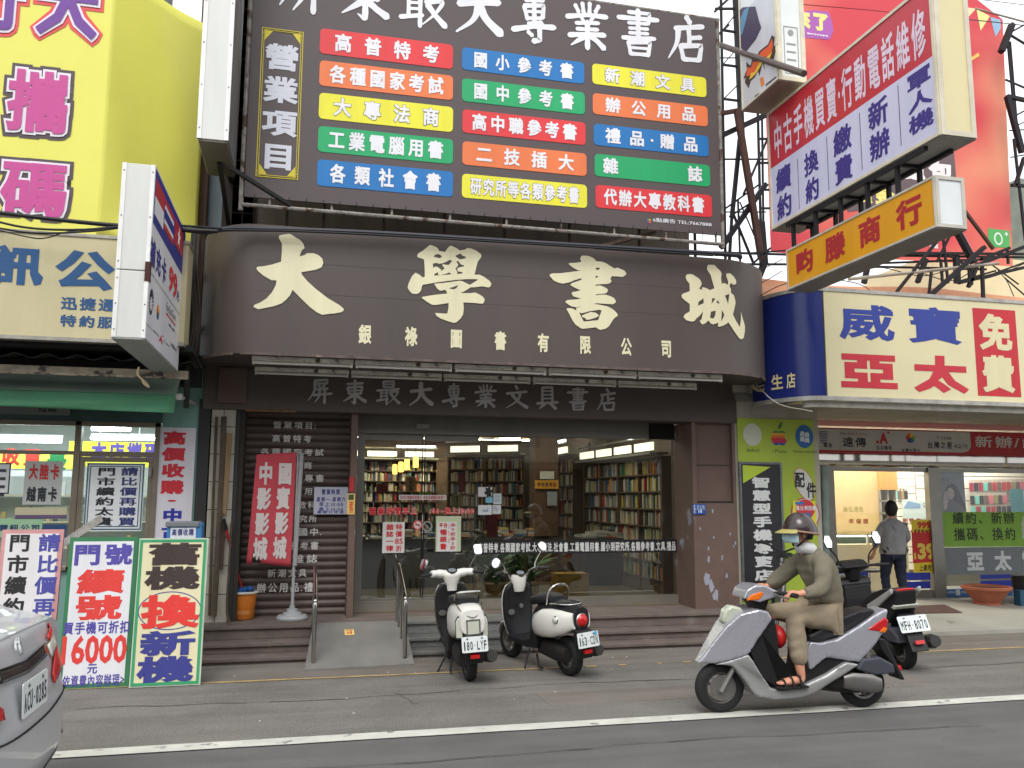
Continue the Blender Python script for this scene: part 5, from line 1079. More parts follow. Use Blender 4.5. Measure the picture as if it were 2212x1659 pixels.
MB().lathe([(.14, zt-.04), (.17, zt-.03), (.17, zt), (.14, zt+.012)], (o.x, o.y, 0), seg=20).build('seat', M('black_vinyl', (30, 28, 30), .5), t, smooth=True)
MB().tube([(o.x, o.y, .12), (o.x, o.y, zt-.04)], .02).build('stem', CHR, t, smooth=True); MB().lathe([(.18, .1), (.17, .115), (.03, .13)], (o.x, o.y, 0), seg=20).build('foot', CHR, t, smooth=True)
# small things on the porch
t = thing('flower_bowl', 'empty round terracotta bowl with bare soil on the porch', 'flower pot', (0, 0, 0)); 
c = PZ(2133, 1306, .07); t.location = c; OFF[t.name] = c
TC = M('terracotta', (176, 104, 78), .8, dirt=.18, scale=5)
MB().lathe([(.16, 0), (.18, .0), (.185, .03), (.17, .035), (.22, .1), (.28, .18), (.315, .22), (.335, .225), (.34, .262), (.325, .268), (.30, .262), (.29, .235)], tuple(c), seg=36).build('bowl', TC, t, smooth=True, angle=50)
MB().lathe([(.0, .232), (.15, .245), (.295, .232)], tuple(c), seg=30, cap=False).build('soil', M('dry_soil', (64, 52, 42), .95, dirt=.4, scale=30, bump=.5), t)
p = [PZ(1930, 1311, .075), PZ(2040, 1307, .075), PZ(2079, 1324, .07), PZ(1930, 1327, .07)]
mb = MB(); mb.hexa([Vector((q.x, q.y, q.z-.004)) for q in p[::-1]]+[Vector((q.x, q.y, q.z+.008)) for q in p[::-1]])
mb.build('door_mat', M('mat_brown', (78, 54, 48), .95, dirt=.2, scale=30), loc=tuple(p[3]), label='flat dark brown mat lying on the right shop porch', cat='mat')
t = thing('litter_bin', 'black bin with a blue side cut off by the right picture edge', 'bin', tuple(PZ(2216, 1306, .075))); o = OFF[t.name]
MB().lathe([(.14, 0), (.17, .4), (.18, .42), (.165, .43), (.0, .4)], tuple(o), seg=20).build('body', M('black_plastic', (30, 30, 32), .5), t, smooth=True)
MB().box(o.x-.22, o.x-.12, o.y-.14, o.y-.02, o.z, o.z+.22).build('blue_side', M('teal_plastic', (40, 84, 110), .5), t)
# ================================================================ projecting signs on the right
def blade(name, label, Xp, tl, bl, br, tr_z, depth, n1=None):
    fr = FX(Xp); a, b = fr.px(*tl), fr.px(*br); u0, u1 = fr.px(*bl)[0], b[0]; v0 = (fr.px(*bl)[1]+b[1])/2
    return fr, u0, v0, u1, (a[1] if tr_z is None else tr_z)
BSX = 5.0; fR = FX(BSX)
u0 = fR.px(1664, 400)[0]; u1 = fR.px(2024, 150)[0]; v0 = (fR.px(1668, 500)[1]+fR.px(2033, 287)[1])/2; v1 = (fR.px(1661, 226)[1]+fR.px(2013, -22)[1])/2
t = thing('projecting_sign', 'large projecting light box, red over lavender, advertising second-hand phones', 'blade sign', tuple(fR.P((u0+u1)/2, v0)))
RIM = M('cream_rim', (214, 206, 184), .4, dirt=.15, scale=5)
body = M('cream_sign_side', (222, 210, 164), .45, dirt=.06, scale=1)
D_ = .34
MB().fbox(fR, u0, v0, u1, v1, -D_, -.003).build('box', body, t)
mb = MB(); frame(mb, fR, u0, v0, u1, v1, .03, -.002, .012); n = fR.n
fe = Fr(fR.P(u1, 0, 0), -n, (0, 0, 1)); frame(mb, fe, 0, v0, D_, v1, .045, 0, .012)
mb.build('rim', RIM, t)
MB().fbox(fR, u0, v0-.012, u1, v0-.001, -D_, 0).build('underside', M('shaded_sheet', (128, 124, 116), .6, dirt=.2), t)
vm = (fR.px(1666, 371)[1]+fR.px(2018, 110)[1])/2
MB().fbox(fR, u0+.03, v0+.03, u1-.03, vm, -.002, .002).build('lavender_field', INK((206, 206, 232), .3), t)
MB().fbox(fR, u0+.03, vm+.001, u1-.03, v1-.03, -.002, .002).build('red_field', INK((196, 48, 62), .3), t)
mb = MB(); a = fR.rect(1669, 259, 2006, 118); va, vb = fR.px(1681, 346)[1], fR.px(1677, 260)[1]
text(mb, fR, '中古手機買賣·行動電話維修', (a[0], va, a[2], vb), .02, n=.004, fill=.9); mb.build('lettering', INK((226, 208, 226)), t)
mb = MB()
for s, r_ in (('續約', (1675, 367, 1714, 464)), ('換約', (1736, 332, 1773, 429)), ('繳費', (1798, 284, 1846, 385)), ('新辦', (1873, 226, 1926, 332)), ('軍人機', (1956, 166, 2021, 267))):
    text(mb, fR, s, fR.rect(*r_), .03, vert=True, n=.004, fill=.94)
mb.build('lettering', INK((62, 48, 132)), t)
mb = MB()
for x0, y0, x1, y1 in ((1723, 343, 1724, 454), (1786, 295, 1787, 414), (1857, 244, 1859, 369), (1940, 184, 1942, 318)):
    p = fR.px(x0, y0); q = fR.px(x1, y1); mb.fbox(fR, p[0]-.004, q[1], p[0]+.004, p[1], .002, .004)
mb.build('divider', INK((90, 86, 110)), t)
# orange sign
u2 = fR.px(1701, 590)[0]; u3 = fR.px(2021, 420)[0]; w0 = (fR.px(1703, 626)[1]+fR.px(2034, 487)[1])/2; w1 = (fR.px(1700, 555)[1]+fR.px(2013, 363)[1])/2
t2 = thing('projecting_sign', 'orange projecting light box with four red characters under the lavender sign', 'blade sign', tuple(fR.P((u2+u3)/2, w0)))
MB().fbox(fR, u2, w0, u3, w1, -.28, -.003).build('box', M('white_sheet_metal', (222, 226, 226), .4, dirt=.06), t2)
mb = MB(); frame(mb, fR, u2, w0, u3, w1, .02, -.002, .01); fe = Fr(fR.P(u3, 0, 0), -n, (0, 0, 1)); frame(mb, fe, 0, w0, .28, w1, .03, 0, .01); mb.build('rim', M('pale_rim', (196, 192, 180), .4, dirt=.2), t2)
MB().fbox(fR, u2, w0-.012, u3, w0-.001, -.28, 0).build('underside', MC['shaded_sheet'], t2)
MB().fbox(fR, u2+.02, w0+.02, u3-.02, w1-.02, -.002, .002).build('orange_field', INK((226, 160, 34), .3), t2)
va, vb = fR.px(1719, 602)[1], fR.px(1717, 546)[1]
mb = MB(); text(mb, fR, '畇滕商行', (fR.px(1708, 580)[0], va, fR.px(2012, 450)[0], vb), .04, n=.004, fill=.66); mb.build('lettering', INK((172, 40, 46)), t2)
mb = MB(); u = u2+.1
while u < u3-.2:
    for nn in (-.26, -.03): p = fR.P(u, w1, nn); mb.beam(p, p+Vector((0, 0, v0-.012-w1)), .035)
    mb.beam(fR.P(u, v0-.03, -.26), fR.P(u, v0-.03, -.03), .03); u += .42
for nn in (-.27, -.02): mb.beam(fR.P(u2, v0-.03, nn), fR.P(u3-.1, v0-.03, nn), .04)
IRON = M('black_sign_iron', (40, 38, 42), .65, .3, dirt=.25, scale=8)
mb.build('hanging_frame', IRON, t2)
# torn white box
TX = 4.75; fT = FX(TX); u4 = fT.px(1603, 200)[0]; u5 = fT.px(1681, 150)[0]; x0 = (fT.px(1605, 230)[1]+fT.px(1682, 181)[1])/2
t3 = thing('projecting_sign', 'torn white light box with flame-coloured lettering beside the iron tower', 'blade sign', tuple(fT.P((u4+u5)/2, x0)))
MB().fbox(fT, u4, x0, u5, x0+3.2, -.33, -.004).build('box', M('white_sheet_metal', (222, 226, 226), .4), t3)
MB().fbox(fT, u4, x0-.012, u5, x0-.001, -.33, 0).build('underside', M('tan_sheet', (136, 122, 112), .6, dirt=.15), t3)
MB().fbox(fT, u4+.02, x0+.02, u5-.01, x0+1.15, -.003, .002).build('film', INK((204, 206, 214), .25), t3)
def PT(pts): return [fT.px(x, y) for x, y in pts][::-1]
MB().prism(fT, PT([(1597, 24), (1605, 16), (1632, 14), (1640, 45), (1645, 60), (1633, 85), (1612, 112), (1601, 104)]), .003, .006).build('dark_print', INK((66, 52, 84)), t3)
MB().prism(fT, PT([(1601, 40), (1608, 22), (1620, 14), (1614, 40), (1606, 70), (1601, 80)]), .0065, .008).build('blue_print', INK((90, 140, 170)), t3)
MB().prism(fT, PT([(1610, 178), (1612, 168), (1607, 170), (1614, 150), (1613, 134), (1622, 142), (1626, 128), (1634, 130), (1640, 112), (1648, 105), (1660, 96), (1668, 76), (1674, 80), (1672, 100), (1680, 94), (1672, 128), (1664, 130), (1650, 128), (1652, 150), (1648, 134), (1641, 163), (1638, 150), (1632, 165), (1622, 175), (1618, 190)]), .003, .006).build('flame_edge', INK((70, 44, 40)), t3)
MB().prism(fT, PT([(1613, 166), (1615, 146), (1624, 146), (1628, 133), (1636, 134), (1642, 116), (1650, 108), (1661, 100), (1669, 84), (1671, 100), (1666, 122), (1654, 122), (1646, 128), (1636, 150), (1628, 160)]), .0065, .008).build('flame_letters', INK((222, 92, 40)), t3)
MB().prism(fT, PT([(1620, 172), (1624, 158), (1632, 156), (1640, 138), (1650, 126), (1660, 122), (1670, 112), (1664, 127), (1652, 130), (1642, 148), (1634, 160), (1626, 168)]), .0085, .01).build('flame_glow', INK((230, 190, 60)), t3)
MB().prism(fT, PT([(1642, 170), (1649, 165), (1652, 182), (1645, 188)]), .003, .005).build('orange_logo', INK((222, 130, 60)), t3)
mb = MB(); mb.prism(fT, PT([(1655, 182), (1682, 161), (1682, 164), (1655, 186)]), .003, .005); mb.prism(fT, PT([(1631, 207), (1640, 201), (1640, 205), (1631, 211)]), .003, .005); mb.build('dark_label', INK((60, 66, 80)), t3)
fe = Fr(fT.P(u5, 0, 0), -fT.n, (0, 0, 1)); mb = MB(); frame(mb, fe, 0, x0, .33, x0+3.2, .05, 0, .01); frame(mb, fT, u4, x0, u5, x0+3.2, .02, -.002, .012); mb.build('rim', RIM, t3)
mb = MB(); frame(mb, fe, .08, x0+.08, .25, x0+.62, .008, .001, .004); mb.prism(fe, ellipse(.165, x0+.55, .035, .035, 16), .001, .004)
for k in range(4): mb.fbox(fe, .11, x0+.14+k*.09, .22, x0+.16+k*.09, .001, .003)
mb.build('maker_plate', INK((150, 150, 150)), t3)
# ---- big red game banner behind
GYB = 10.5; fB = FY(GYB); b0 = PY(1664, 500, GYB).x
gbn = thing('advert_banner', 'huge red and orange advertising banner stretched behind the projecting signs', 'banner', (8, GYB, 5))
def RBm():
    m = M('game_banner_print', (214, 84, 88), .5, dirt=.04); nt = m.node_tree; N = nt.nodes; L = nt.links; b = N['Principled BSDF']
    tc = N.new('ShaderNodeTexCoord'); mp = N.new('ShaderNodeMapping'); mp.inputs['Scale'].default_value = (.32, .3, .42); mp.inputs['Rotation'].default_value = (0, .6, 0)
    nz = N.new('ShaderNodeTexNoise'); nz.inputs['Scale'].default_value = 1.3; nz.inputs['Detail'].default_value = 1.5
    r = N.new('ShaderNodeValToRGB'); r.color_ramp.elements[0].position = .44; r.color_ramp.elements[0].color = (*lin((208, 66, 76)), 1); r.color_ramp.elements[1].position = .74; r.color_ramp.elements[1].color = (*lin((244, 176, 132)), 1)
    L.new(tc.outputs['Object'], mp.inputs[0]); L.new(mp.outputs[0], nz.inputs['Vector']); L.new(nz.outputs['Fac'], r.inputs[0]); L.new(r.outputs[0], b.inputs['Base Color']); return m
c0, c1 = fB.px(2166, 42), fB.px(2188, 575); bl = fB.px(1668, 545)
MB().prism(fB, [(b0, bl[1]), (c1[0], c1[1]), (c0[0], c0[1]), (b0, c0[1]+2.5)], -.01, 0).build('sheet', RBm(), gbn)
def PB_(pts): return [fB.px(x, y) for x, y in pts][::-1]
for pts, c in (([(2078, 15), (2108, 19), (2085, 44)], (238, 214, 170)), ([(2109, 20), (2138, 35), (2118, 67)], (240, 226, 150)), ([(2139, 37), (2161, 43), (2161, 62), (2150, 80)], (150, 186, 214))):
    MB().prism(fB, PB_(pts), .002, .004).build('pennant', INK(c), gbn)
for pts, c in (([(2080, 76), (2087, 57), (2094, 60), (2082, 84)], (226, 120, 160)), ([(2088, 131), (2113, 114), (2116, 121), (2090, 136)], (240, 196, 100))):
    MB().prism(fB, PB_(pts), .002, .004).build('confetti', INK(c), gbn)
MB().prism(fB, PB_([(1716, 30), (1756, 22), (1790, 26), (1797, 48), (1800, 66), (1792, 86), (1716, 80)]), .002, .004).build('purple_field', INK((172, 96, 176)), gbn)
mb = MB(); text(mb, fB, '來了', fB.rect(1710, 16, 1794, 72), .075, n=.006, fill=.95); mb.build('yellow_lettering', INK((240, 224, 140)), gbn)
mb = MB(); word(mb, fB, 'GY BOOM', fB.rect(1718, 67, 1787, 81), .05, n=.009); mb.build('white_lettering', INK((240, 224, 236)), gbn)
MB().prism(fB, PB_([(1936, 345), (2060, 326), (2066, 392), (1936, 420)]), .002, .004).build('brown_field', INK((104, 86, 90)), gbn)
mb = MB(); text(mb, fB, '憶包', fB.rect(1938, 336, 2064, 400), .06, n=.006, fill=.95); mb.build('white_lettering', INK((234, 226, 226)), gbn)
MB().prism(fB, PB_([(1830, 404), (1940, 392), (1940, 446), (1830, 458)]), .002, .004).build('brown_field', INK((104, 86, 90)), gbn)
mb = MB(); text(mb, fB, '領金', fB.rect(1836, 394, 1936, 448), .06, n=.006, fill=.95); mb.build('yellow_lettering', INK((240, 224, 130)), gbn)
MB().prism(fB, PB_([(2134, 493), (2180, 499), (2181, 535), (2134, 534)]), .002, .005).build('green_square', INK((86, 176, 96)), gbn)
c = fB.px(2156, 516); e = ellipse(*c, .078, .1, 24); e2 = ellipse(*c, .052, .072, 24); mb = MB()
for i in range(24): j = (i+1) % 24; mb.poly([fB.P(*e[i], .007), fB.P(*e[j], .007), fB.P(*e2[j], .007), fB.P(*e2[i], .007)])
c = fB.px(2173, 506); mb.fbox(fB, c[0]-.03, c[1]-.01, c[0]+.03, c[1]+.01, .006, .008); mb.fbox(fB, c[0]-.01, c[1]+.01, c[0]+.01, c[1]+.03, .006, .008); mb.fbox(fB, c[0]-.01, c[1]-.03, c[0]+.01, c[1]-.01, .006, .008)
mb.build('round_mark', INK((226, 236, 224)), gbn)
mb = MB(); text(mb, fB, '安卓下載', fB.rect(1977, 522, 2028, 538), .03, n=.003); mb.build('white_lettering', INK((234, 226, 226)), gbn)
# ---- iron scaffolds, each bar a part
RUST = M('rusty_post', (92, 62, 54), .8, .1, dirt=.35, scale=6); PALE = M('pale_pole', (160, 150, 138), .7, dirt=.25)
def scaffold(name, label, Y, bars):
    t = thing(name, label, 'scaffold', (PY(bars[0][0], bars[0][1], Y).x, Y, 3))
    for x0, y0, x1, y1, w, *r in bars:
        dy = r[1] if len(r) > 1 else 0; mt = r[0] if r and r[0] else IRON
        a, b = PY(x0, y0, Y+dy), PY(x1, y1, Y+(r[2] if len(r) > 2 else dy))
        if mt is PALE or w < .022: MB().tube([a, b], w/2, 6).build('iron_bar', mt, t)
        else: MB().beam(a, b, w, w*.8).build('iron_bar', mt, t)
    return t
scaffold('sign_scaffold', 'dark iron lattice tower between the billboard and the red banner', 9.7, [
 (1557, -20, 1567, 560, .03), (1588, -20, 1604, 330, .065), (1545, 19, 1590, 19, .03), (1544, 25, 1580, -8, .035), (1561, 65, 1592, 70, .03), (1546, 80, 1574, 54, .035), (1562, 64, 1588, 32, .018), (1543, 125, 1594, 125, .016), (1563, 138, 1584, 114, .016),
 (1562, 140, 1595, 144, .03), (1565, 212, 1593, 184, .018), (1565, 214, 1597, 218, .03), (1548, 247, 1598, 238, .06, RUST), (1592, 238, 1645, 560, .075, RUST, -.1), (1598, 300, 1581, 470, .05), (1557, 294, 1656, 248, .075), (1560, 344, 1657, 344, .022), (1558, 535, 1654, 398, .075),
 (1562, 454, 1642, 397, .03), (1576, 468, 1642, 425, .03), (1637, 245, 1643, 480, .03, None, .3), (1646, 245, 1649, 480, .025, None, .3), (1657, 302, 1606, 420, .03), (1584, 462, 1628, 570, .03), (1598, 436, 1632, 515, .02), (1594, 430, 1599, 568, .022), (1562, 458, 1655, 458, .018),
 (1540, 545, 1700, 550, .03, None, -.3), (1545, 552, 1702, 541, .022, None, -.2), (1598, 571, 1700, 571, .03, None, -.4), (1652, 566, 1624, 636, .08, None, -.4), (1614, 580, 1664, 536, .03, None, -.3), (1581, 465, 1575, 570, .035), (1643, 480, 1650, 570, .09), (1640, 300, 1664, 300, .03), (1640, 352, 1664, 352, .03), (1644, 410, 1670, 410, .03), (1642, 450, 1672, 450, .03)])
scaffold('sign_scaffold', 'thin iron lattice at the right picture edge beside the red banner', 10.2, [
 (2186, 53, 2163, 112, .09), (2176, 79, 2197, 310, .03), (2182, 90, 2200, 310, .025), (2183, 70, 2214, 53, .03), (2183, 76, 2216, 96, .03), (2172, 172, 2214, 190, .025), (2175, 208, 2216, 217, .06), (2176, 208, 2208, 330, .08), (2193, 250, 2216, 238, .03), (2199, 270, 2216, 262, .02), (2190, 300, 2215, 520, .035), (2180, 282, 2216, 280, .02), (2183, 340, 2216, 334, .02), (2092, -10, 2104, 18, .09, None, .6), (2106, 18, 2216, 48, .03, PALE, .3), (2185, 400, 2216, 402, .05), (2193, 402, 2212, 340, .05)])
scaffold('sign_scaffold', 'tangle of black iron bars on top of the cream sign', 9.3, [
 (1834, 603, 2156, 569, .045, PALE, -.3), (2028, 516, 1931, 638, .04, None, -.3), (2126, 534, 2004, 643, .06, None, -.4), (2061, 488, 2104, 568, .08, None), (2068, 488, 2110, 568, .05, PALE), (2060, 425, 2146, 538, .04, RUST, -.2), (1924, 546, 2216, 549, .035, None), (1930, 552, 2216, 556, .03, None, .1), (1889, 569, 2140, 560, .03, None, .2), (1890, 576, 2130, 582, .03, None, .2),
 (2072, 611, 2216, 577, .05, None), (2110, 573, 2216, 532, .06, None), (2066, 556, 2068, 612, .07), (2095, 580, 2097, 616, .05), (2121, 570, 2124, 648, .04, None, -.3), (2036, 500, 2048, 612, .03), (2012, 584, 2006, 642, .03, None, -.3), (2060, 492, 2024, 566, .03), (1876, 568, 1866, 612, .06), (2000, 560, 1982, 610, .06), (2032, 560, 2036, 612, .03), (2110, 575, 2092, 620, .05), (2120, 560, 2180, 536, .05), (2176, 538, 2178, 570, .03), (2150, 590, 2216, 566, .03), (2074, 607, 2150, 585, .03), (2140, 570, 2200, 614, .02), (2170, 600, 2216, 640, .02), (2044, 548, 2110, 586, .03), (1955, 548, 2070, 553, .05, None, .1)])
p = MB().tube([PY(1543, 93, 9.2), PY(1737, 159, 7.2)], .035, 8).build('support_pole', M('brown_pole', (96, 84, 80), .7, dirt=.25), loc=tuple(PY(1543, 93, 9.2)), label='brown steel pole running from the billboard top to the lavender sign', cat='pole')
# ---- cables
def cable(label, pts, r=.012, mat=None):
    P = [PY(x, y, Y) for x, y, Y in pts]; MB().tube(smooth_path(P, 8), r, 6).build('overhead_cable', mat or M('black_cable', (24, 24, 26), .55), loc=tuple(P[0]), smooth=True, label=label, cat='cable', group='overhead cables')
cable('thickest black cable crossing the bottom of the yellow banner', [(-40, 455, 8.3), (100, 472, 8.2), (240, 486, 8.2), (400, 497, 8.3), (470, 500, 8.3)], .02)
cable('upper slack black cable under the pink characters', [(-40, 470, 8.2), (60, 492, 8.1), (180, 496, 8.1), (330, 485, 8.2), (480, 494, 8.4)], .011)
cable('lower slack black cable touching the cream sign top', [(-40, 486, 8.2), (70, 503, 8.1), (190, 500, 8.1), (300, 490, 8.2), (430, 500, 8.4)], .009)
cable('thin sagging wire dipping over the cream sign top', [(-30, 490, 8.2), (60, 512, 8.1), (100, 514, 8.1), (150, 500, 8.15), (260, 488, 8.2)], .006)
cable('black hose lying along the top edge of the curved brown sign', [(330, 486, 8.4), (440, 500, 8.45), (520, 494, 8.5), (800, 503, 8.5), (1200, 527, 8.5), (1560, 549, 8.5), (1600, 556, 8.6)], .026, M('blue_black_hose', (46, 48, 56), .5))
cable('second thin hose along the top edge of the curved brown sign', [(480, 497, 8.45), (700, 502, 8.45), (1100, 524, 8.45), (1540, 552, 8.45)], .011)
cable('thin red wire across the top of the red banner', [(1560, -6, 9.5), (1740, 10, 9.5), (1890, 23, 9.6), (2010, 36, 9.8)], .006, M('red_wire', (150, 50, 54), .6))
cable('thin dark wire from the lavender sign to the right picture edge', [(2080, 41, 8), (2150, 48, 8.5), (2240, 58, 9)], .006)
cable('thin pale wire in the sky at the upper right corner', [(2090, -4, 9), (2160, 4, 9.5), (2240, 14, 10)], .005)
for i, (l, q) in enumerate((('looping black wire under the orange sign', [(1690, 585, 9), (1640, 612, 9), (1600, 608, 9), (1690, 560, 9)]), ('curved black wire across the copper parapet', [(1640, 640, 8.9), (1690, 615, 8.9), (1760, 600, 8.9), (1850, 612, 9), (1890, 634, 8.6)]), ('hanging wire loop at the right of the copper parapet', [(2086, 560, 9), (2110, 600, 9), (2150, 596, 9), (2212, 570, 9)]), ('thin wire drooping in front of the cream rear wing', [(1990, 590, 9), (2060, 606, 9), (2130, 570, 9), (2170, 600, 9), (2190, 640, 8.7)]), ('thin wire sagging below the orange sign', [(1760, 570, 9), (1830, 592, 9), (1900, 578, 9), (1990, 596, 9), (2060, 580, 9)]))): cable(l, q, .006)
for i, (x, h) in enumerate(((418, 'left'), (426, 'middle'), (412, 'right'))):
    cable('%s dark cable hanging in the gap left of the curved sign' % h, [(x+4, 490, 9.0), (x, 580, 8.9), (x+6, 690, 8.9), (x-4, 760, 8.9), (x+10, 795, 9.1)], .012, M('dusty_cable', (54, 50, 46), .8))
cable('coiled pale wire hanging from the old gutter', [(452, 812, 8.6), (300, 793, 8.55), (298, 810, 8.55), (314, 826, 8.55), (322, 836, 8.55), (312, 830, 8.55), (306, 818, 8.55)][1:], .01, M('tan_wire', (150, 132, 104), .7))
# ================================================================ bookstore interior, seen through the glass
def spine_mat():
    m = M('book_spines', (150, 140, 130), .5, dirt=0); nt = m.node_tree; N = nt.nodes; L = nt.links
    g = N.new('ShaderNodeNewGeometry'); r = N.new('ShaderNodeValToRGB'); r.color_ramp.interpolation = 'CONSTANT'
    cs = [(196, 190, 176), (176, 60, 56), (60, 96, 140), (200, 180, 110), (196, 192, 184), (90, 120, 100), (214, 208, 200), (110, 90, 80), (160, 160, 156), (206, 200, 190), (80, 80, 86), (196, 150, 110)]
    e = r.color_ramp.elements
    for i, c in enumerate(cs):
        el = e[0] if i == 0 else e.new(i/len(cs)); el.position = i/len(cs); el.color = (*lin(c), 1)
    L.new(g.outputs['Random Per Island'], r.inputs[0]); L.new(r.outputs[0], N['Principled BSDF'].inputs['Base Color']); return m
SPM = spine_mat(); SHW = M('shelf_wood', (104, 84, 66), .5, dirt=.15, scale=6)
BCOL = [('white', (214, 208, 200)), ('red', (184, 56, 52)), ('blue', (60, 100, 156)), ('yellow', (214, 184, 70)), ('green', (76, 134, 90)), ('grey', (140, 140, 138)), ('orange', (212, 130, 64)), ('cream', (206, 190, 156))]
STUFF = MB(); nbook = 0
def bookcase(label, o, u, w, nb, z0, rows, dz, single, lit=True, d=.3):
    global nbook
    fr = Fr(o, u, (0, 0, 1)); t = thing('bookcase', label, 'bookcase', tuple(o))
    mb = MB(); H = z0+rows*dz
    for k in range(rows+1): mb.fbox(fr, 0, z0+k*dz-.02, w, z0+k*dz, -d, 0)
    mb.build('shelf_board', SHW, t)
    mb = MB()
    for k in range(nb+1): x = w*k/nb; mb.fbox(fr, x-.014, 0, x+.014, H, -d-.001, .004)
    mb.build('upright', SHW, t); MB().fbox(fr, 0, 0, w, H+.25, -d-.03, -d-.002).build('back_board', M('shelf_back', (86, 70, 56), .6), t)
    MB().fbox(fr, .015, 0, w-.015, z0-.021, -d, -.02).build('plinth', SHW, t)
    for k in range(nb-1, -1, -1):
        for r in range(rows):
            x = w*k/nb+.03; e = w*(k+1)/nb-.03
            while x < e-.03:
                th = rnd.uniform(.024, .052) if single else rnd.uniform(.018, .04)
                if x+th > e: break
                h = dz*rnd.uniform(.66, .9); z = z0+r*dz; n = -rnd.uniform(.02, .06)
                if rnd.random() < .07: x += rnd.uniform(.03, .1); continue
                if rnd.random() < .03: h *= .6
                if single and nbook < 290:
                    c = rnd.choice(BCOL+[BCOL[0], BCOL[0], BCOL[5], BCOL[7], BCOL[7]]); nbook += 1
                    tag(MB().fbox(fr, x, z, x+th-.003, z+h, -.22, n).build('book', INK(c[1], .45), loc=tuple(fr.P(x, z, -.1)), label='upright %s-spined book on the %s shelf of the right-hand bookcase' % (c[0], ['bottom', 'second', 'third', 'fourth', 'fifth', 'sixth', 'top'][r]), cat='book'), group='books on the right-hand bookcase')
                else: STUFF.fbox(fr, x, z, x+th-.003, z+h, -.22, n)
                x += th
    if lit:
        for k in range(nb):
            q = MB().fbox(fr, w*k/nb+.09, H+.08, w*(k+1)/nb-.09, H+.19, .06, .09).build('lit_header', EM('lit_header', (255, 248, 226), 1.7), t)
        mb = MB(); mb.fbox(fr, 0, H+.02, w, H+.05, -.1, .16); mb.tube([fr.P(0, H+.26, .1), fr.P(w, H+.26, .1)], .015, 6); mb.build('header_rail', M('rail_grey', (150, 146, 138), .5), t)
        MB().tube([fr.P(w*.72, H+.3, .12), fr.P(w*.98, H+.3, .12)], .016, 6).build('spot_tube', EM('spot_tube', (240, 244, 255), 22), t)
    return t
bookcase('long bookcase along the right inner wall under lit headers', (4.62, 14.0, .31), (0, -1, 0), 3.3, 4, .2, 7, .235, True)
bookcase('far bookcase on the right inner wall behind the brown inner column', (4.62, 17.6, .31), (0, -1, 0), 3.0, 3, .25, 7, .25, False)
bookcase('free-standing bookcase left of the brown inner column', (2.55, 15.6, .31), (.8, -.6, 0), 1.5, 2, .25, 8, .22, False)
bookcase('tall bookcase across the back of the bookstore', (-.4, 18.6, .31), (1, 0, 0), 3.2, 4, .3, 8, .22, False)
for i, (px, Y, w) in enumerate(((855, 12.4, 1.3), (960, 12.9, 1.1), (1135, 13.0, 1.2), (1330, 12.2, 1.0))):
    x = PY(px, 1200, Y).x
    t = thing('display_table', ['dark display table left behind the sliding door', 'dark display table right behind the sliding door', 'dark display table under the papers on the glass', 'low display table in front of the right bookcase'][i], 'table', (x, Y, .31))
    MB().box(x-w/2, x+w/2, Y, Y+.8, .95, 1.0).build('table_top', M('dark_table', (52, 48, 46), .45), t); MB().box(x-w/2+.05, x+w/2-.05, Y+.05, Y+.75, .31, .95).build('cabinet', MC['dark_table'], t)
    for k in range(5):
        for l in range(2):
            bx = x-w/2+.06+k*(w-.2)/5; by = Y+.06+l*.34; h = 1.001
            for j in range(rnd.randint(1, 4)):
                th = rnd.uniform(.018, .035); STUFF.box(bx+rnd.uniform(0, .02), bx+.17, by, by+.24, h, h+th-.001); h += th
STUFF.build('books', SPM, loc=(2.5, 15, .31), kind='stuff')
for i, (px, py) in enumerate(((803, 963), (851, 995), (1009, 967), (1048, 967), (971, 985), (942, 995), (1133, 969), (1093, 980), (1115, 981), (826, 978), (1200, 962), (1262, 948))):
    p = PZ(px, py, 2.835)
    if p.y > 18.3: p = Vector((p.x*18/p.y, 18, 2.835))
    t = thing('ceiling_lamp', 'lit white ceiling lamp inside the bookstore', 'lamp', tuple(p), 'lit ceiling lamps of the bookstore')
    MB().box(p.x-.3, p.x+.3, p.y-.16, p.y+.16, 2.815, 2.835).build('diffuser', EM('lamp_diffuser', (255, 250, 236), 7), t)
    mb = MB(); frame(mb, Fr((p.x, p.y, 2.845), (1, 0, 0), (0, -1, 0)), -.32, -.18, .32, .18, .02, 0, .03); mb.build('rim', MC['lamp_housing'], t)
for i, (px, py, Y) in enumerate(((898, 998, 12.6), (879, 1004, 13.3), (866, 1009, 14.0), (853, 1014, 14.7))):
    p = PY(px, py, Y); t = thing('pendant_lamp', ['nearest', 'second', 'third', 'farthest'][i]+' of the four glowing yellow pendant lamps', 'lamp', tuple(p), 'glowing yellow pendant lamps')
    MB().lathe([(.025, .085), (.04, .08), (.04, -.075), (.025, -.08)], tuple(p), seg=12).build('lamp_shade', EM('warm_shade', (255, 190, 90), 5), t, smooth=True)
    MB().tube([p+Vector((0, 0, .08)), (p.x, p.y, 2.85)], .005, 5).build('wire', M('black_cable', (24, 24, 26), .55), t)
    MB().lathe([(.05, .0), (.05, .02), (.012, .04)], (p.x, p.y, 2.81), seg=10).build('canopy', MC['lamp_housing'], t)
for i, (x, y) in enumerate(((1.6, 12.5), (3.4, 11.6), (1.8, 16))):
    la = bpy.data.objects.new('bookstore_lamp', bpy.data.lights.new('bookstore_lamp', 'AREA')); COL.objects.link(la); la.parent = bk
    la.location = Vector((x, y, 2.8))-OFF[bk.name]; la.data.energy = 26; la.data.size = 1.6; la.data.color = (1, .93, .82)
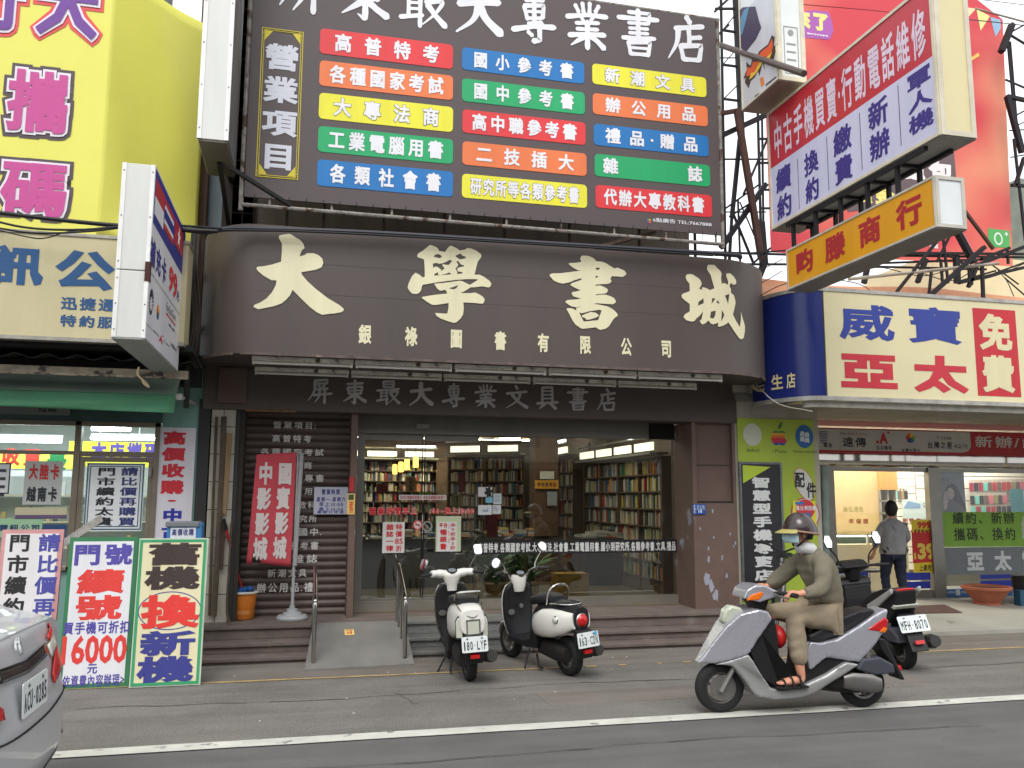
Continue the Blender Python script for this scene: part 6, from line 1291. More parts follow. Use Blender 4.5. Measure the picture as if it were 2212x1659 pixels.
# plants behind the glass
LEAF = M('plant_leaf', (84, 136, 62), .45, dirt=.25, scale=12)
for i, (px, py, s, lab) in enumerate(((1070, 1278, 1.3, 'leafy potted palm in a tan pot behind the glass, between the two white scooters'), (1143, 1276, 1.2, 'leafy potted palm behind the glass beside the second white scooter mirror'), (1118, 1270, .7, 'smaller dark green pot plant between the two potted palms'))):
    Y = 10.55+.15*(i == 2); p = PY(px, py, Y); p.z = .315
    t = thing('potted_plant', lab, 'plant', tuple(p))
    MB().lathe([(.10, 0), (.13, .2), (.14, .22), (.125, .225), (0, .2)], tuple(p), seg=18).build('pot', M('tan_pot', (150, 112, 70), .6, dirt=.2), t, smooth=True)
    mb = MB()
    for k in range(int(70*s)):
        a = rnd.uniform(0, 6.28); L = rnd.uniform(.18, .42)*s; el = rnd.uniform(.5, 1.45); b = Vector((p.x, p.y, .52+rnd.uniform(0, .18)*s)); d = Vector((math.cos(a), math.sin(a)*.55, 0)); sd = Vector((-math.sin(a), math.cos(a), .2))
        pts = [b + d*L*j*math.cos(el)/4*(1+.1*j) + Vector((0, 0, L*(j/4)*math.sin(el)-.05*L*j*j/4)) for j in range(5)]
        for j in range(4):
            w0, w1 = [.006, .022, .026, .018, .002][j:j+2]; mb.poly([pts[j]-sd*w0, pts[j]+sd*w0, pts[j+1]+sd*w1, pts[j+1]-sd*w1])
    mb.build('foliage', LEAF, t)
    mb = MB()
    for k in range(4): mb.tube([(p.x+rnd.uniform(-.03, .03), p.y, .5), (p.x+rnd.uniform(-.08, .08), p.y, .72)], .008, 5)
    mb.build('stem', M('plant_stem', (96, 90, 56), .7), t)
mb = MB(); a = PY(1205, 1240, 10.8); MB().box(a.x, a.x+.42, 10.8, 11.1, .32, .62).build('yellow_box', M('ochre_box', (170, 130, 50), .6), loc=tuple(a), label='ochre yellow crate behind the glass right of the potted palms', cat='crate')
# ================================================================ notices on and behind the glass
GF = FY(GY-.03)
def notice(name, label, r_, col, fr=GF, n0=0, cat='notice'): return flat(name, label, cat, fr, fr.rect(*r_), col, th=.004, n0=n0)
def put(t, s, r_, col, b=.02, vert=False, fr=GF, n=.006, fill=.94, w=False):
    mb = MB()
    if w: word(mb, fr, s, fr.rect(*r_), b, n=n)
    else: text(mb, fr, s, fr.rect(*r_), b, vert=vert, n=n, fill=fill)
    return mb.build('lettering', INK(col), t)
REDT = (204, 44, 50)
t = notice('notice', 'white notice of red characters offering magazines at 85, on the left sliding door', (827, 1128, 873, 1194), (222, 220, 216))
put(t, '特價', (854, 1131, 869, 1161), REDT, .025, True); put(t, '85', (853, 1163, 870, 1175), REDT, .02, w=True); put(t, '折', (854, 1177, 869, 1192), REDT, .025); put(t, '雜誌一律', (834, 1131, 850, 1192), REDT, .025, True)
t = notice('notice', 'white notice on pale green backing listing book discounts, on the right sliding door', (942, 1115, 995, 1191), (196, 206, 170)); u = GF.rect(945, 1127, 986, 1191); MB().fbox(GF, *u, .004, .007).build('white_sheet', INK((222, 218, 214)), t)
put(t, '平台', (948, 1129, 967, 1140), REDT, .025, n=.009); put(t, '暢銷書', (950, 1142, 965, 1188), REDT, .03, True, n=.009); put(t, '本9折本5折', (972, 1129, 984, 1188), REDT, .02, True, n=.009); put(t, '173', (967, 1130, 972, 1175), REDT, .015, True, n=.009)
t = notice('notice', 'long white strip of small red characters across both sliding doors', (862, 1069, 964, 1080), (214, 210, 206)); put(t, '本店可刷國民旅遊卡', (864, 1070, 911, 1079), (170, 50, 56), .02); put(t, '本店可刷國民旅遊卡', (914, 1070, 962, 1079), (170, 50, 56), .02)
t = thing('window_lettering', 'red opening hours lettering stuck across the two sliding doors', 'lettering', tuple(PY(910, 1103, GY-.03)))
put(t, '營業時間早上', (796, 1095, 903, 1113), (226, 214, 210), .085, n=.003); put(t, ':00~晚上10:00', (928, 1095, 1026, 1112), (226, 214, 210), .085, n=.003)
put(t, '營業時間早上', (796, 1095, 903, 1113), (210, 50, 54), .035); put(t, ':00~晚上10:00', (928, 1095, 1026, 1112), (210, 50, 54), .035)
t = thing('window_lettering', 'row of white characters along the lower right shop window', 'lettering', tuple(PY(1240, 1180, GY-.03)))
r_ = (1032, 1172, 1460, 1190); put(t, '高普特考.各類國家考試.大專商法.社會書.工業電腦用書.國小到研究所.各類參考書.文具.禮品', r_, (222, 222, 218), .03)
u = GF.rect(1031, 1170, 1462, 1191); MB().fbox(GF, u[0], u[1]-.01, u[2], u[3]+.01, 0, .003).build('dark_film', M('dark_film', (38, 38, 40), .4), t)
def roundel(label, px, py, r, rim, fld, bar):
    t = thing('round_sticker', label, 'sticker', tuple(PY(px, py, GY-.03))); c = GF.px(px, py)
    e = ellipse(*c, r, r, 24); e2 = ellipse(*c, r*.78, r*.78, 24)
    if fld: MB().prism(GF, e, .001, .003).build('disc', INK(fld), t)
    mb = MB()
    for i in range(24): j = (i+1) % 24; mb.poly([GF.P(*e[i], .005), GF.P(*e[j], .005), GF.P(*e2[j], .005), GF.P(*e2[i], .005)])
    mb.prism(GF, [(c[0]-r*.62, c[1]+r*.5), (c[0]-r*.5, c[1]+r*.62), (c[0]+r*.62, c[1]-r*.5), (c[0]+r*.5, c[1]-r*.62)], .0045, .006); mb.build('ring', INK(rim), t)
    if bar: mb = MB().fbox(GF, c[0]-r*.5, c[1]-r*.1, c[0]+r*.5, c[1]+r*.12, .004, .0055); mb.build('cigarette', INK(bar), t)
roundel('small red and white no-smoking disc on the left sliding door', 902, 1134, .055, (206, 70, 76), (214, 204, 200), (50, 40, 40)); roundel('grey prohibition ring on the right sliding door', 923, 1137, .06, (150, 152, 150), None, None)
notice('paper_slip', 'small tan paper slip below the red no-smoking disc', (898, 1144, 906, 1158), (176, 130, 84), cat='paper')
t = notice('notice', 'white poster with a black cartoonish blot among the papers on the glass', (1033, 1052, 1063, 1073), (206, 200, 200)); c = GF.px(1055, 1063)
MB().prism(GF, [(c[0]+.045*(1+.35*math.sin(i*2.4))*math.cos(i*math.pi/8), c[1]+.06*(1+.35*math.sin(i*2.4))*math.sin(i*math.pi/8)) for i in range(16)], .005, .007).build('black_blot', INK((36, 34, 38)), t)
notice('paper_slip', 'small blue paper under the poster with the black blot', (1049, 1074, 1064, 1086), (120, 176, 200), cat='paper')
t = notice('notice', 'tall white form right of the blue paper on the glass', (1066, 1066, 1083, 1089), (196, 204, 208)); mb = MB()
for k in range(6): u = GF.rect(1068, 1069+k*3, 1080, 1070+k*3); mb.fbox(GF, *u, .005, .006)
mb.build('print', INK((120, 126, 134)), t)
t = notice('notice', 'wide white sheet with blue writing low among the papers on the glass', (1033, 1091, 1062, 1112), (210, 212, 212)); put(t, 'cool', (1042, 1098, 1054, 1106), (60, 120, 160), .02, w=True)
t = notice('notice', 'white sheet with grey writing beside the blue-lettered sheet', (1064, 1091, 1082, 1110), (206, 208, 208)); put(t, 'Fly', (1066, 1094, 1076, 1106), (110, 120, 136), .0, w=True)
fi = FY(10.6)
for lab, r_, c, s, tc in (('peach handwritten poster hanging behind the left sliding door', (877, 1029, 898, 1063), (206, 160, 120), '好書大家讀', (110, 70, 60)), ('red hanging poster behind the left sliding door', (814, 1044, 838, 1065), (150, 56, 48), None, None), ('tall red hanging poster behind the right sliding door', (990, 1021, 1005, 1063), (140, 46, 56), None, None), ('tan handwritten poster behind the right sliding door', (978, 1067, 996, 1100), (170, 150, 116), '新書上架', (60, 56, 50)), ('tall red banner low behind the papers on the glass', (1052, 1112, 1075, 1160), (130, 40, 48), None, None), ('narrow green shelf strip behind the white door strip', (905, 1063, 930, 1069), (140, 170, 60), None, None)):
    t = notice('hanging_poster', lab, r_, c, fi, cat='poster')
    if s: put(t, s, (r_[0]+6, r_[1]+3, r_[2]-6, r_[3]-3), tc, .02, True, fi)
f13_ = FY(12.95)
t = notice('shelf_sign', 'orange sign board on the brown column inside the bookstore', (1155, 1037, 1207, 1056), (206, 146, 50), f13_, cat='sign'); put(t, '參考書專區', (1160, 1041, 1202, 1052), (120, 70, 30), .02, False, f13_)
notice('paper_sheet', 'white paper above the orange sign on the inner column', (1166, 1018, 1197, 1035), (200, 196, 184), f13_, cat='paper'); notice('paper_sheet', 'grey leaflet below the orange sign on the inner column', (1182, 1062, 1203, 1092), (150, 156, 160), f13_, cat='paper')
# opening hours board, stickers, house number
fs2 = FY(9.94)
t = flat('opening_hours_board', 'white board of blue opening hours on the brown shutter', 'notice', fs2, fs2.rect(679, 1052, 750, 1111), (214, 216, 230), th=.012)
for s, y0, y1, x0, x1 in (('營業時間', 1057, 1070, 694, 735), ('星期一-星期六', 1074, 1085, 683, 747), ('早上10:00', 1085, 1096, 688, 742), ('晚上10:00', 1096, 1106, 688, 742), ('星期日休息', 1103.5, 1110.5, 684, 744)):
    mb = MB(); text(mb, fs2, s, fs2.rect(x0, y0-1, x1, y1-1), .025, n=.013, fill=.86); mb.build('lettering', INK((62, 70, 150)), t)
fp2 = FY(9.63)
t = flat('wall_sticker', 'yellow sticker with red characters on the brown door post', 'sticker', fp2, fp2.rect(751, 1066, 766, 1111), (222, 190, 110)); mb = MB(); text(mb, fp2, '錄影監視中', fp2.rect(754, 1083, 763, 1109), .03, vert=True, n=.007); mb.build('lettering', INK((206, 60, 40)), t)
u = fp2.rect(753, 1068, 764, 1080); MB().fbox(fp2, *u, .006, .008).build('picture', INK((70, 80, 50)), t)
flat('red_charm', 'small red paper charm hanging above the yellow sticker', 'charm', fp2, fp2.rect(755, 1030, 764, 1062), (176, 44, 48)) 
fp3 = FY(BY-.03)
t = flat('house_number', 'small blue house number plate reading 18 on the brown pillar', 'house number', fp3, fp3.rect(1496, 1089, 1524, 1111), (36, 78, 156)); mb = MB(); word(mb, fp3, '18', fp3.rect(1508, 1101, 1516, 1108), .03, n=.008); text(mb, fp3, '民生路', fp3.rect(1504, 1091, 1522, 1099), .0, n=.008); text(mb, fp3, '屏東市', fp3.rect(1497, 1091, 1502, 1109), .0, vert=True, n=.008); mb.build('lettering', INK((214, 220, 230)), t)
mb = MB(); u = fp3.rect(1496, 1089, 1524, 1111); mb.fbox(fp3, u[0]+.02, (u[1]+u[3])/2-.002, u[2], (u[1]+u[3])/2+.002, .006, .008); mb.fbox(fp3, u[0]+.022, u[1], u[0]+.026, u[3], .006, .008); mb.build('line', INK((190, 200, 220)), t)
# ================================================================ flag on a stand, bucket and mop
FYy = 9.62; ff = FY(FYy); bp_ = PZ(631, 1333, .305); bp_.y = FYy
t = thing('flag_stand', 'tattered red flag with white characters on a grey round-based stand', 'flag', (bp_.x, FYy, .305)); o = OFF[t.name]
GP = M('grey_pvc', (160, 162, 164), .5, dirt=.15)
MB().lathe([(.16, 0), (.165, .02), (.15, .045), (.1, .05), (.095, .07), (.06, .08), (.055, .11), (.03, .115), (.03, .14)], tuple(o), seg=30).build('base', GP, t, smooth=True, angle=35)
ztop = ff.px(652, 977)[1]; MB().tube([(o.x, FYy, .4), (o.x, FYy, .7), (o.x, FYy, 1.2), (o.x, FYy, ztop+.02)], [.02, .017, .014, .012], 10).build('pole', GP, t, smooth=True)
tl, tr, brr, bll = ff.px(555, 982), ff.px(641, 977), ff.px(628, 1224), ff.px(533, 1212)
def flg(u, v):
    x = (tl[0]+(tr[0]-tl[0])*u)*v+(bll[0]+(brr[0]-bll[0])*u)*(1-v); z = (tl[1]+(tr[1]-tl[1])*u)*v+(bll[1]+(brr[1]-bll[1])*u)*(1-v)
    if v == 0 and .0 <= u < .12: z -= .03
    if v < .12 and .14 < u < .3: z += .11*(1-v/.12)*(1 if u < .24 else .5)
    return (x, FYy-.02-.025*math.sin(3*u+2*v)*(1-u), z)
fo = MB().grid(flg, 28, 24).build('cloth', M('faded_red_cloth', (186, 66, 76), .75, dirt=.12, scale=3), t, smooth=True, solid=.003, angle=180)
mb = MB()
wv = lambda u, v, n: Vector((u, FYy-.02-.025*math.sin(3*max(0, min(1, (u-bll[0])/(tr[0]-bll[0])))+2*max(0, min(1, (v-bll[1])/(tl[1]-bll[1]))))*(1-max(0, min(1, (u-bll[0])/(tr[0]-bll[0]))))-n-.004, v))
def col4(s, xt0, xt1, xb0, xb1, y0, y1):
    for i, c in enumerate(s):
        a, b = i/4, (i+1)/4; r_ = ff.rect(xt0+(xb0-xt0)*(a+b)/2, y0+(y1-y0)*a, xt1+(xb1-xt1)*(a+b)/2, y0+(y1-y0)*b); text(mb, ff, c, r_, .045, fill=.98, vert=True, mapf=wv)
col4('國賓影城', 603, 633, 588, 617, 996, 1210); col4('中影影城', 561, 592, 545, 576, 996, 1212); mb.build('lettering', INK((206, 196, 192)), fo)
sl = MB(); a = ff.px(652, 978); b = ff.px(637, 1222); sl.tube([(a[0]+.0, FYy-.012, a[1]), (b[0]+.0, FYy-.012, b[1])], .022, 8); sl.build('sleeve', M('grey_sleeve', (158, 156, 156), .7, dirt=.2), t, smooth=True)
bk_ = PZ(525, 1322, .305); bk_ = Vector((PY(525, 1300, 9.78).x, 9.78, .305)); t = thing('bucket', 'orange plastic bucket with a white rim on the landing beside the shutter', 'bucket', tuple(bk_)); o = OFF[t.name]
ORB = M('orange_plastic', (206, 118, 40), .45, dirt=.08)
MB().lathe([(.0, .003), (.108, .0), (.115, .01), (.14, .27), (.132, .272), (.11, .03), (0, .02)], tuple(o), seg=30).build('body', ORB, t, smooth=True, angle=40)
MB().lathe([(.138, .262), (.156, .268), (.156, .285), (.14, .288), (.134, .275)], tuple(o), seg=30, cap=False).build('rim', M('white_rim', (206, 206, 200), .4), t, smooth=True)
mb = MB()
for i in range(9):
    a = -2.3+i*.16; c = Vector((math.cos(a), math.sin(a), 0)); f_ = Fr(o+c*.1225+Vector((0, 0, .075)), (-math.sin(a), math.cos(a), 0), (0, 0, 1))
    e = ellipse(0, 0, .013, .018, 10); e2 = ellipse(0, 0, .009, .014, 10)
    for k in range(10): j = (k+1) % 10; mb.poly([f_.P(*e[k], .002), f_.P(*e[j], .002), f_.P(*e2[j], .002), f_.P(*e2[k], .002)])
mb.build('scroll_pattern', INK((226, 170, 110)), t)
t = thing('mop', 'mop with a blue head and long red handle standing in the orange bucket', 'mop', (o.x, o.y, .58))
mb = MB()
for i in range(26):
    a = i*.7; r = .03+.06*rnd.random(); mb.sph((o.x+r*math.cos(a), o.y+r*math.sin(a), .585+.03*rnd.random()), .034, .034, .03, 8, 6)
mb.build('mop_head', M('blue_yarn', (36, 84, 150), .9, dirt=.3, scale=40), t, smooth=True)
a = Vector((o.x-.02, o.y, .62)); b = PY(488, 1140, BY-.09); MB().tube([a, a.lerp(b, .97)], .0135, 8).build('handle', M('red_handle', (180, 44, 48), .4), t, smooth=True)
MB().tube([a.lerp(b, .97), b+(b-a).normalized()*.1], .018, 8).build('grip', M('black_rubber_grip', (30, 30, 30), .7), t, smooth=True)
# ================================================================ row across the street (seen only mirrored in the glass)
for i, (x0, x1, h, c, lab) in enumerate(((-16, -5, 8.5, (120, 116, 110), 'grey shophouse across the street, faintly mirrored at left in the bookstore glass'), (-5, 6, 7.2, (96, 90, 84), 'brown shophouse across the street, faintly mirrored in the bookstore glass'), (6, 20, 9.5, (128, 122, 112), 'beige shophouse across the street, faintly mirrored at right in the bookstore glass'))):
    t = thing('opposite_shophouse', lab, 'building', ((x0+x1)/2, -12, 0)); mb = MB().box(x0, x1-.05, -16, -12, 0, h); mb.build('wall', M('opposite_wall_%d%d%d' % c, c, .85, dirt=.2), t)
    for f in range(1, 3):
        for k in range(3):
            xx = x0+(x1-x0)*(k+.2)/3; MB().box(xx, xx+1.9, -12.0, -11.95, .6+f*2.9, 2.2+f*2.9).build('window', M('dark_window', (40, 46, 52), .15), t)
    MB().box(x0+.4, x1-.4, -12.0, -11.96, .1, 2.7).build('shop_opening', M('dark_opening', (34, 32, 30), .7), t); MB().box(x0, x1-.05, -12, -10.6, 2.9, 3.2).build('canopy', MC['opposite_wall_%d%d%d' % c], t)
# ================================================================ two-wheelers and the car
def se(c, A, B, a, b, p=2.5, n=20):              # superellipse ring
    c = Vector(c); A = Vector(A); B = Vector(B); out = []
    for i in range(n):
        t = 2*math.pi*i/n; x, y = math.cos(t), math.sin(t)
        out.append(c + A*(a*math.copysign(abs(x)**(2/p), x)) + B*(b*math.copysign(abs(y)**(2/p), y)))
    return out
YZ = ((0, 1, 0), (0, 0, 1)); XY = ((1, 0, 0), (0, 1, 0))
def loftx(secs, p=2.6, n=20): return MB().rings([se((x, y, z), *YZ, hw, hh, p, n) for x, y, z, hw, hh in secs])
def loftz(secs, p=2.6, n=20): return MB().rings([se((x, y, z), *XY, hl, hw, p, n) for z, x, y, hl, hw in secs])
def slab(poly, hw, y0=0):                        # side outline given a half width (number or function of x,z)
    mb = MB(); c = len(poly); f = hw if callable(hw) else (lambda x, z: hw)
    mb.v = [Vector((x, y0+f(x, z), z)) for x, z in poly]+[Vector((x, y0-f(x, z), z)) for x, z in poly]
    mb.f = [list(range(c)), list(range(2*c-1, c-1, -1))]+[[i, c+i, c+(i+1) % c, (i+1) % c] for i in range(c)]
    return mb
RUB = M('tyre_rubber', (34, 34, 35), .8, dirt=.15, scale=8); BLKP = M('black_scooter_plastic', (30, 30, 32), .42, dirt=.12, scale=6); MATB = M('matt_black', (36, 36, 37), .75, dirt=.15)
WHP = M('pearl_white_paint', (224, 222, 214), .22, dirt=.04, coat=.5); SILP = M('silver_lilac_paint', (178, 178, 186), .28, .5, dirt=.04, coat=.4); SILG = M('silver_grey_paint', (160, 160, 158), .32, .3, dirt=.06, coat=.3)
ENG = M('engine_black', (40, 39, 38), .6, .2, dirt=.3, scale=10); ALLOY = M('alloy_grey', (140, 138, 134), .4, .8, dirt=.2); SEATB = M('seat_vinyl', (34, 34, 37), .48, dirt=.1, scale=5)
REDL = M('red_lens', (190, 26, 30), .15, dirt=.05, spec=.6); AMB = M('amber_lens', (226, 112, 24), .18, dirt=.05); CLR = M('clear_lens', (196, 198, 184), .12, dirt=.08, spec=.7); PLT = M('plate_white', (216, 222, 220), .4, dirt=.05)
MIRG = M('mirror_glass', (230, 232, 235), .03, 1., dirt=0)
def wheel(name, par, x, r, w, rim=ALLOY, spokes=5, seg=36, steer=0):
    k = MB(); prof = [(r*.62, -w*.42), (r*.8, -w*.5), (r*.94, -w*.42), (r, -w*.18), (r*1.005, 0), (r, w*.18), (r*.94, w*.42), (r*.8, w*.5), (r*.62, w*.42)]
    k.lathe(prof, (x, 0, r), 'y', seg, cap=False)
    for i in range(seg): pass
    o = k.build(name, RUB, par, smooth=True, angle=50)
    m = MB(); m.lathe([(r*.63, -w*.4), (r*.63, w*.4), (r*.54, w*.34), (r*.52, 0), (r*.54, -w*.34), (r*.63, -w*.4)], (x, 0, r), 'y', seg, cap=False); m.lathe([(.035, -w*.55), (.035, w*.55), (.01, w*.56)], (x, 0, r), 'y', 12)
    for i in range(spokes):
        a = 2*math.pi*i/spokes+.3; d = Vector((math.cos(a), 0, math.sin(a))); c = Vector((x, 0, r)); m.beam(c+d*.02, c+d*r*.56, .026, .022)
    m.build('rim', rim, o, smooth=True, angle=35); return o
def fender(par, x, r, a0, a1, w, mat, name='front_fender'):
    def f(u, v):
        a = R(a0+(a1-a0)*u); t = (v-.5)*2; rr = r-.035*abs(t)**2.2; tw = w*(.55+.45*math.sin(math.pi*min(1, max(0, u*1.1+.05))))
        return (x+rr*math.cos(a), t*tw, .2+rr*math.sin(a))
    return MB().grid(f, 20, 8).build(name, mat, par, smooth=True, solid=.006, angle=180)
def plate(par, c, w, h, tilt, s, yaw=0):
    fr = Fr(Vector(c), (0, -1, 0), (math.sin(tilt), 0, math.cos(tilt)))
    p = MB().prism(fr, rrect(-w/2, -h/2, w/2, h/2, .012, 3), -.003, .001).build('license_plate', PLT, par)
    mb = MB(); mono(mb, fr, s, (-w*.46, -h*.36, w*.46, h*.2), .02, n=.0018); mb.build('lettering', INK((50, 54, 62)), p)
    mb = MB()
    for x in (-w*.28, w*.28): mb.prism(fr, ellipse(x, h*.36, .011, .008, 8), .001, .005)
    mb.build('bolt', M('bolt_grey', (110, 110, 108), .4, .6), p); return fr, p
def retro(label, s, ptxt, loc, head, lean, style):
    t = thing('parked_scooter', label, 'scooter', loc, 'white scooters parked before the steps', local=True, rot=(R(lean), 0, R(head))); t.scale = (s,)*3
    wheel('front_wheel', t, .6, .205, .1); wheel('rear_wheel', t, -.6, .205, .11)
    fender(t, .6, .245, 12, 172, .075, WHP)
    mb = MB()
    for y in (-.07, .07): mb.tube([(.6, y, .2), (.45, y*.6, .62)], .017)
    mb.build('front_fork', ALLOY, t, smooth=True)
    zs = [(.26, .37, .11), (.32, .385, .15), (.44, .405, .18), (.58, .41, .195), (.72, .40, .195), (.80, .385, .18), (.86, .37, .15), (.885, .36, .09)]
    sh = MB().rings([se((x+.03, 0, z), *XY, .035+.0*w, w, 3.2, 24) for z, x, w in zs]).build('leg_shield', WHP, t, smooth=True, angle=60)
    MB().rings([se((x+.002, 0, z), *XY, .03, w*.955, 3.2, 24) for z, x, w in zs[:-1]]+[se((.36, 0, .872), *XY, .02, .1, 3, 24)]).build('inner_panel', BLKP, t, smooth=True, angle=60)
    mb = MB(); pts = [(x-.0, w*.985, z) for z, x, w in zs]+[(x, -w*.985, z) for z, x, w in zs[::-1]]; mb.tube(smooth_path(pts, 3), .008, 6); mb.build('shield_trim', CHR if style == 1 else BLKP, t, smooth=True)
    slab([(.40, .25), (.40, .31), (.1, .29), (-.06, .32), (-.14, .5), (-.2, .5), (-.2, .24), (.0, .22)], .155).build('floorboard', BLKP, t, bevel=.012)
    body = WHP
    if style == 1:
        loftx([(-.02, 0, .46, .07, .12), (-.06, 0, .49, .12, .165), (-.16, 0, .53, .15, .19), (-.32, 0, .57, .172, .195), (-.52, 0, .6, .176, .185), (-.7, 0, .615, .16, .168), (-.84, 0, .62, .135, .145), (-.9, 0, .62, .12, .12)], 2.9, 24).build('rear_body', body, t, smooth=True, angle=60)
        loftx([(.03, 0, .71, .05, .035), (-.02, 0, .735, .10, .05), (-.18, 0, .77, .14, .055), (-.42, 0, .79, .15, .055), (-.6, 0, .80, .135, .05), (-.68, 0, .795, .1, .035)], 2.6).build('seat', SEATB, t, smooth=True, angle=60)
        MB().tube(smooth_path([(-.55, .12, .76), (-.62, .125, .83), (-.70, .12, .885), (-.72, .08, .90), (-.72, -.08, .90), (-.70, -.12, .885), (-.62, -.125, .83), (-.55, -.12, .76)], 5), .012, 8).build('grab_rail', CHR, t, smooth=True)
        MB().tube(smooth_path([(-.72, .13, .78), (-.86, .10, .72), (-.905, .03, .675), (-.905, -.03, .675), (-.86, -.10, .72), (-.72, -.13, .78)], 5), .006, 6).build('chrome_trim', CHR, t, smooth=True)
        fr = Fr((-.905, 0, .575), (0, -1, 0), (0, 0, 1))
        l = MB().prism(fr, rrect(-.065, -.07, .065, .07, .02), -.02, .022).build('tail_light', CLR, t, bevel=.01); mb = MB(); frame(mb, fr, -.07, -.075, .07, .075, .012, -.02, .026); mb.build('lens_rim', CHR, l)
        for sy in (1, -1):
            fr = Fr((-.845, sy*.132, .57), (-sy*.55, -.83, 0) if sy > 0 else (.55, -.83, 0), (0, 0, 1))
            q = [(-.03, -.1), (.04, -.1), (.03, .06), (-.005, .1), (-.03, .06)]; q = q if sy > 0 else [(-x, y) for x, y in q][::-1]
            l = MB().prism(fr, q, -.03, .012).build('turn_signal', CLR, t, bevel=.006); MB().prism(fr, [(x*1.25, y*1.15) for x, y in q], -.03, .006).build('lens_rim', BLKP, l)
    else:
        loftx([(-.02, 0, .46, .06, .1), (-.06, 0, .49, .10, .155), (-.2, 0, .55, .13, .19), (-.5, 0, .6, .14, .175), (-.74, 0, .62, .13, .145), (-.88, 0, .62, .09, .11)], 2.6, 24).build('rear_body', BLKP, t, smooth=True, angle=60)
        for sy in (1, -1):
            sp = loftx([(-.1, sy*.10, .47, .03, .06), (-.2, sy*.125, .5, .065, .12), (-.36, sy*.135, .53, .08, .15), (-.54, sy*.135, .55, .078, .15), (-.72, sy*.12, .575, .06, .12), (-.86, sy*.085, .60, .03, .08)], 2.3, 20).build('side_cover', WHP, t, smooth=True, angle=60)
            MB().lathe([(.05, .0), (.045, .012), (.03, .02), (.0, .02)], (0, 0, 0), 'y', 16).build('x', CHR, None) if False else None
            c = Vector((-.66, sy*.19, .6)); mb = MB(); mb.sph(c, .042, .022, .036, 14, 8); l = mb.build('turn_signal', CLR, t, smooth=True); MB().sph(c-Vector((0, sy*.008, 0)), .05, .018, .044, 14, 8).build('lens_rim', CHR, l, smooth=True)
        loftx([(.03, 0, .70, .05, .035), (-.04, 0, .73, .11, .055), (-.2, 0, .76, .14, .06), (-.36, 0, .775, .13, .055), (-.46, 0, .77, .1, .035)], 2.6).build('seat', SEATB, t, smooth=True, angle=60)
        MB().lathe([(.0, 0), (.13, 0), (.135, .012), (.12, .02), (0, .022)], (-.62, 0, .745), 'z', 24).build('rear_rack', MATB, t, smooth=True)
        MB().tube(smooth_path([(-.42, .13, .73), (-.46, .13, .84), (-.50, .09, .915), (-.51, 0, .935), (-.50, -.09, .915), (-.46, -.13, .84), (-.42, -.13, .73)], 5), .012, 8).build('grab_rail', CHR, t, smooth=True)
        MB().tube(smooth_path([(-.5, .14, .745), (-.66, .135, .755), (-.77, .07, .755), (-.79, 0, .755), (-.77, -.07, .755), (-.66, -.135, .755), (-.5, -.14, .745)], 5), .009, 8).build('chrome_trim', CHR, t, smooth=True)
        c = Vector((-.875, 0, .60)); l = MB().sph(c, .05, .068, .068, 18, 10).build('tail_light', REDL, t, smooth=True); MB().sph(c+Vector((.012, 0, 0)), .045, .08, .08, 18, 10).build('lens_rim', CHR, l, smooth=True)
    # headset and bars
    hz = .95 if style == 1 else .93
    if style == 1:
        MB().rings([se((.37, 0, .80), *XY, .05, .055, 2.3, 20), se((.375, 0, .88), *XY, .07, .07, 2.3, 20), se((.37, 0, .96), *XY, .1, .11, 2.4, 20), se((.36, 0, 1.0), *XY, .09, .115, 2.4, 20), se((.35, 0, 1.025), *XY, .05, .08, 2.4, 20)]).build('headset', WHP, t, smooth=True, angle=60)
        for sy in (1, -1): MB().tube(smooth_path([(.36, sy*.07, .985), (.33, sy*.17, 1.0), (.29, sy*.24, 1.0)], 4), [.05]*4+[.042]*4+[.034], 10).build('bar_cowl', WHP, t, smooth=True)
    else:
        MB().rings([se((.37, 0, .78), *XY, .06, .06, 2.3, 20), se((.37, 0, .84), *XY, .08, .08, 2.3, 20), se((.36, 0, .93), *XY, .085, .09, 2.4, 20), se((.345, 0, .97), *XY, .07, .08, 2.4, 20)]).build('headset', WHP, t, smooth=True, angle=60)
        MB().tube(smooth_path([(.36, .10, .9), (.35, .15, 1.0), (.31, .24, 1.03), (.27, .34, 1.02)], 5), .012, 8).build('handlebar', CHR, t, smooth=True); MB().tube(smooth_path([(.36, -.10, .9), (.35, -.15, 1.0), (.31, -.24, 1.03), (.27, -.34, 1.02)], 5), .012, 8).build('handlebar', CHR, t, smooth=True)
    dn = Vector((-.5, 0, .85)).normalized(); fr = Fr((.31, 0, hz+.07 if style == 1 else .985), (0, -1, 0), (.85, 0, .5)); dl = MB().prism(fr, ellipse(0, 0, .06, .05, 20), -.02, .012).build('speedometer', CHR, t); MB().prism(fr, ellipse(0, 0, .046, .036, 20), .0125, .015).build('dial', M('dial_grey', (120, 126, 134), .2), dl)
    bz = 1.0 if style == 1 else 1.02
    for sy in (1, -1):
        MB().tube([(.29, sy*.24, bz), (.26, sy*.36, bz-.005)], .018, 10).build('grip', MATB, t, smooth=True)
        MB().tube(smooth_path([(.31, sy*.22, bz-.005), (.32, sy*.28, bz-.015), (.29, sy*.37, bz-.03)], 4), .008, 6).build('brake_lever', CHR, t, smooth=True)
        top = Vector((.27, sy*.30, bz+.22)) if sy < 0 else Vector((.28, sy*.33, bz+.09))
        mi = MB().tube(smooth_path([(.31, sy*.2, bz+.01), (.31, sy*.22, bz+.08), top], 4), .007, 6).build('mirror_stem', CHR, t, smooth=True)
        nrm = Vector((-1, .12*sy, .4)).normalized() if sy < 0 else Vector((-.35, .75, .25)).normalized(); uu = nrm.cross(Vector((0, 0, 1))).normalized()*-1; vv_ = Vector(nrm.cross(uu)); vv_ = vv_ if vv_.z > 0 else -vv_
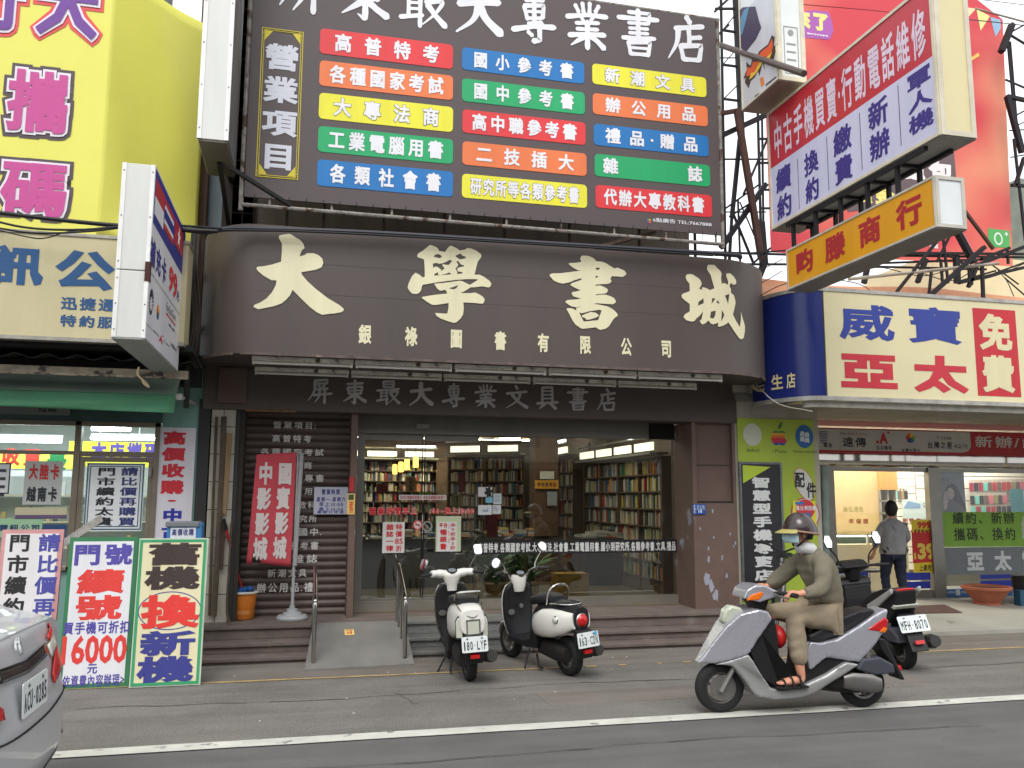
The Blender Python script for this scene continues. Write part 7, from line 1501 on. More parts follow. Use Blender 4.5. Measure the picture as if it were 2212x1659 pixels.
        fr = Fr(top+Vector((0, 0, .03)), vv_.cross(nrm), vv_); fr.n = nrm
        sp = rrect(-.042, -.055, .042, .055, .022) if style == 1 else ellipse(0, 0, .052, .052, 22)
        hd_ = MB().prism(fr, [(x*1.08, y*1.08) for x, y in sp], -.028, -.001).build('mirror_back', CHR, mi, smooth=True); MB().prism(fr, sp, -.001, .003).build('mirror_glass', MIRG, mi)
    # engine, exhaust, plate, stand
    MB().rings([se((-.12, .02, .24), *YZ, .07, .08, 2.6, 16), se((-.3, .03, .25), *YZ, .1, .1, 2.6, 16), se((-.55, .07, .24), *YZ, .075, .1, 2.6, 16), se((-.7, .08, .23), *YZ, .05, .07, 2.6, 16)]).build('engine', ENG, t, smooth=True)
    MB().tube([(-.25, -.11, .2), (-.45, -.16, .21), (-.5, -.175, .215), (-.82, -.185, .27), (-.9, -.185, .28)], [.02, .025, .062, .068, .055], 16).build('muffler', M('dull_muffler', (74, 72, 70), .5, .5, dirt=.2), t, smooth=True, angle=35)
    MB().tube([(-.58, -.13, .2), (-.62, -.12, .45)], .022, 8).build('shock_absorber', ALLOY, t, smooth=True)
    slab([(-.86, .52), (-.92, .5), (-.955, .36), (-.90, .22), (-.87, .22), (-.9, .36), (-.83, .46)], .09).build('mudguard', BLKP, t, bevel=.01)
    plate(t, (-.972, 0, .42), .26, .15, .14, ptxt)
    fr = Fr((-.955, 0, .30), (0, -1, 0), (-.1, 0, 1)); MB().prism(fr, rrect(-.045, -.018, .045, .018, .005), -.02, .012).build('reflector', REDL, t)
    MB().tube([(.0, .12, .2), (-.06, .2, .1), (-.1, .26, .012)], .011, 6).build('side_stand', MATB, t, smooth=True)
    MB().tube([(-.12, .1, .16), (-.22, .14, .05), (-.3, .15, .05)], .013, 6).build('centre_stand', MATB, t, smooth=True)
    MB().lathe([(.0, 0), (.045, 0), (.042, .012), (0, .014)], (0, 0, 0), 'x', 16) if False else None
    fr = Fr((.365, .12, .56), (0, -1, 0), (0, 0, 1)); MB().prism(fr, ellipse(0, 0, .042, .032, 16), .005, .018).build('badge', ALLOY, t); MB().prism(Fr((.34, 0, .62), (0, -1, 0), (0, 0, 1)), ellipse(0, 0, .025, .025, 14), 0, .02).build('key_lock', ALLOY, t)
    return t
retro('white scooter with a rectangular mirror and clear tail light, plate 180-LYF', .86, '180-LYF', (1.475, 8.17, .004), 89.5, -3, 1)
s2 = retro('black and white scooter with a round mirror and red tail light, plate 163-CDN', .86, '163-CDN', (2.245, 8.17, .004), 107, -4, 2)
fr = Fr((-.976, -.09, .478), (0, -1, 0), (0, 0, 1)); MB().prism(fr, ellipse(0, 0, .02, .02, 12), 0, .004).build('blue_seal', INK((90, 176, 214)), s2)
def sport(label, name, loc, head, lean, paint, rear, ptxt, dark, group=None, rider=False, s=1.0):
    t = thing(name, label, 'scooter', loc, group, local=True, rot=(R(lean), 0, R(head))); t.scale = (s,)*3
    wheel('front_wheel', t, .595, .195, .09, ALLOY, 3); wheel('rear_wheel', t, -.595, .19, .1, ALLOY, 3)
    MB().lathe([(.05, .0), (.1, .0), (.1, .004), (.05, .004)], (.595, .05, .195), 'y', 24).build('brake_disc', ALLOY, t)
    mb = MB()
    for y in (-.072, .072): mb.tube([(.61, y, .17), (.50, y, .36), (.44, y*.7, .5)], [.02, .022, .02], 8)
    mb.build('front_fork', ALLOY, t, smooth=True)
    W = lambda x, z: max(.035, .19-.36*max(0, x-.38)) * (1 if z > .3 else .9)
    ap = [(.78, .385), (.74, .45), (.66, .565), (.575, .68), (.47, .775), (.34, .815), (.27, .80), (.235, .745), (.33, .62), (.425, .49), (.39, .42), (.325, .316), (.24, .205), (.17, .19), (0, .212), (-.21, .3), (-.38, .392), (-.49, .372), (-.27, .245), (-.1, .155), (.02, .128), (.23, .118), (.36, .158), (.435, .265), (.52, .385)]
    rnd_ = lambda o, vx=.011, it=7: (setattr(o.modifiers.new('r', 'REMESH'), 'voxel_size', vx), setattr(o.modifiers[-1], 'use_smooth_shade', True), setattr(o.modifiers.new('s', 'SMOOTH'), 'iterations', it))
    up_ = [(.79, .385), (.74, .45), (.66, .565), (.575, .68), (.47, .78), (.34, .82), (.26, .805), (.225, .745), (.33, .61), (.42, .47), (.54, .42), (.66, .39)]
    rnd_(slab(up_, W).build('front_apron', paint, t, smooth=True))
    lo_ = [(.66, .385), (.54, .425), (.42, .475), (.385, .42), (.325, .316), (.24, .205), (.17, .19), (0, .212), (-.21, .3), (-.38, .392), (-.49, .372), (-.27, .245), (-.1, .150), (.02, .122), (.23, .112), (.37, .15), (.44, .26), (.53, .375)]
    rnd_(slab(lo_, lambda x, z: W(x, z)*.97).build('lower_apron', SILG if rider else BLKP, t, smooth=True))
    slab([(.235, .745), (.31, .64), (.40, .49), (.30, .28), (.20, .215), (.0, .235), (.0, .225), (.16, .20), (.16, .35), (.17, .6), (.19, .74)], .15).build('inner_panel', BLKP, t, bevel=.01)
    slab([(-.0, .215), (-.05, .46), (-.1, .54), (-.3, .54), (-.4, .42), (-.38, .38), (-.2, .29)], .135).build('under_cover', BLKP, t, bevel=.012)
    slab([(.55, .80), (.50, .84), (.42, .82), (.40, .74), (.5, .68), (.575, .70)], lambda x, z: .085 if x < .5 else .05).build('headlight', M('headlight_lens', (178, 182, 164), .1, dirt=.03, spec=.8), t, bevel=.02, smooth=True)
    RW = lambda x, z: max(.05, .165-.13*max(0, -x-.35))
    rb = [(-.08, .33), (-.05, .46), (-.095, .555), (-.19, .545), (-.32, .572), (-.52, .667), (-.66, .745), (-.79, .80), (-.80, .775), (-.775, .70), (-.75, .61), (-.64, .49), (-.51, .38), (-.38, .405), (-.22, .43), (-.155, .385)]
    rnd_(slab(rb, RW).build('rear_body', rear if rider else BLKP, t, smooth=True))
    if not rider:
        for sy in (1, -1): rnd_(slab([(-.28, .60), (-.52, .70), (-.80, .82), (-.79, .765), (-.60, .66), (-.46, .58), (-.30, .52)], .018, sy*.145).build('side_panel', rear, t, smooth=True), .009, 4)
    slab([(-.085, .60), (-.11, .555), (-.19, .548), (-.36, .598), (-.56, .70), (-.70, .775), (-.66, .80), (-.55, .785), (-.38, .735), (-.24, .67), (-.14, .62)], lambda x, z: .14-.12*max(0, -x-.4)).build('seat', SEATB, t, smooth=True); rnd_(t.children[-1] if False else [o for o in t.children if o.name.startswith('seat')][0], .011, 6)
    slab([(-.585, .635), (-.66, .68), (-.765, .735), (-.795, .70), (-.775, .635), (-.74, .61)] if rider else [(-.66, .745), (-.79, .81), (-.805, .79), (-.70, .735)], lambda x, z: RW(x, z)*(1 if rider else .8)+.006).build('tail_light', REDL, t, bevel=.012, smooth=True)
    slab([(-.70, .618), (-.742, .652), (-.778, .64), (-.75, .606)], lambda x, z: RW(x, z)+.012).build('rear_signal', AMB if rider else CLR, t, bevel=.006)
    cw = [(.425, .90), (.40, .965), (.33, 1.005), (.25, 1.0), (.13, .945), (.16, .915), (.3, .87)]
    slab(cw, lambda x, z: .15-.2*max(0, x-.28)).build('headset', dark if not rider else paint, t, smooth=True); rnd_([o for o in t.children if o.name.startswith('headset')][0], .009, 6)
    slab([(.36, .875), (.30, .78), (.22, .78), (.17, .915)], .06).build('steering_cover', BLKP, t, bevel=.015)
    for sy in (1, -1):
        slab([(.405, .885), (.375, .925), (.285, .955), (.27, .935), (.31, .89)], .018, sy*.128).build('turn_signal', AMB if rider else CLR, t, bevel=.006)
        MB().tube([(.2, sy*.1, .94), (.15, sy*.22, .945)], .014, 8).build('handlebar', MATB, t, smooth=True); MB().tube([(.15, sy*.22, .945), (.10, sy*.35, .94)], .019, 10).build('grip', MATB, t, smooth=True)
        MB().tube(smooth_path([(.2, sy*.18, .94), (.2, sy*.25, .93), (.165, sy*.34, .92)], 4), .008, 6).build('brake_lever', ALLOY, t, smooth=True)
        if not rider:
            top = Vector((.17, sy*.28, 1.17)); mi = MB().tube(smooth_path([(.2, sy*.17, .96), (.2, sy*.19, 1.06), top], 4), .01, 6).build('mirror_stem', MATB, t, smooth=True)
            fr = Fr(top+Vector((0, 0, .06)), (0, -1, 0), (.4, 0, 1)); sp = [(-.03, -.06), (.025, -.065), (.045, 0), (.03, .07), (-.02, .075), (-.045, .01)]
            MB().prism(fr, [(x*1.12, y*1.1) for x, y in sp], -.025, -.001).build('mirror_back', MATB, mi, bevel=.008); MB().prism(fr, sp, -.001, .003).build('mirror_glass', MIRG, mi)
    loftx([(-.08, .03, .24, .05, .06), (-.3, .04, .24, .09, .1), (-.5, .07, .22, .07, .09), (-.66, .08, .21, .05, .07)], 2.6, 16).build('engine', ENG, t, smooth=True)
    MB().rings([se((-.36, .145, .235), *YZ, .02, .05, 2.6, 14), se((-.44, .15, .235), *YZ, .03, .07, 2.6, 14), se((-.6, .15, .215), *YZ, .03, .075, 2.6, 14), se((-.68, .145, .205), *YZ, .02, .05, 2.6, 14)]).build('drive_cover', ALLOY if rider else ENG, t, smooth=True)
    slab([(-.47, .33), (-.53, .41), (-.68, .42), (-.79, .36), (-.80, .29), (-.62, .28)], .07, .09).build('air_box', M('slate_plastic', (66, 68, 76), .5, dirt=.1), t, bevel=.015)
    MB().tube([(-.2, -.1, .17), (-.42, -.15, .2), (-.48, -.16, .215), (-.84, -.175, .29), (-.9, -.175, .30)], [.02, .025, .06, .07, .058], 8 if not rider else 16).build('muffler', M('dull_muffler', (74, 72, 70), .5, .5), t, smooth=True, angle=30)
    MB().tube([(-.56, .12, .22), (-.6, .12, .46)], .024, 8).build('shock_absorber', ALLOY, t, smooth=True)
    slab([(-.70, .56), (-.77, .55), (-.89, .30), (-.93, .22), (-.89, .22), (-.83, .34), (-.74, .46)], .085).build('mudguard', BLKP, t, bevel=.01)
    if ptxt: plate(t, (-.855, 0, .475), .30, .16, .42, ptxt)
    fr = Fr((-.905, 0, .30), (0, -1, 0), (.42, 0, .9)); MB().prism(fr, rrect(-.045, -.018, .045, .018, .005), 0, .025).build('reflector', REDL, t)
    if not rider: MB().tube([(-.05, .12, .2), (-.1, .2, .1), (-.13, .27, .012)], .012, 6).build('side_stand', MATB, t, smooth=True)
    return t
sport('white and black sport scooter parked behind the rider, plate MFH-8070', 'parked_scooter', (5.68, 7.86, .004), 82, -5, BLKP, M('grey_white_panel', (176, 176, 172), .35, dirt=.1), 'MFH-8070', BLKP, s=.95)
RH = math.degrees(math.atan2(.09, -1.19))
RL = (3.665, 6.10, .009)
rsc = sport('silver lilac scooter being ridden left along the white lane line', 'moving_scooter', RL, RH, 0, SILP, SILP, None, BLKP, rider=True); rsc.scale = (.97, .97, .935)
# ---- bicycle behind the rider
def bicycle(loc, head):
    t = thing('bicycle', 'old silver bicycle leaning by the black sign, half hidden by the rider', 'bicycle', loc, local=True, rot=(R(-6), 0, R(head)))
    for nm, x in (('front_wheel', .52), ('rear_wheel', -.52)):
        mb = MB(); mb.tube([(x+.32*math.cos(a), 0, .33+.32*math.sin(a)) for a in [2*math.pi*i/36 for i in range(36)]], .017, 8, closed=True); o = mb.build(nm, RUB, t, smooth=True)
        mb = MB(); mb.tube([(x+.298*math.cos(a), 0, .33+.298*math.sin(a)) for a in [2*math.pi*i/36 for i in range(36)]], .01, 6, closed=True)
        for i in range(20): a = 2*math.pi*i/20; mb.tube([(x+.02*math.cos(a+1), .02*(-1)**i, .33+.02*math.sin(a+1)), (x+.295*math.cos(a), 0, .33+.295*math.sin(a))], .0018, 4)
        mb.tube([(x, -.04, .33), (x, .04, .33)], .02, 8); mb.build('rim', ALLOY, o, smooth=True)
        def f(u, v, x=x): a = R(15+150*u); return (x+.355*math.cos(a), (v-.5)*.05, .33+(.355-.01*(2*v-1)**2)*math.sin(a))
        MB().grid(f, 16, 4).build('mudguard', MATB, t, smooth=True, solid=.003, angle=180)
    mb = MB()
    for a, b in (((.36, 0, .78), (-.05, 0, .3)), ((.38, 0, .70), (-.12, 0, .5)), ((-.05, 0, .3), (-.2, 0, .82)), ((-.05, 0, .3), (-.52, .05, .33)), ((-.05, 0, .3), (-.52, -.05, .33)), ((-.17, 0, .7), (-.52, .05, .33)), ((-.17, 0, .7), (-.52, -.05, .33)), ((.34, 0, .86), (.40, 0, .62)), ((.40, .05, .62), (.52, .05, .33)), ((.40, -.05, .62), (.52, -.05, .33))): mb.tube([a, b], .014, 8)
    mb.build('frame', M('silver_tube', (170, 168, 164), .35, .6, dirt=.2), t, smooth=True)
    MB().tube(smooth_path([(.18, .30, .98), (.28, .27, 1.0), (.36, .14, .99), (.35, 0, .93), (.36, -.14, .99), (.28, -.27, 1.0), (.18, -.30, .98)], 5), .012, 8).build('handlebar', MATB, t, smooth=True)
    loftx([(.0, 0, .86, .02, .02), (-.12, 0, .87, .05, .03), (-.24, 0, .88, .1, .035), (-.32, 0, .89, .09, .03)]).build('saddle', SEATB, t, smooth=True)
    MB().lathe([(.09, -.004), (.09, .004)], (-.05, .03, .3), 'y', 24).build('chain_wheel', MATB, t)
    mb = MB(); mb.tube([(-.05, .05, .3), (.08, .06, .2)], .01); mb.tube([(-.05, -.05, .3), (-.18, -.06, .4)], .01); mb.box(.04, .12, .06, .15, .19, .215); mb.box(-.22, -.14, -.15, -.06, .39, .415); mb.build('pedal', MATB, t)
    mb = MB()
    for k in range(5): z = .72+k*.05; mb.tube([(.42, -.15, z), (.68, -.13, z+.02), (.68, .13, z+.02), (.42, .15, z)], .005, 5, closed=True)
    mb.build('basket', MATB, t)
bicycle((5.62, 9.2+.35, .05), 232)
# ---- silver saloon car, rear corner in view
ct = thing('parked_car', 'silver saloon car cut off by the left picture edge, plate ACU-0285', 'car', (-3.39, 4.33, 0), local=True, rot=(0, 0, math.pi)); ct.scale = (1, 1, .98)
CAR = M('silver_car_paint', (186, 187, 190), .34, .2, dirt=.03, coat=.5)
def cx(y, z):
    a = abs(y)/.87; x = -2.27+.05*a*a+.42*max(0, a-.62)**2.0/.144*.36
    v = 0
    if z > .66: v += .10*((min(z, 1.0)-.66)/.34)**1.3
    elif z < .60: v += .0+.10*max(0, (.42-z)/.2)**1.5
    if .60 <= z <= .66: v += .0
    if z > 1.0: v += .10+(z-1.0)*1.6
    elif z > .66: v += .012
    return x+v
def rear(u, v):
    y = -.87+1.74*u; z = .2+.86*v; return (cx(y, z), y*(1-.05*max(0, (z-.7)/.36)), z)
MB().grid(rear, 48, 44).build('rear_end', CAR, ct, smooth=True, angle=180)
n = 24; secs = [rear(0, j/n) for j in range(n+1)]
def hull(x, k): return [(x, y, z) for y, z in k]
def sec(hw, z0, z1, top): return [(-hw*.92, z0), (-hw, z0+.12), (-hw*1.0, .55), (-hw*.985, .8), (-hw*.93, z1-.04), (-hw*.8, z1), (0, top), (hw*.8, z1), (hw*.93, z1-.04), (hw*.985, .8), (hw, .55), (hw, z0+.12), (hw*.92, z0), (0, z0)]
MB().rings([[(x, y, z) for y, z in sec(*a)] for x, *a in ((-2.135, .868, .2, .99, 1.0), (-1.9, .875, .2, 1.05, 1.075), (-1.2, .88, .18, 1.0, 1.03), (0, .885, .18, .96, .98), (1.0, .885, .18, .96, 1.0), (1.7, .87, .2, .86, .92), (2.1, .8, .24, .74, .8), (2.25, .6, .32, .66, .7))]).build('body_shell', CAR, ct, smooth=True, angle=50)
def deck(u, v): y = -.80+1.60*u; x0 = cx(y, 1.06); return (x0+(-1.80-x0)*v, y*(.95+.02*v), 1.06+.02*math.sin(v*math.pi*.5)+(.02*(1-(2*u-1)**2))*v)
MB().grid(deck, 24, 6).build('boot_lid', CAR, ct, smooth=True, angle=180)
MB().rings([[(x, y, z) for y, z in ((-w, .95), (-w*.98, 1.05), (-w*.82, h-.04), (-w*.7, h), (w*.7, h), (w*.82, h-.04), (w*.98, 1.05), (w, .95))] for x, w, h in ((-1.75, .70, 1.08), (-1.05, .76, 1.42), (-.3, .78, 1.47), (.4, .77, 1.44), (1.15, .72, .99))]).build('cabin_glass', M('tinted_glass', (26, 30, 34), .05, dirt=0, spec=.8), ct, smooth=True, angle=30)
MB().rings([[(x, y, z) for y, z in ((-w, h-.03), (-w*.85, h+.008), (w*.85, h+.008), (w, h-.03))] for x, w, h in ((-1.08, .60, 1.42), (-.3, .62, 1.475), (.42, .6, 1.445))]).build('roof', CAR, ct, smooth=True)
def patch(name, f, mat, off=.006, nu=10, nv=6, par=ct):       # piece lying on the rear surface; f(u,v) -> y,z
    def g(u, v): y, z = f(u, v); return (cx(y, z)-off, y*(1-.05*max(0, (z-.7)/.36)), z)
    return MB().grid(g, nu, nv).build(name, mat, par, smooth=True, solid=.008, angle=180)
for sy in (1, -1):
    def tl_(u, v, sy=sy): y = .36+.49*u; zl = .715+.09*u; zh = .80+.125*u; return sy*y, zl+(zh-zl)*v*(.35+.65*min(1, u*3+.25))
    a_ = patch('tail_light', tl_, REDL, .012, 14, 6)
    def t2_(u, v, sy=sy): y = .42+.4*u; return sy*y, .83+.085*u+.06*v*(1-u*.3)
    patch('upper_tail_lens', t2_, CLR, .012, 12, 3)
    def t3_(u, v, sy=sy): y = .46+.36*u; return sy*y, .905+.06*u+.025*v
    patch('upper_red_lens', t3_, REDL, .014, 12, 2)
    def fg_(u, v, sy=sy): return sy*(.46+.34*u), .24+.15*v*(.5+.5*u)
    patch('lower_grille', fg_, M('dark_diffuser', (76, 78, 84), .5, dirt=.1), .004, 10, 4)
    def rf_(u, v, sy=sy): return sy*(.64+.17*u), .405+.03*v
    patch('bumper_reflector', rf_, ALLOY, .006, 6, 2)
    MB().lathe([(.19, -.1), (.3, -.1), (.32, -.06), (.32, .06), (.3, .1), (.19, .1)], (-1.32, sy*.79, .32), 'y', 32).build('rear_wheel', RUB, ct, smooth=True, angle=40); MB().lathe([(.19, -.1), (.3, -.1), (.32, -.06), (.32, .06), (.3, .1), (.19, .1)], (1.35, sy*.79, .32), 'y', 32).build('front_wheel', RUB, ct, smooth=True, angle=40)
patch('garnish', lambda u, v: (-.36+.72*u, .835+.055*v+.02*abs(2*u-1)), M('smoked_chrome', (92, 92, 94), .15, .9, dirt=.1), .016, 14, 3)
patch('lid_gap', lambda u, v: (-.58+1.16*u, .605+.006*v+.05*abs(2*u-1)**3), M('gap_black', (24, 24, 25), .8), .003, 16, 1)
px_ = cx(0, .74)-.022; plate(ct, (px_, 0, .745), .36, .15, .05, 'ACU-0285')
fe_ = Fr((cx(0, .965)-.012, 0, .955), (0, -1, 0), (.28, 0, 1)); em = MB()
for a, b, cy_ in ((.068, .045, 0), (.02, .043, 0), (.046, .016, .018)):
    e = ellipse(0, cy_, a, b, 26); e2 = ellipse(0, cy_, a-.009, b-.007, 26)
    for i in range(26):
        j = (i+1) % 26; em.poly([fe_.P(*e[i], .003), fe_.P(*e[j], .003), fe_.P(*e2[j], .009), fe_.P(*e2[i], .009)])
em.build('emblem', M('emblem_silver', (214, 216, 218), .25, .6, dirt=0), ct, smooth=True)
# ================================================================ people
def skin(name, V, E, rad, mat, par, root=0, sub=2, tw=None):
    me = bpy.data.meshes.new('s'); ks = list(V); ix = {k: i for i, k in enumerate(ks)}
    me.from_pydata([V[k] for k in ks], [(ix[a], ix[b]) for a, b in E], []); o = bpy.data.objects.new('s', me); COL.objects.link(o)
    o.modifiers.new('k', 'SKIN'); md = o.modifiers.new('u', 'SUBSURF'); md.levels = sub
    for k in ks:
        r = rad[k]; sv = me.skin_vertices[0].data[ix[k]]; sv.radius = r if isinstance(r, tuple) else (r, r); sv.use_root = (k == ks[root])
    m2 = bpy.data.meshes.new_from_object(o.evaluated_get(bpy.context.evaluated_depsgraph_get())); bpy.data.objects.remove(o); bpy.data.meshes.remove(me)
    m2.name = name; o = bpy.data.objects.new(name, m2); COL.objects.link(o); m2.materials.clear(); m2.materials.append(mat); o.parent = par; OFF[o.name] = OFF[par.name]
    for p in m2.polygons: p.use_smooth = True
    if tw:
        for v in m2.vertices: v.co = tw(v.co)
    return o
SKN = M('skin', (206, 146, 118), .5, dirt=.06, scale=8); HAIR = M('black_hair', (26, 23, 22), .55, dirt=.2, scale=30)
def path(V, E, rad, pre, pts, link=None):
    prev = link
    for i, (p, r) in enumerate(pts):
        k = '%s%d' % (pre, i); V[k] = p; rad[k] = r
        if prev: E.append((prev, k))
        prev = k
    return prev
def hand(V, E, rad, pre, wrist, d, up, side, curl):   # palm, four bent fingers of different lengths, thumb leaving the palm's side
    d = Vector(d).normalized(); up = Vector(up).normalized(); side = Vector(side).normalized(); w = Vector(V[wrist])
    pk = pre+'palm'; V[pk] = tuple(w+d*.055); rad[pk] = (.030, .017); E.append((wrist, pk))
    for i, (o, L) in enumerate(((-.027, .9), (-.009, 1.05), (.009, 1.0), (.026, .82))):
        b = w+d*.085+side*o; V[pre+'f%d0' % i] = tuple(b); rad[pre+'f%d0' % i] = .0105; E.append((pk, pre+'f%d0' % i)); q = b; dd = d.copy()
        for j, l in enumerate((.036*L, .026*L, .02*L)):
            dd = (dd*math.cos(curl)-up*math.sin(curl)).normalized(); q = q+dd*l; k = pre+'f%d%d' % (i, j+1); V[k] = tuple(q); rad[k] = .0095-.0008*j; E.append((pre+'f%d%d' % (i, j), k))
    q = w+d*.03-side*.032; V[pre+'t0'] = tuple(q); rad[pre+'t0'] = .012; E.append((pk, pre+'t0')); q = q+d*.03-side*.012-up*.016; V[pre+'t1'] = tuple(q); rad[pre+'t1'] = .0105; E.append((pre+'t0', pre+'t1')); q = q+d*.022-up*.016; V[pre+'t2'] = tuple(q); rad[pre+'t2'] = .009; E.append((pre+'t1', pre+'t2'))
# ---- rider, in the scooter's own axes (x forward, y left)
rd = thing('person', 'rider in olive jacket and khaki trousers with dark helmet and pale blue mask', 'person', RL, None, local=True, rot=(0, 0, R(RH))); rd.scale = (.97, .97, .935)
JK = M('olive_jacket', (112, 106, 90), .85, dirt=.14, scale=7, bump=.35, bscale=9); KH = M('khaki_trousers', (148, 134, 112), .88, dirt=.12, scale=7, bump=.35, bscale=9)
V, E, rad = {}, [], {}
path(V, E, rad, 'sp', [((-.31, 0, .76), .12), ((-.32, 0, .92), .115), ((-.29, 0, 1.08), .115), ((-.23, 0, 1.19), .075), ((-.165, 0, 1.29), .055), ((-.135, 0, 1.345), .052)])
path(V, E, rad, 'hd', [((-.105, 0, 1.41), (.082, .086)), ((-.115, 0, 1.49), (.078, .084))], 'sp5'); path(V, E, rad, 'ch', [((-.045, 0, 1.36), .042), ((-.022, 0, 1.345), .022)], 'hd0')
path(V, E, rad, 'ns', [((-.012, 0, 1.405), .016), ((.0, 0, 1.39), .010)], 'hd0')
for s, n_ in ((1, 'L'), (-1, 'R')):
    sh = (-.225, s*.175, 1.19); el = (-.13, s*.275, .985) if s > 0 else (-.02, s*.26, .99); wr = (.045, s*.275, .945)
    path(V, E, rad, 'ar'+n_, [((-.225, s*.10, 1.205), .06), (sh, .055), (tuple(Vector(sh).lerp(Vector(el), .5)), .047), (el, .042), (tuple(Vector(el).lerp(Vector(wr), .55)), .037), (wr, .027)], 'sp3')
    hand(V, E, rad, 'h'+n_, 'ar%s5' % n_, (.9, .0, .18), (.1, 0, 1), (0, s, 0), .95)
    kn = (.02, s*.13, .735) if s > 0 else (.13, s*.14, .755); an = (.0, s*.16, .33) if s > 0 else (.13, s*.15, .32)
    path(V, E, rad, 'lg'+n_, [((-.28, s*.085, .735), .095), (tuple(Vector((-.28, s*.085, .735)).lerp(Vector(kn), .5)), .083), (kn, .064), (tuple(Vector(kn).lerp(Vector(an), .4)), .055), (an, .036), ((an[0]-.015, an[1], .262), .034), ((an[0]+.07, an[1]+.01*s, .262), .036), ((an[0]+.14, an[1]+.015*s, .25), .032)], 'sp0')
    for i, (o, L) in enumerate(((-.03, .03), (-.014, .036), (.0, .034), (.014, .03), (.026, .024))): path(V, E, rad, 'toe%s%d' % (n_, i), [((an[0]+.165+L*.3, an[1]+.015*s+o, .247), .0105), ((an[0]+.165+L, an[1]+.015*s+o, .243), .009)], 'lg%s7' % n_)
    MB().sph((-.036, s*.032, 1.425), .009, .012, .009, 10, 7).build('eye', M('eye_dark', (40, 34, 32), .2, dirt=0), rd, smooth=True)
    sd = MB(); fx0, fy0 = an[0]-.045, an[1]+.01*s; sd.prism(Fr((fx0, fy0, .208), (1, 0, 0), (0, 1, 0)), [(0, -.035), (.1, -.038), (.2, -.045), (.25, -.03), (.255, .02), (.2, .048), (.1, .035), (0, .032)], 0, .016)
    sa = sd.build('sandal', M('black_sandal', (34, 30, 30), .7), rd)
    mb = MB()
    for x, z in ((.06, .3), (.125, .292), (.19, .278)): mb.tube(smooth_path([(fx0+x, fy0-.042, .22), (fx0+x+.01, fy0-.03, z-.012), (fx0+x+.015, fy0, z), (fx0+x+.01, fy0+.03, z-.012), (fx0+x, fy0+.042, .22)], 4), .009, 6)
    mb.build('strap', MC['black_sandal'], sa, smooth=True)
skin('body', V, E, rad, SKN, rd)
J, JE, jr = {}, [], {}
path(J, JE, jr, 'sp', [((-.315, 0, .775), (.165, .15)), ((-.325, 0, .90), (.155, .145)), ((-.30, 0, 1.05), (.165, .145)), ((-.245, 0, 1.18), (.14, .115)), ((-.19, 0, 1.25), (.095, .095)), ((-.175, 0, 1.285), (.085, .085))])
for s, n_ in ((1, 'L'), (-1, 'R')):
    sh = (-.225, s*.175, 1.18); el = (-.14, s*.285, .975) if s > 0 else (-.02, s*.27, .985); wr = (.02, s*.278, .942)
    path(J, JE, jr, 'ar'+n_, [((-.23, s*.12, 1.19), .085), (sh, .085), (tuple(Vector(sh).lerp(Vector(el), .5)), .075), (el, .072), (tuple(Vector(el).lerp(Vector(wr), .5)), .062), (wr, .047)], 'sp3')
def crease(v):
    f = .005*math.sin(v.z*31+v.x*43+v.y*17)*math.sin(v.x*27-v.z*39+v.y*21)+.0015*math.sin(v.z*90+v.x*70); return v+Vector((f, f*.6, 0))
jo = skin('jacket', J, JE, jr, JK, rd, sub=3, tw=crease)
MB().rings([se((-.19, 0, 1.25), *XY, .085, .088, 2.2, 20), se((-.165, 0, 1.30), *XY, .078, .08, 2.2, 20), se((-.15, 0, 1.335), *XY, .066, .068, 2.2, 20)], cap=False).build('collar', M('white_towel', (206, 208, 206), .9, dirt=.08, bump=.3), rd, smooth=True, solid=.012)
T, TE, tr = {}, [], {}
T['hp'] = (-.29, 0, .75); tr['hp'] = (.13, .135)
for s, n_ in ((1, 'L'), (-1, 'R')):
    kn = (.02, s*.13, .735) if s > 0 else (.13, s*.14, .755); an = (.0, s*.16, .36) if s > 0 else (.13, s*.15, .35)
    path(T, TE, tr, 'lg'+n_, [((-.26, s*.09, .74), .112), (tuple(Vector((-.26, s*.09, .745)).lerp(Vector(kn), .55)), .098), (kn, .083), (tuple(Vector(kn).lerp(Vector(an), .25)), .08), (tuple(Vector(kn).lerp(Vector(an), .65)), .073), (tuple(Vector(kn).lerp(Vector(an), 1.0)), .068)], 'hp')
skin('trousers', T, TE, tr, KH, rd, sub=3, tw=crease)
HM = M('maroon_helmet', (54, 42, 43), .25, dirt=.06, coat=.4); hc = Vector((-.115, 0, 1.455))
mb = MB(); rs = []
for k in range(10):
    ph = math.pi/2*k/9; r = .124*math.cos(ph); rs.append([hc+Vector((r*1.12*math.cos(a)-.012, r*math.sin(a), -.035+.165*math.sin(ph)+.018*math.cos(a)*(1-k/9))) for a in [2*math.pi*i/28 for i in range(28)]])
he = mb.rings(rs).build('helmet', HM, rd, smooth=True)
MB().tube([hc+Vector((.141*math.cos(a)-.012, .126*math.sin(a), -.034+.018*math.cos(a))) for a in [2*math.pi*i/32 for i in range(32)]], .010, 6, closed=True).build('helmet_band', M('tan_band', (150, 116, 96), .5), he, smooth=True)
def vis(u, v): a = R(-58+116*u); r = .128+.058*v*math.cos(a); return hc+Vector((r*1.08*math.cos(a)-.008, r*math.sin(a), -.012-.03*v))
MB().grid(vis, 16, 4).build('visor', M('olive_visor', (170, 160, 96), .4), he, smooth=True, solid=.006, angle=180)
for s in (1, -1): MB().tube(smooth_path([hc+Vector((-.02, s*.122, -.03)), hc+Vector((.01, s*.10, -.1)), hc+Vector((.035, s*.03, -.148))], 4), .008, 6).build('chin_strap', MATB, he, smooth=True)
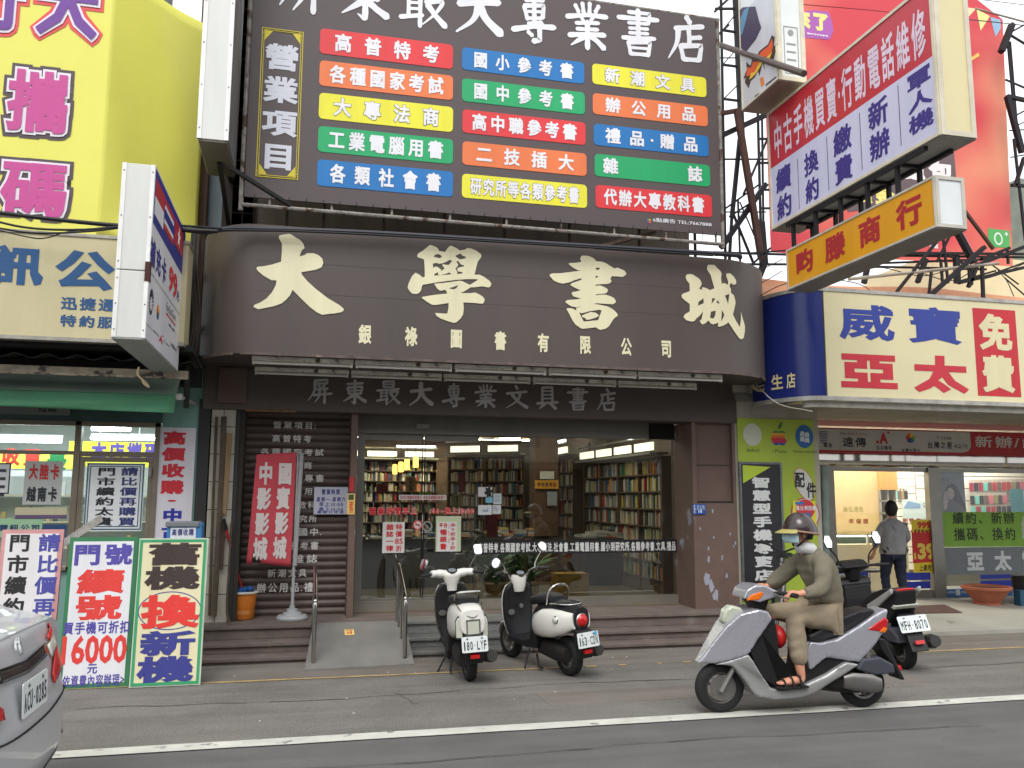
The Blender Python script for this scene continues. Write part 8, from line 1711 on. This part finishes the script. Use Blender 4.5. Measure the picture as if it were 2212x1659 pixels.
def mask(u, v): a = R(-78+156*u); z = 1.335+.082*v; k = math.sin(math.pi*v); return Vector((-.098+(.082+.028*k*math.cos(a))*math.cos(a)+.012, (.088)*math.sin(a), z))
MB().grid(mask, 16, 8).build('face_mask', M('pale_blue_mask', (176, 206, 214), .85, dirt=.05), rd, smooth=True, solid=.004, angle=180)
for s in (1, -1): MB().sph((-.12, s*.086, 1.40), .018, .009, .03, 10, 7).build('ear', SKN, rd, smooth=True)
MB().rings([se((-.165, 0, 1.36), *XY, .05, .07, 2.3, 18), se((-.16, 0, 1.41), *XY, .068, .087, 2.3, 18), se((-.15, 0, 1.44), *XY, .075, .088, 2.3, 18)]).build('hair', HAIR, rd, smooth=True)
rb_ = thing('carrier_bag', 'round red bag hanging inside the front of the moving scooter', 'bag', RL, None, local=True, rot=(0, 0, R(RH))); rb_.scale = (.97, .97, .935)
MB().sph((.115, .02, .58), .065, .10, .095, 18, 12).build('bag', M('red_plastic_bag', (196, 36, 34), .35, dirt=.2, bump=.4, bscale=14), rb_, smooth=True); MB().tube([(.13, .02, .66), (.16, .02, .74)], .01, 6).build('bag_handle', MC['red_plastic_bag'], rb_, smooth=True)
# ---- customer with her back to us on the porch
wm = thing('person', 'person in grey hoodie and navy trousers walking into the right shop', 'person', (8.05, 10.62, .085), None, local=True, rot=(0, 0, R(80)))   # x forward = into the shop
V, E, rad = {}, [], {}
path(V, E, rad, 'sp', [((0, 0, .80), .10), ((-.01, 0, .92), .09), ((.0, 0, 1.05), .085), ((.01, 0, 1.15), .06), ((.015, 0, 1.235), .045), ((.02, 0, 1.275), .043)])
path(V, E, rad, 'hd', [((.035, 0, 1.345), (.072, .076)), ((.025, 0, 1.415), (.07, .074))], 'sp5'); path(V, E, rad, 'ns', [((.11, 0, 1.335), .012), ((.12, 0, 1.325), .009)], 'hd0')
for s, n_ in ((1, 'L'), (-1, 'R')):
    el = (-.0, s*.215, .965); wr = (.09, s*.225, .80) if s > 0 else (.16, s*.17, .86)
    path(V, E, rad, 'ar'+n_, [((.0, s*.09, 1.14), .038), ((-.0, s*.15, 1.125), .038), (tuple(Vector((0, s*.155, 1.13)).lerp(Vector(el), .55)), .034), (el, .032), (tuple(Vector(el).lerp(Vector(wr), .6)), .031), (wr, .023)], 'sp3')
    hand(V, E, rad, 'h'+n_, 'ar%s5' % n_, (Vector(wr)-Vector(el)), (0, -s, .1), (.8, 0, .5), .35)
    kn = (.05+.05*s, s*.09, .44); an = (-.03+.07*s, s*.085, .085)
    path(V, E, rad, 'lg'+n_, [((0, s*.085, .77), .09), (tuple(Vector((0, s*.085, .77)).lerp(Vector(kn), .5)), .078), (kn, .055), (tuple(Vector(kn).lerp(Vector(an), .4)), .05), (an, .035), ((an[0]+.09, an[1], .035), .034), ((an[0]+.15, an[1], .03), .028)], 'sp0')
    MB().sph((.096, s*.03, 1.355), .008, .01, .008, 8, 6).build('eye', MC['eye_dark'], wm, smooth=True); MB().sph((.03, s*.077, 1.345), .016, .008, .026, 8, 6).build('ear', SKN, wm, smooth=True)
    MB().rings([se((an[0]-.04, an[1], .03), *YZ, .03, .03, 2.4, 14), se((an[0]+.02, an[1], .05), *YZ, .038, .05, 2.4, 14), se((an[0]+.1, an[1], .035), *YZ, .04, .035, 2.4, 14), se((an[0]+.18, an[1], .026), *YZ, .028, .024, 2.4, 14)]).build('shoe', M('dark_shoe', (40, 38, 42), .7), wm, smooth=True)
skin('body', V, E, rad, SKN, wm)
J, JE, jr = {}, [], {}
path(J, JE, jr, 'sp', [((-.0, 0, .775), (.168, .14)), ((-.0, 0, .85), (.16, .132)), ((-.01, 0, .95), (.15, .12)), ((.0, 0, 1.07), (.15, .14)), ((.01, 0, 1.15), (.13, .125)), ((.015, 0, 1.22), (.085, .085))])
for s, n_ in ((1, 'L'), (-1, 'R')):
    el = (-.0, s*.218, .965); wr = (.085, s*.225, .82) if s > 0 else (.15, s*.175, .872)
    path(J, JE, jr, 'ar'+n_, [((.0, s*.08, 1.125), .10), ((-.0, s*.15, 1.115), .075), (tuple(Vector((0, s*.155, 1.13)).lerp(Vector(el), .55)), .063), (el, .056), (tuple(Vector(el).lerp(Vector(wr), .6)), .049), (wr, .038)], 'sp4')
GH = M('grey_hoodie', (142, 142, 144), .9, dirt=.12, scale=7, bump=.35, bscale=10); skin('hoodie', J, JE, jr, GH, wm, sub=3, tw=crease)
MB().rings([se((-.02, 0, 1.20), *XY, .075, .09, 2.3, 18), se((-.055, 0, 1.165), *XY, .065, .095, 2.3, 18), se((-.095, 0, 1.12), *XY, .05, .07, 2.3, 18), se((-.115, 0, 1.075), *XY, .03, .03, 2.3, 18)]).build('hood', GH, wm, smooth=True)
T, TE, tr = {}, [], {}
T['hp'] = (0, 0, .80); tr['hp'] = (.12, .105)
for s, n_ in ((1, 'L'), (-1, 'R')):
    kn = (.05+.05*s, s*.09, .44); an = (-.03+.07*s, s*.085, .1)
    path(T, TE, tr, 'lg'+n_, [((0, s*.085, .76), .108), (tuple(Vector((0, s*.085, .77)).lerp(Vector(kn), .5)), .09), (kn, .068), (tuple(Vector(kn).lerp(Vector(an), .5)), .06), (an, .052)], 'hp')
skin('trousers', T, TE, tr, M('navy_trousers', (36, 40, 58), .85, dirt=.12, scale=7, bump=.3, bscale=10), wm, sub=3, tw=crease)
mb = MB(); mb.sph((.004, 0, 1.378), .091, .090, .118, 22, 14); mb.v = [p+(p-Vector((.004, 0, 1.378)))*(.035*math.sin(p.y*140)*math.sin(p.z*60)) for p in mb.v]
mb.build('hair', HAIR, wm, smooth=True, angle=180)
MB().rings([se((.0, 0, z), *XY, a, b, 2.5, 28) for z, a, b in ((.745, .125, .172), (.76, .14, .185), (.80, .142, .186), (.90, .132, .172), (1.0, .13, .172), (1.08, .128, .182), (1.14, .118, .188), (1.18, .10, .165), (1.205, .085, .115), (1.23, .065, .075), (1.245, .05, .055))]).build('hoodie_torso', GH, wm, smooth=True, angle=180)
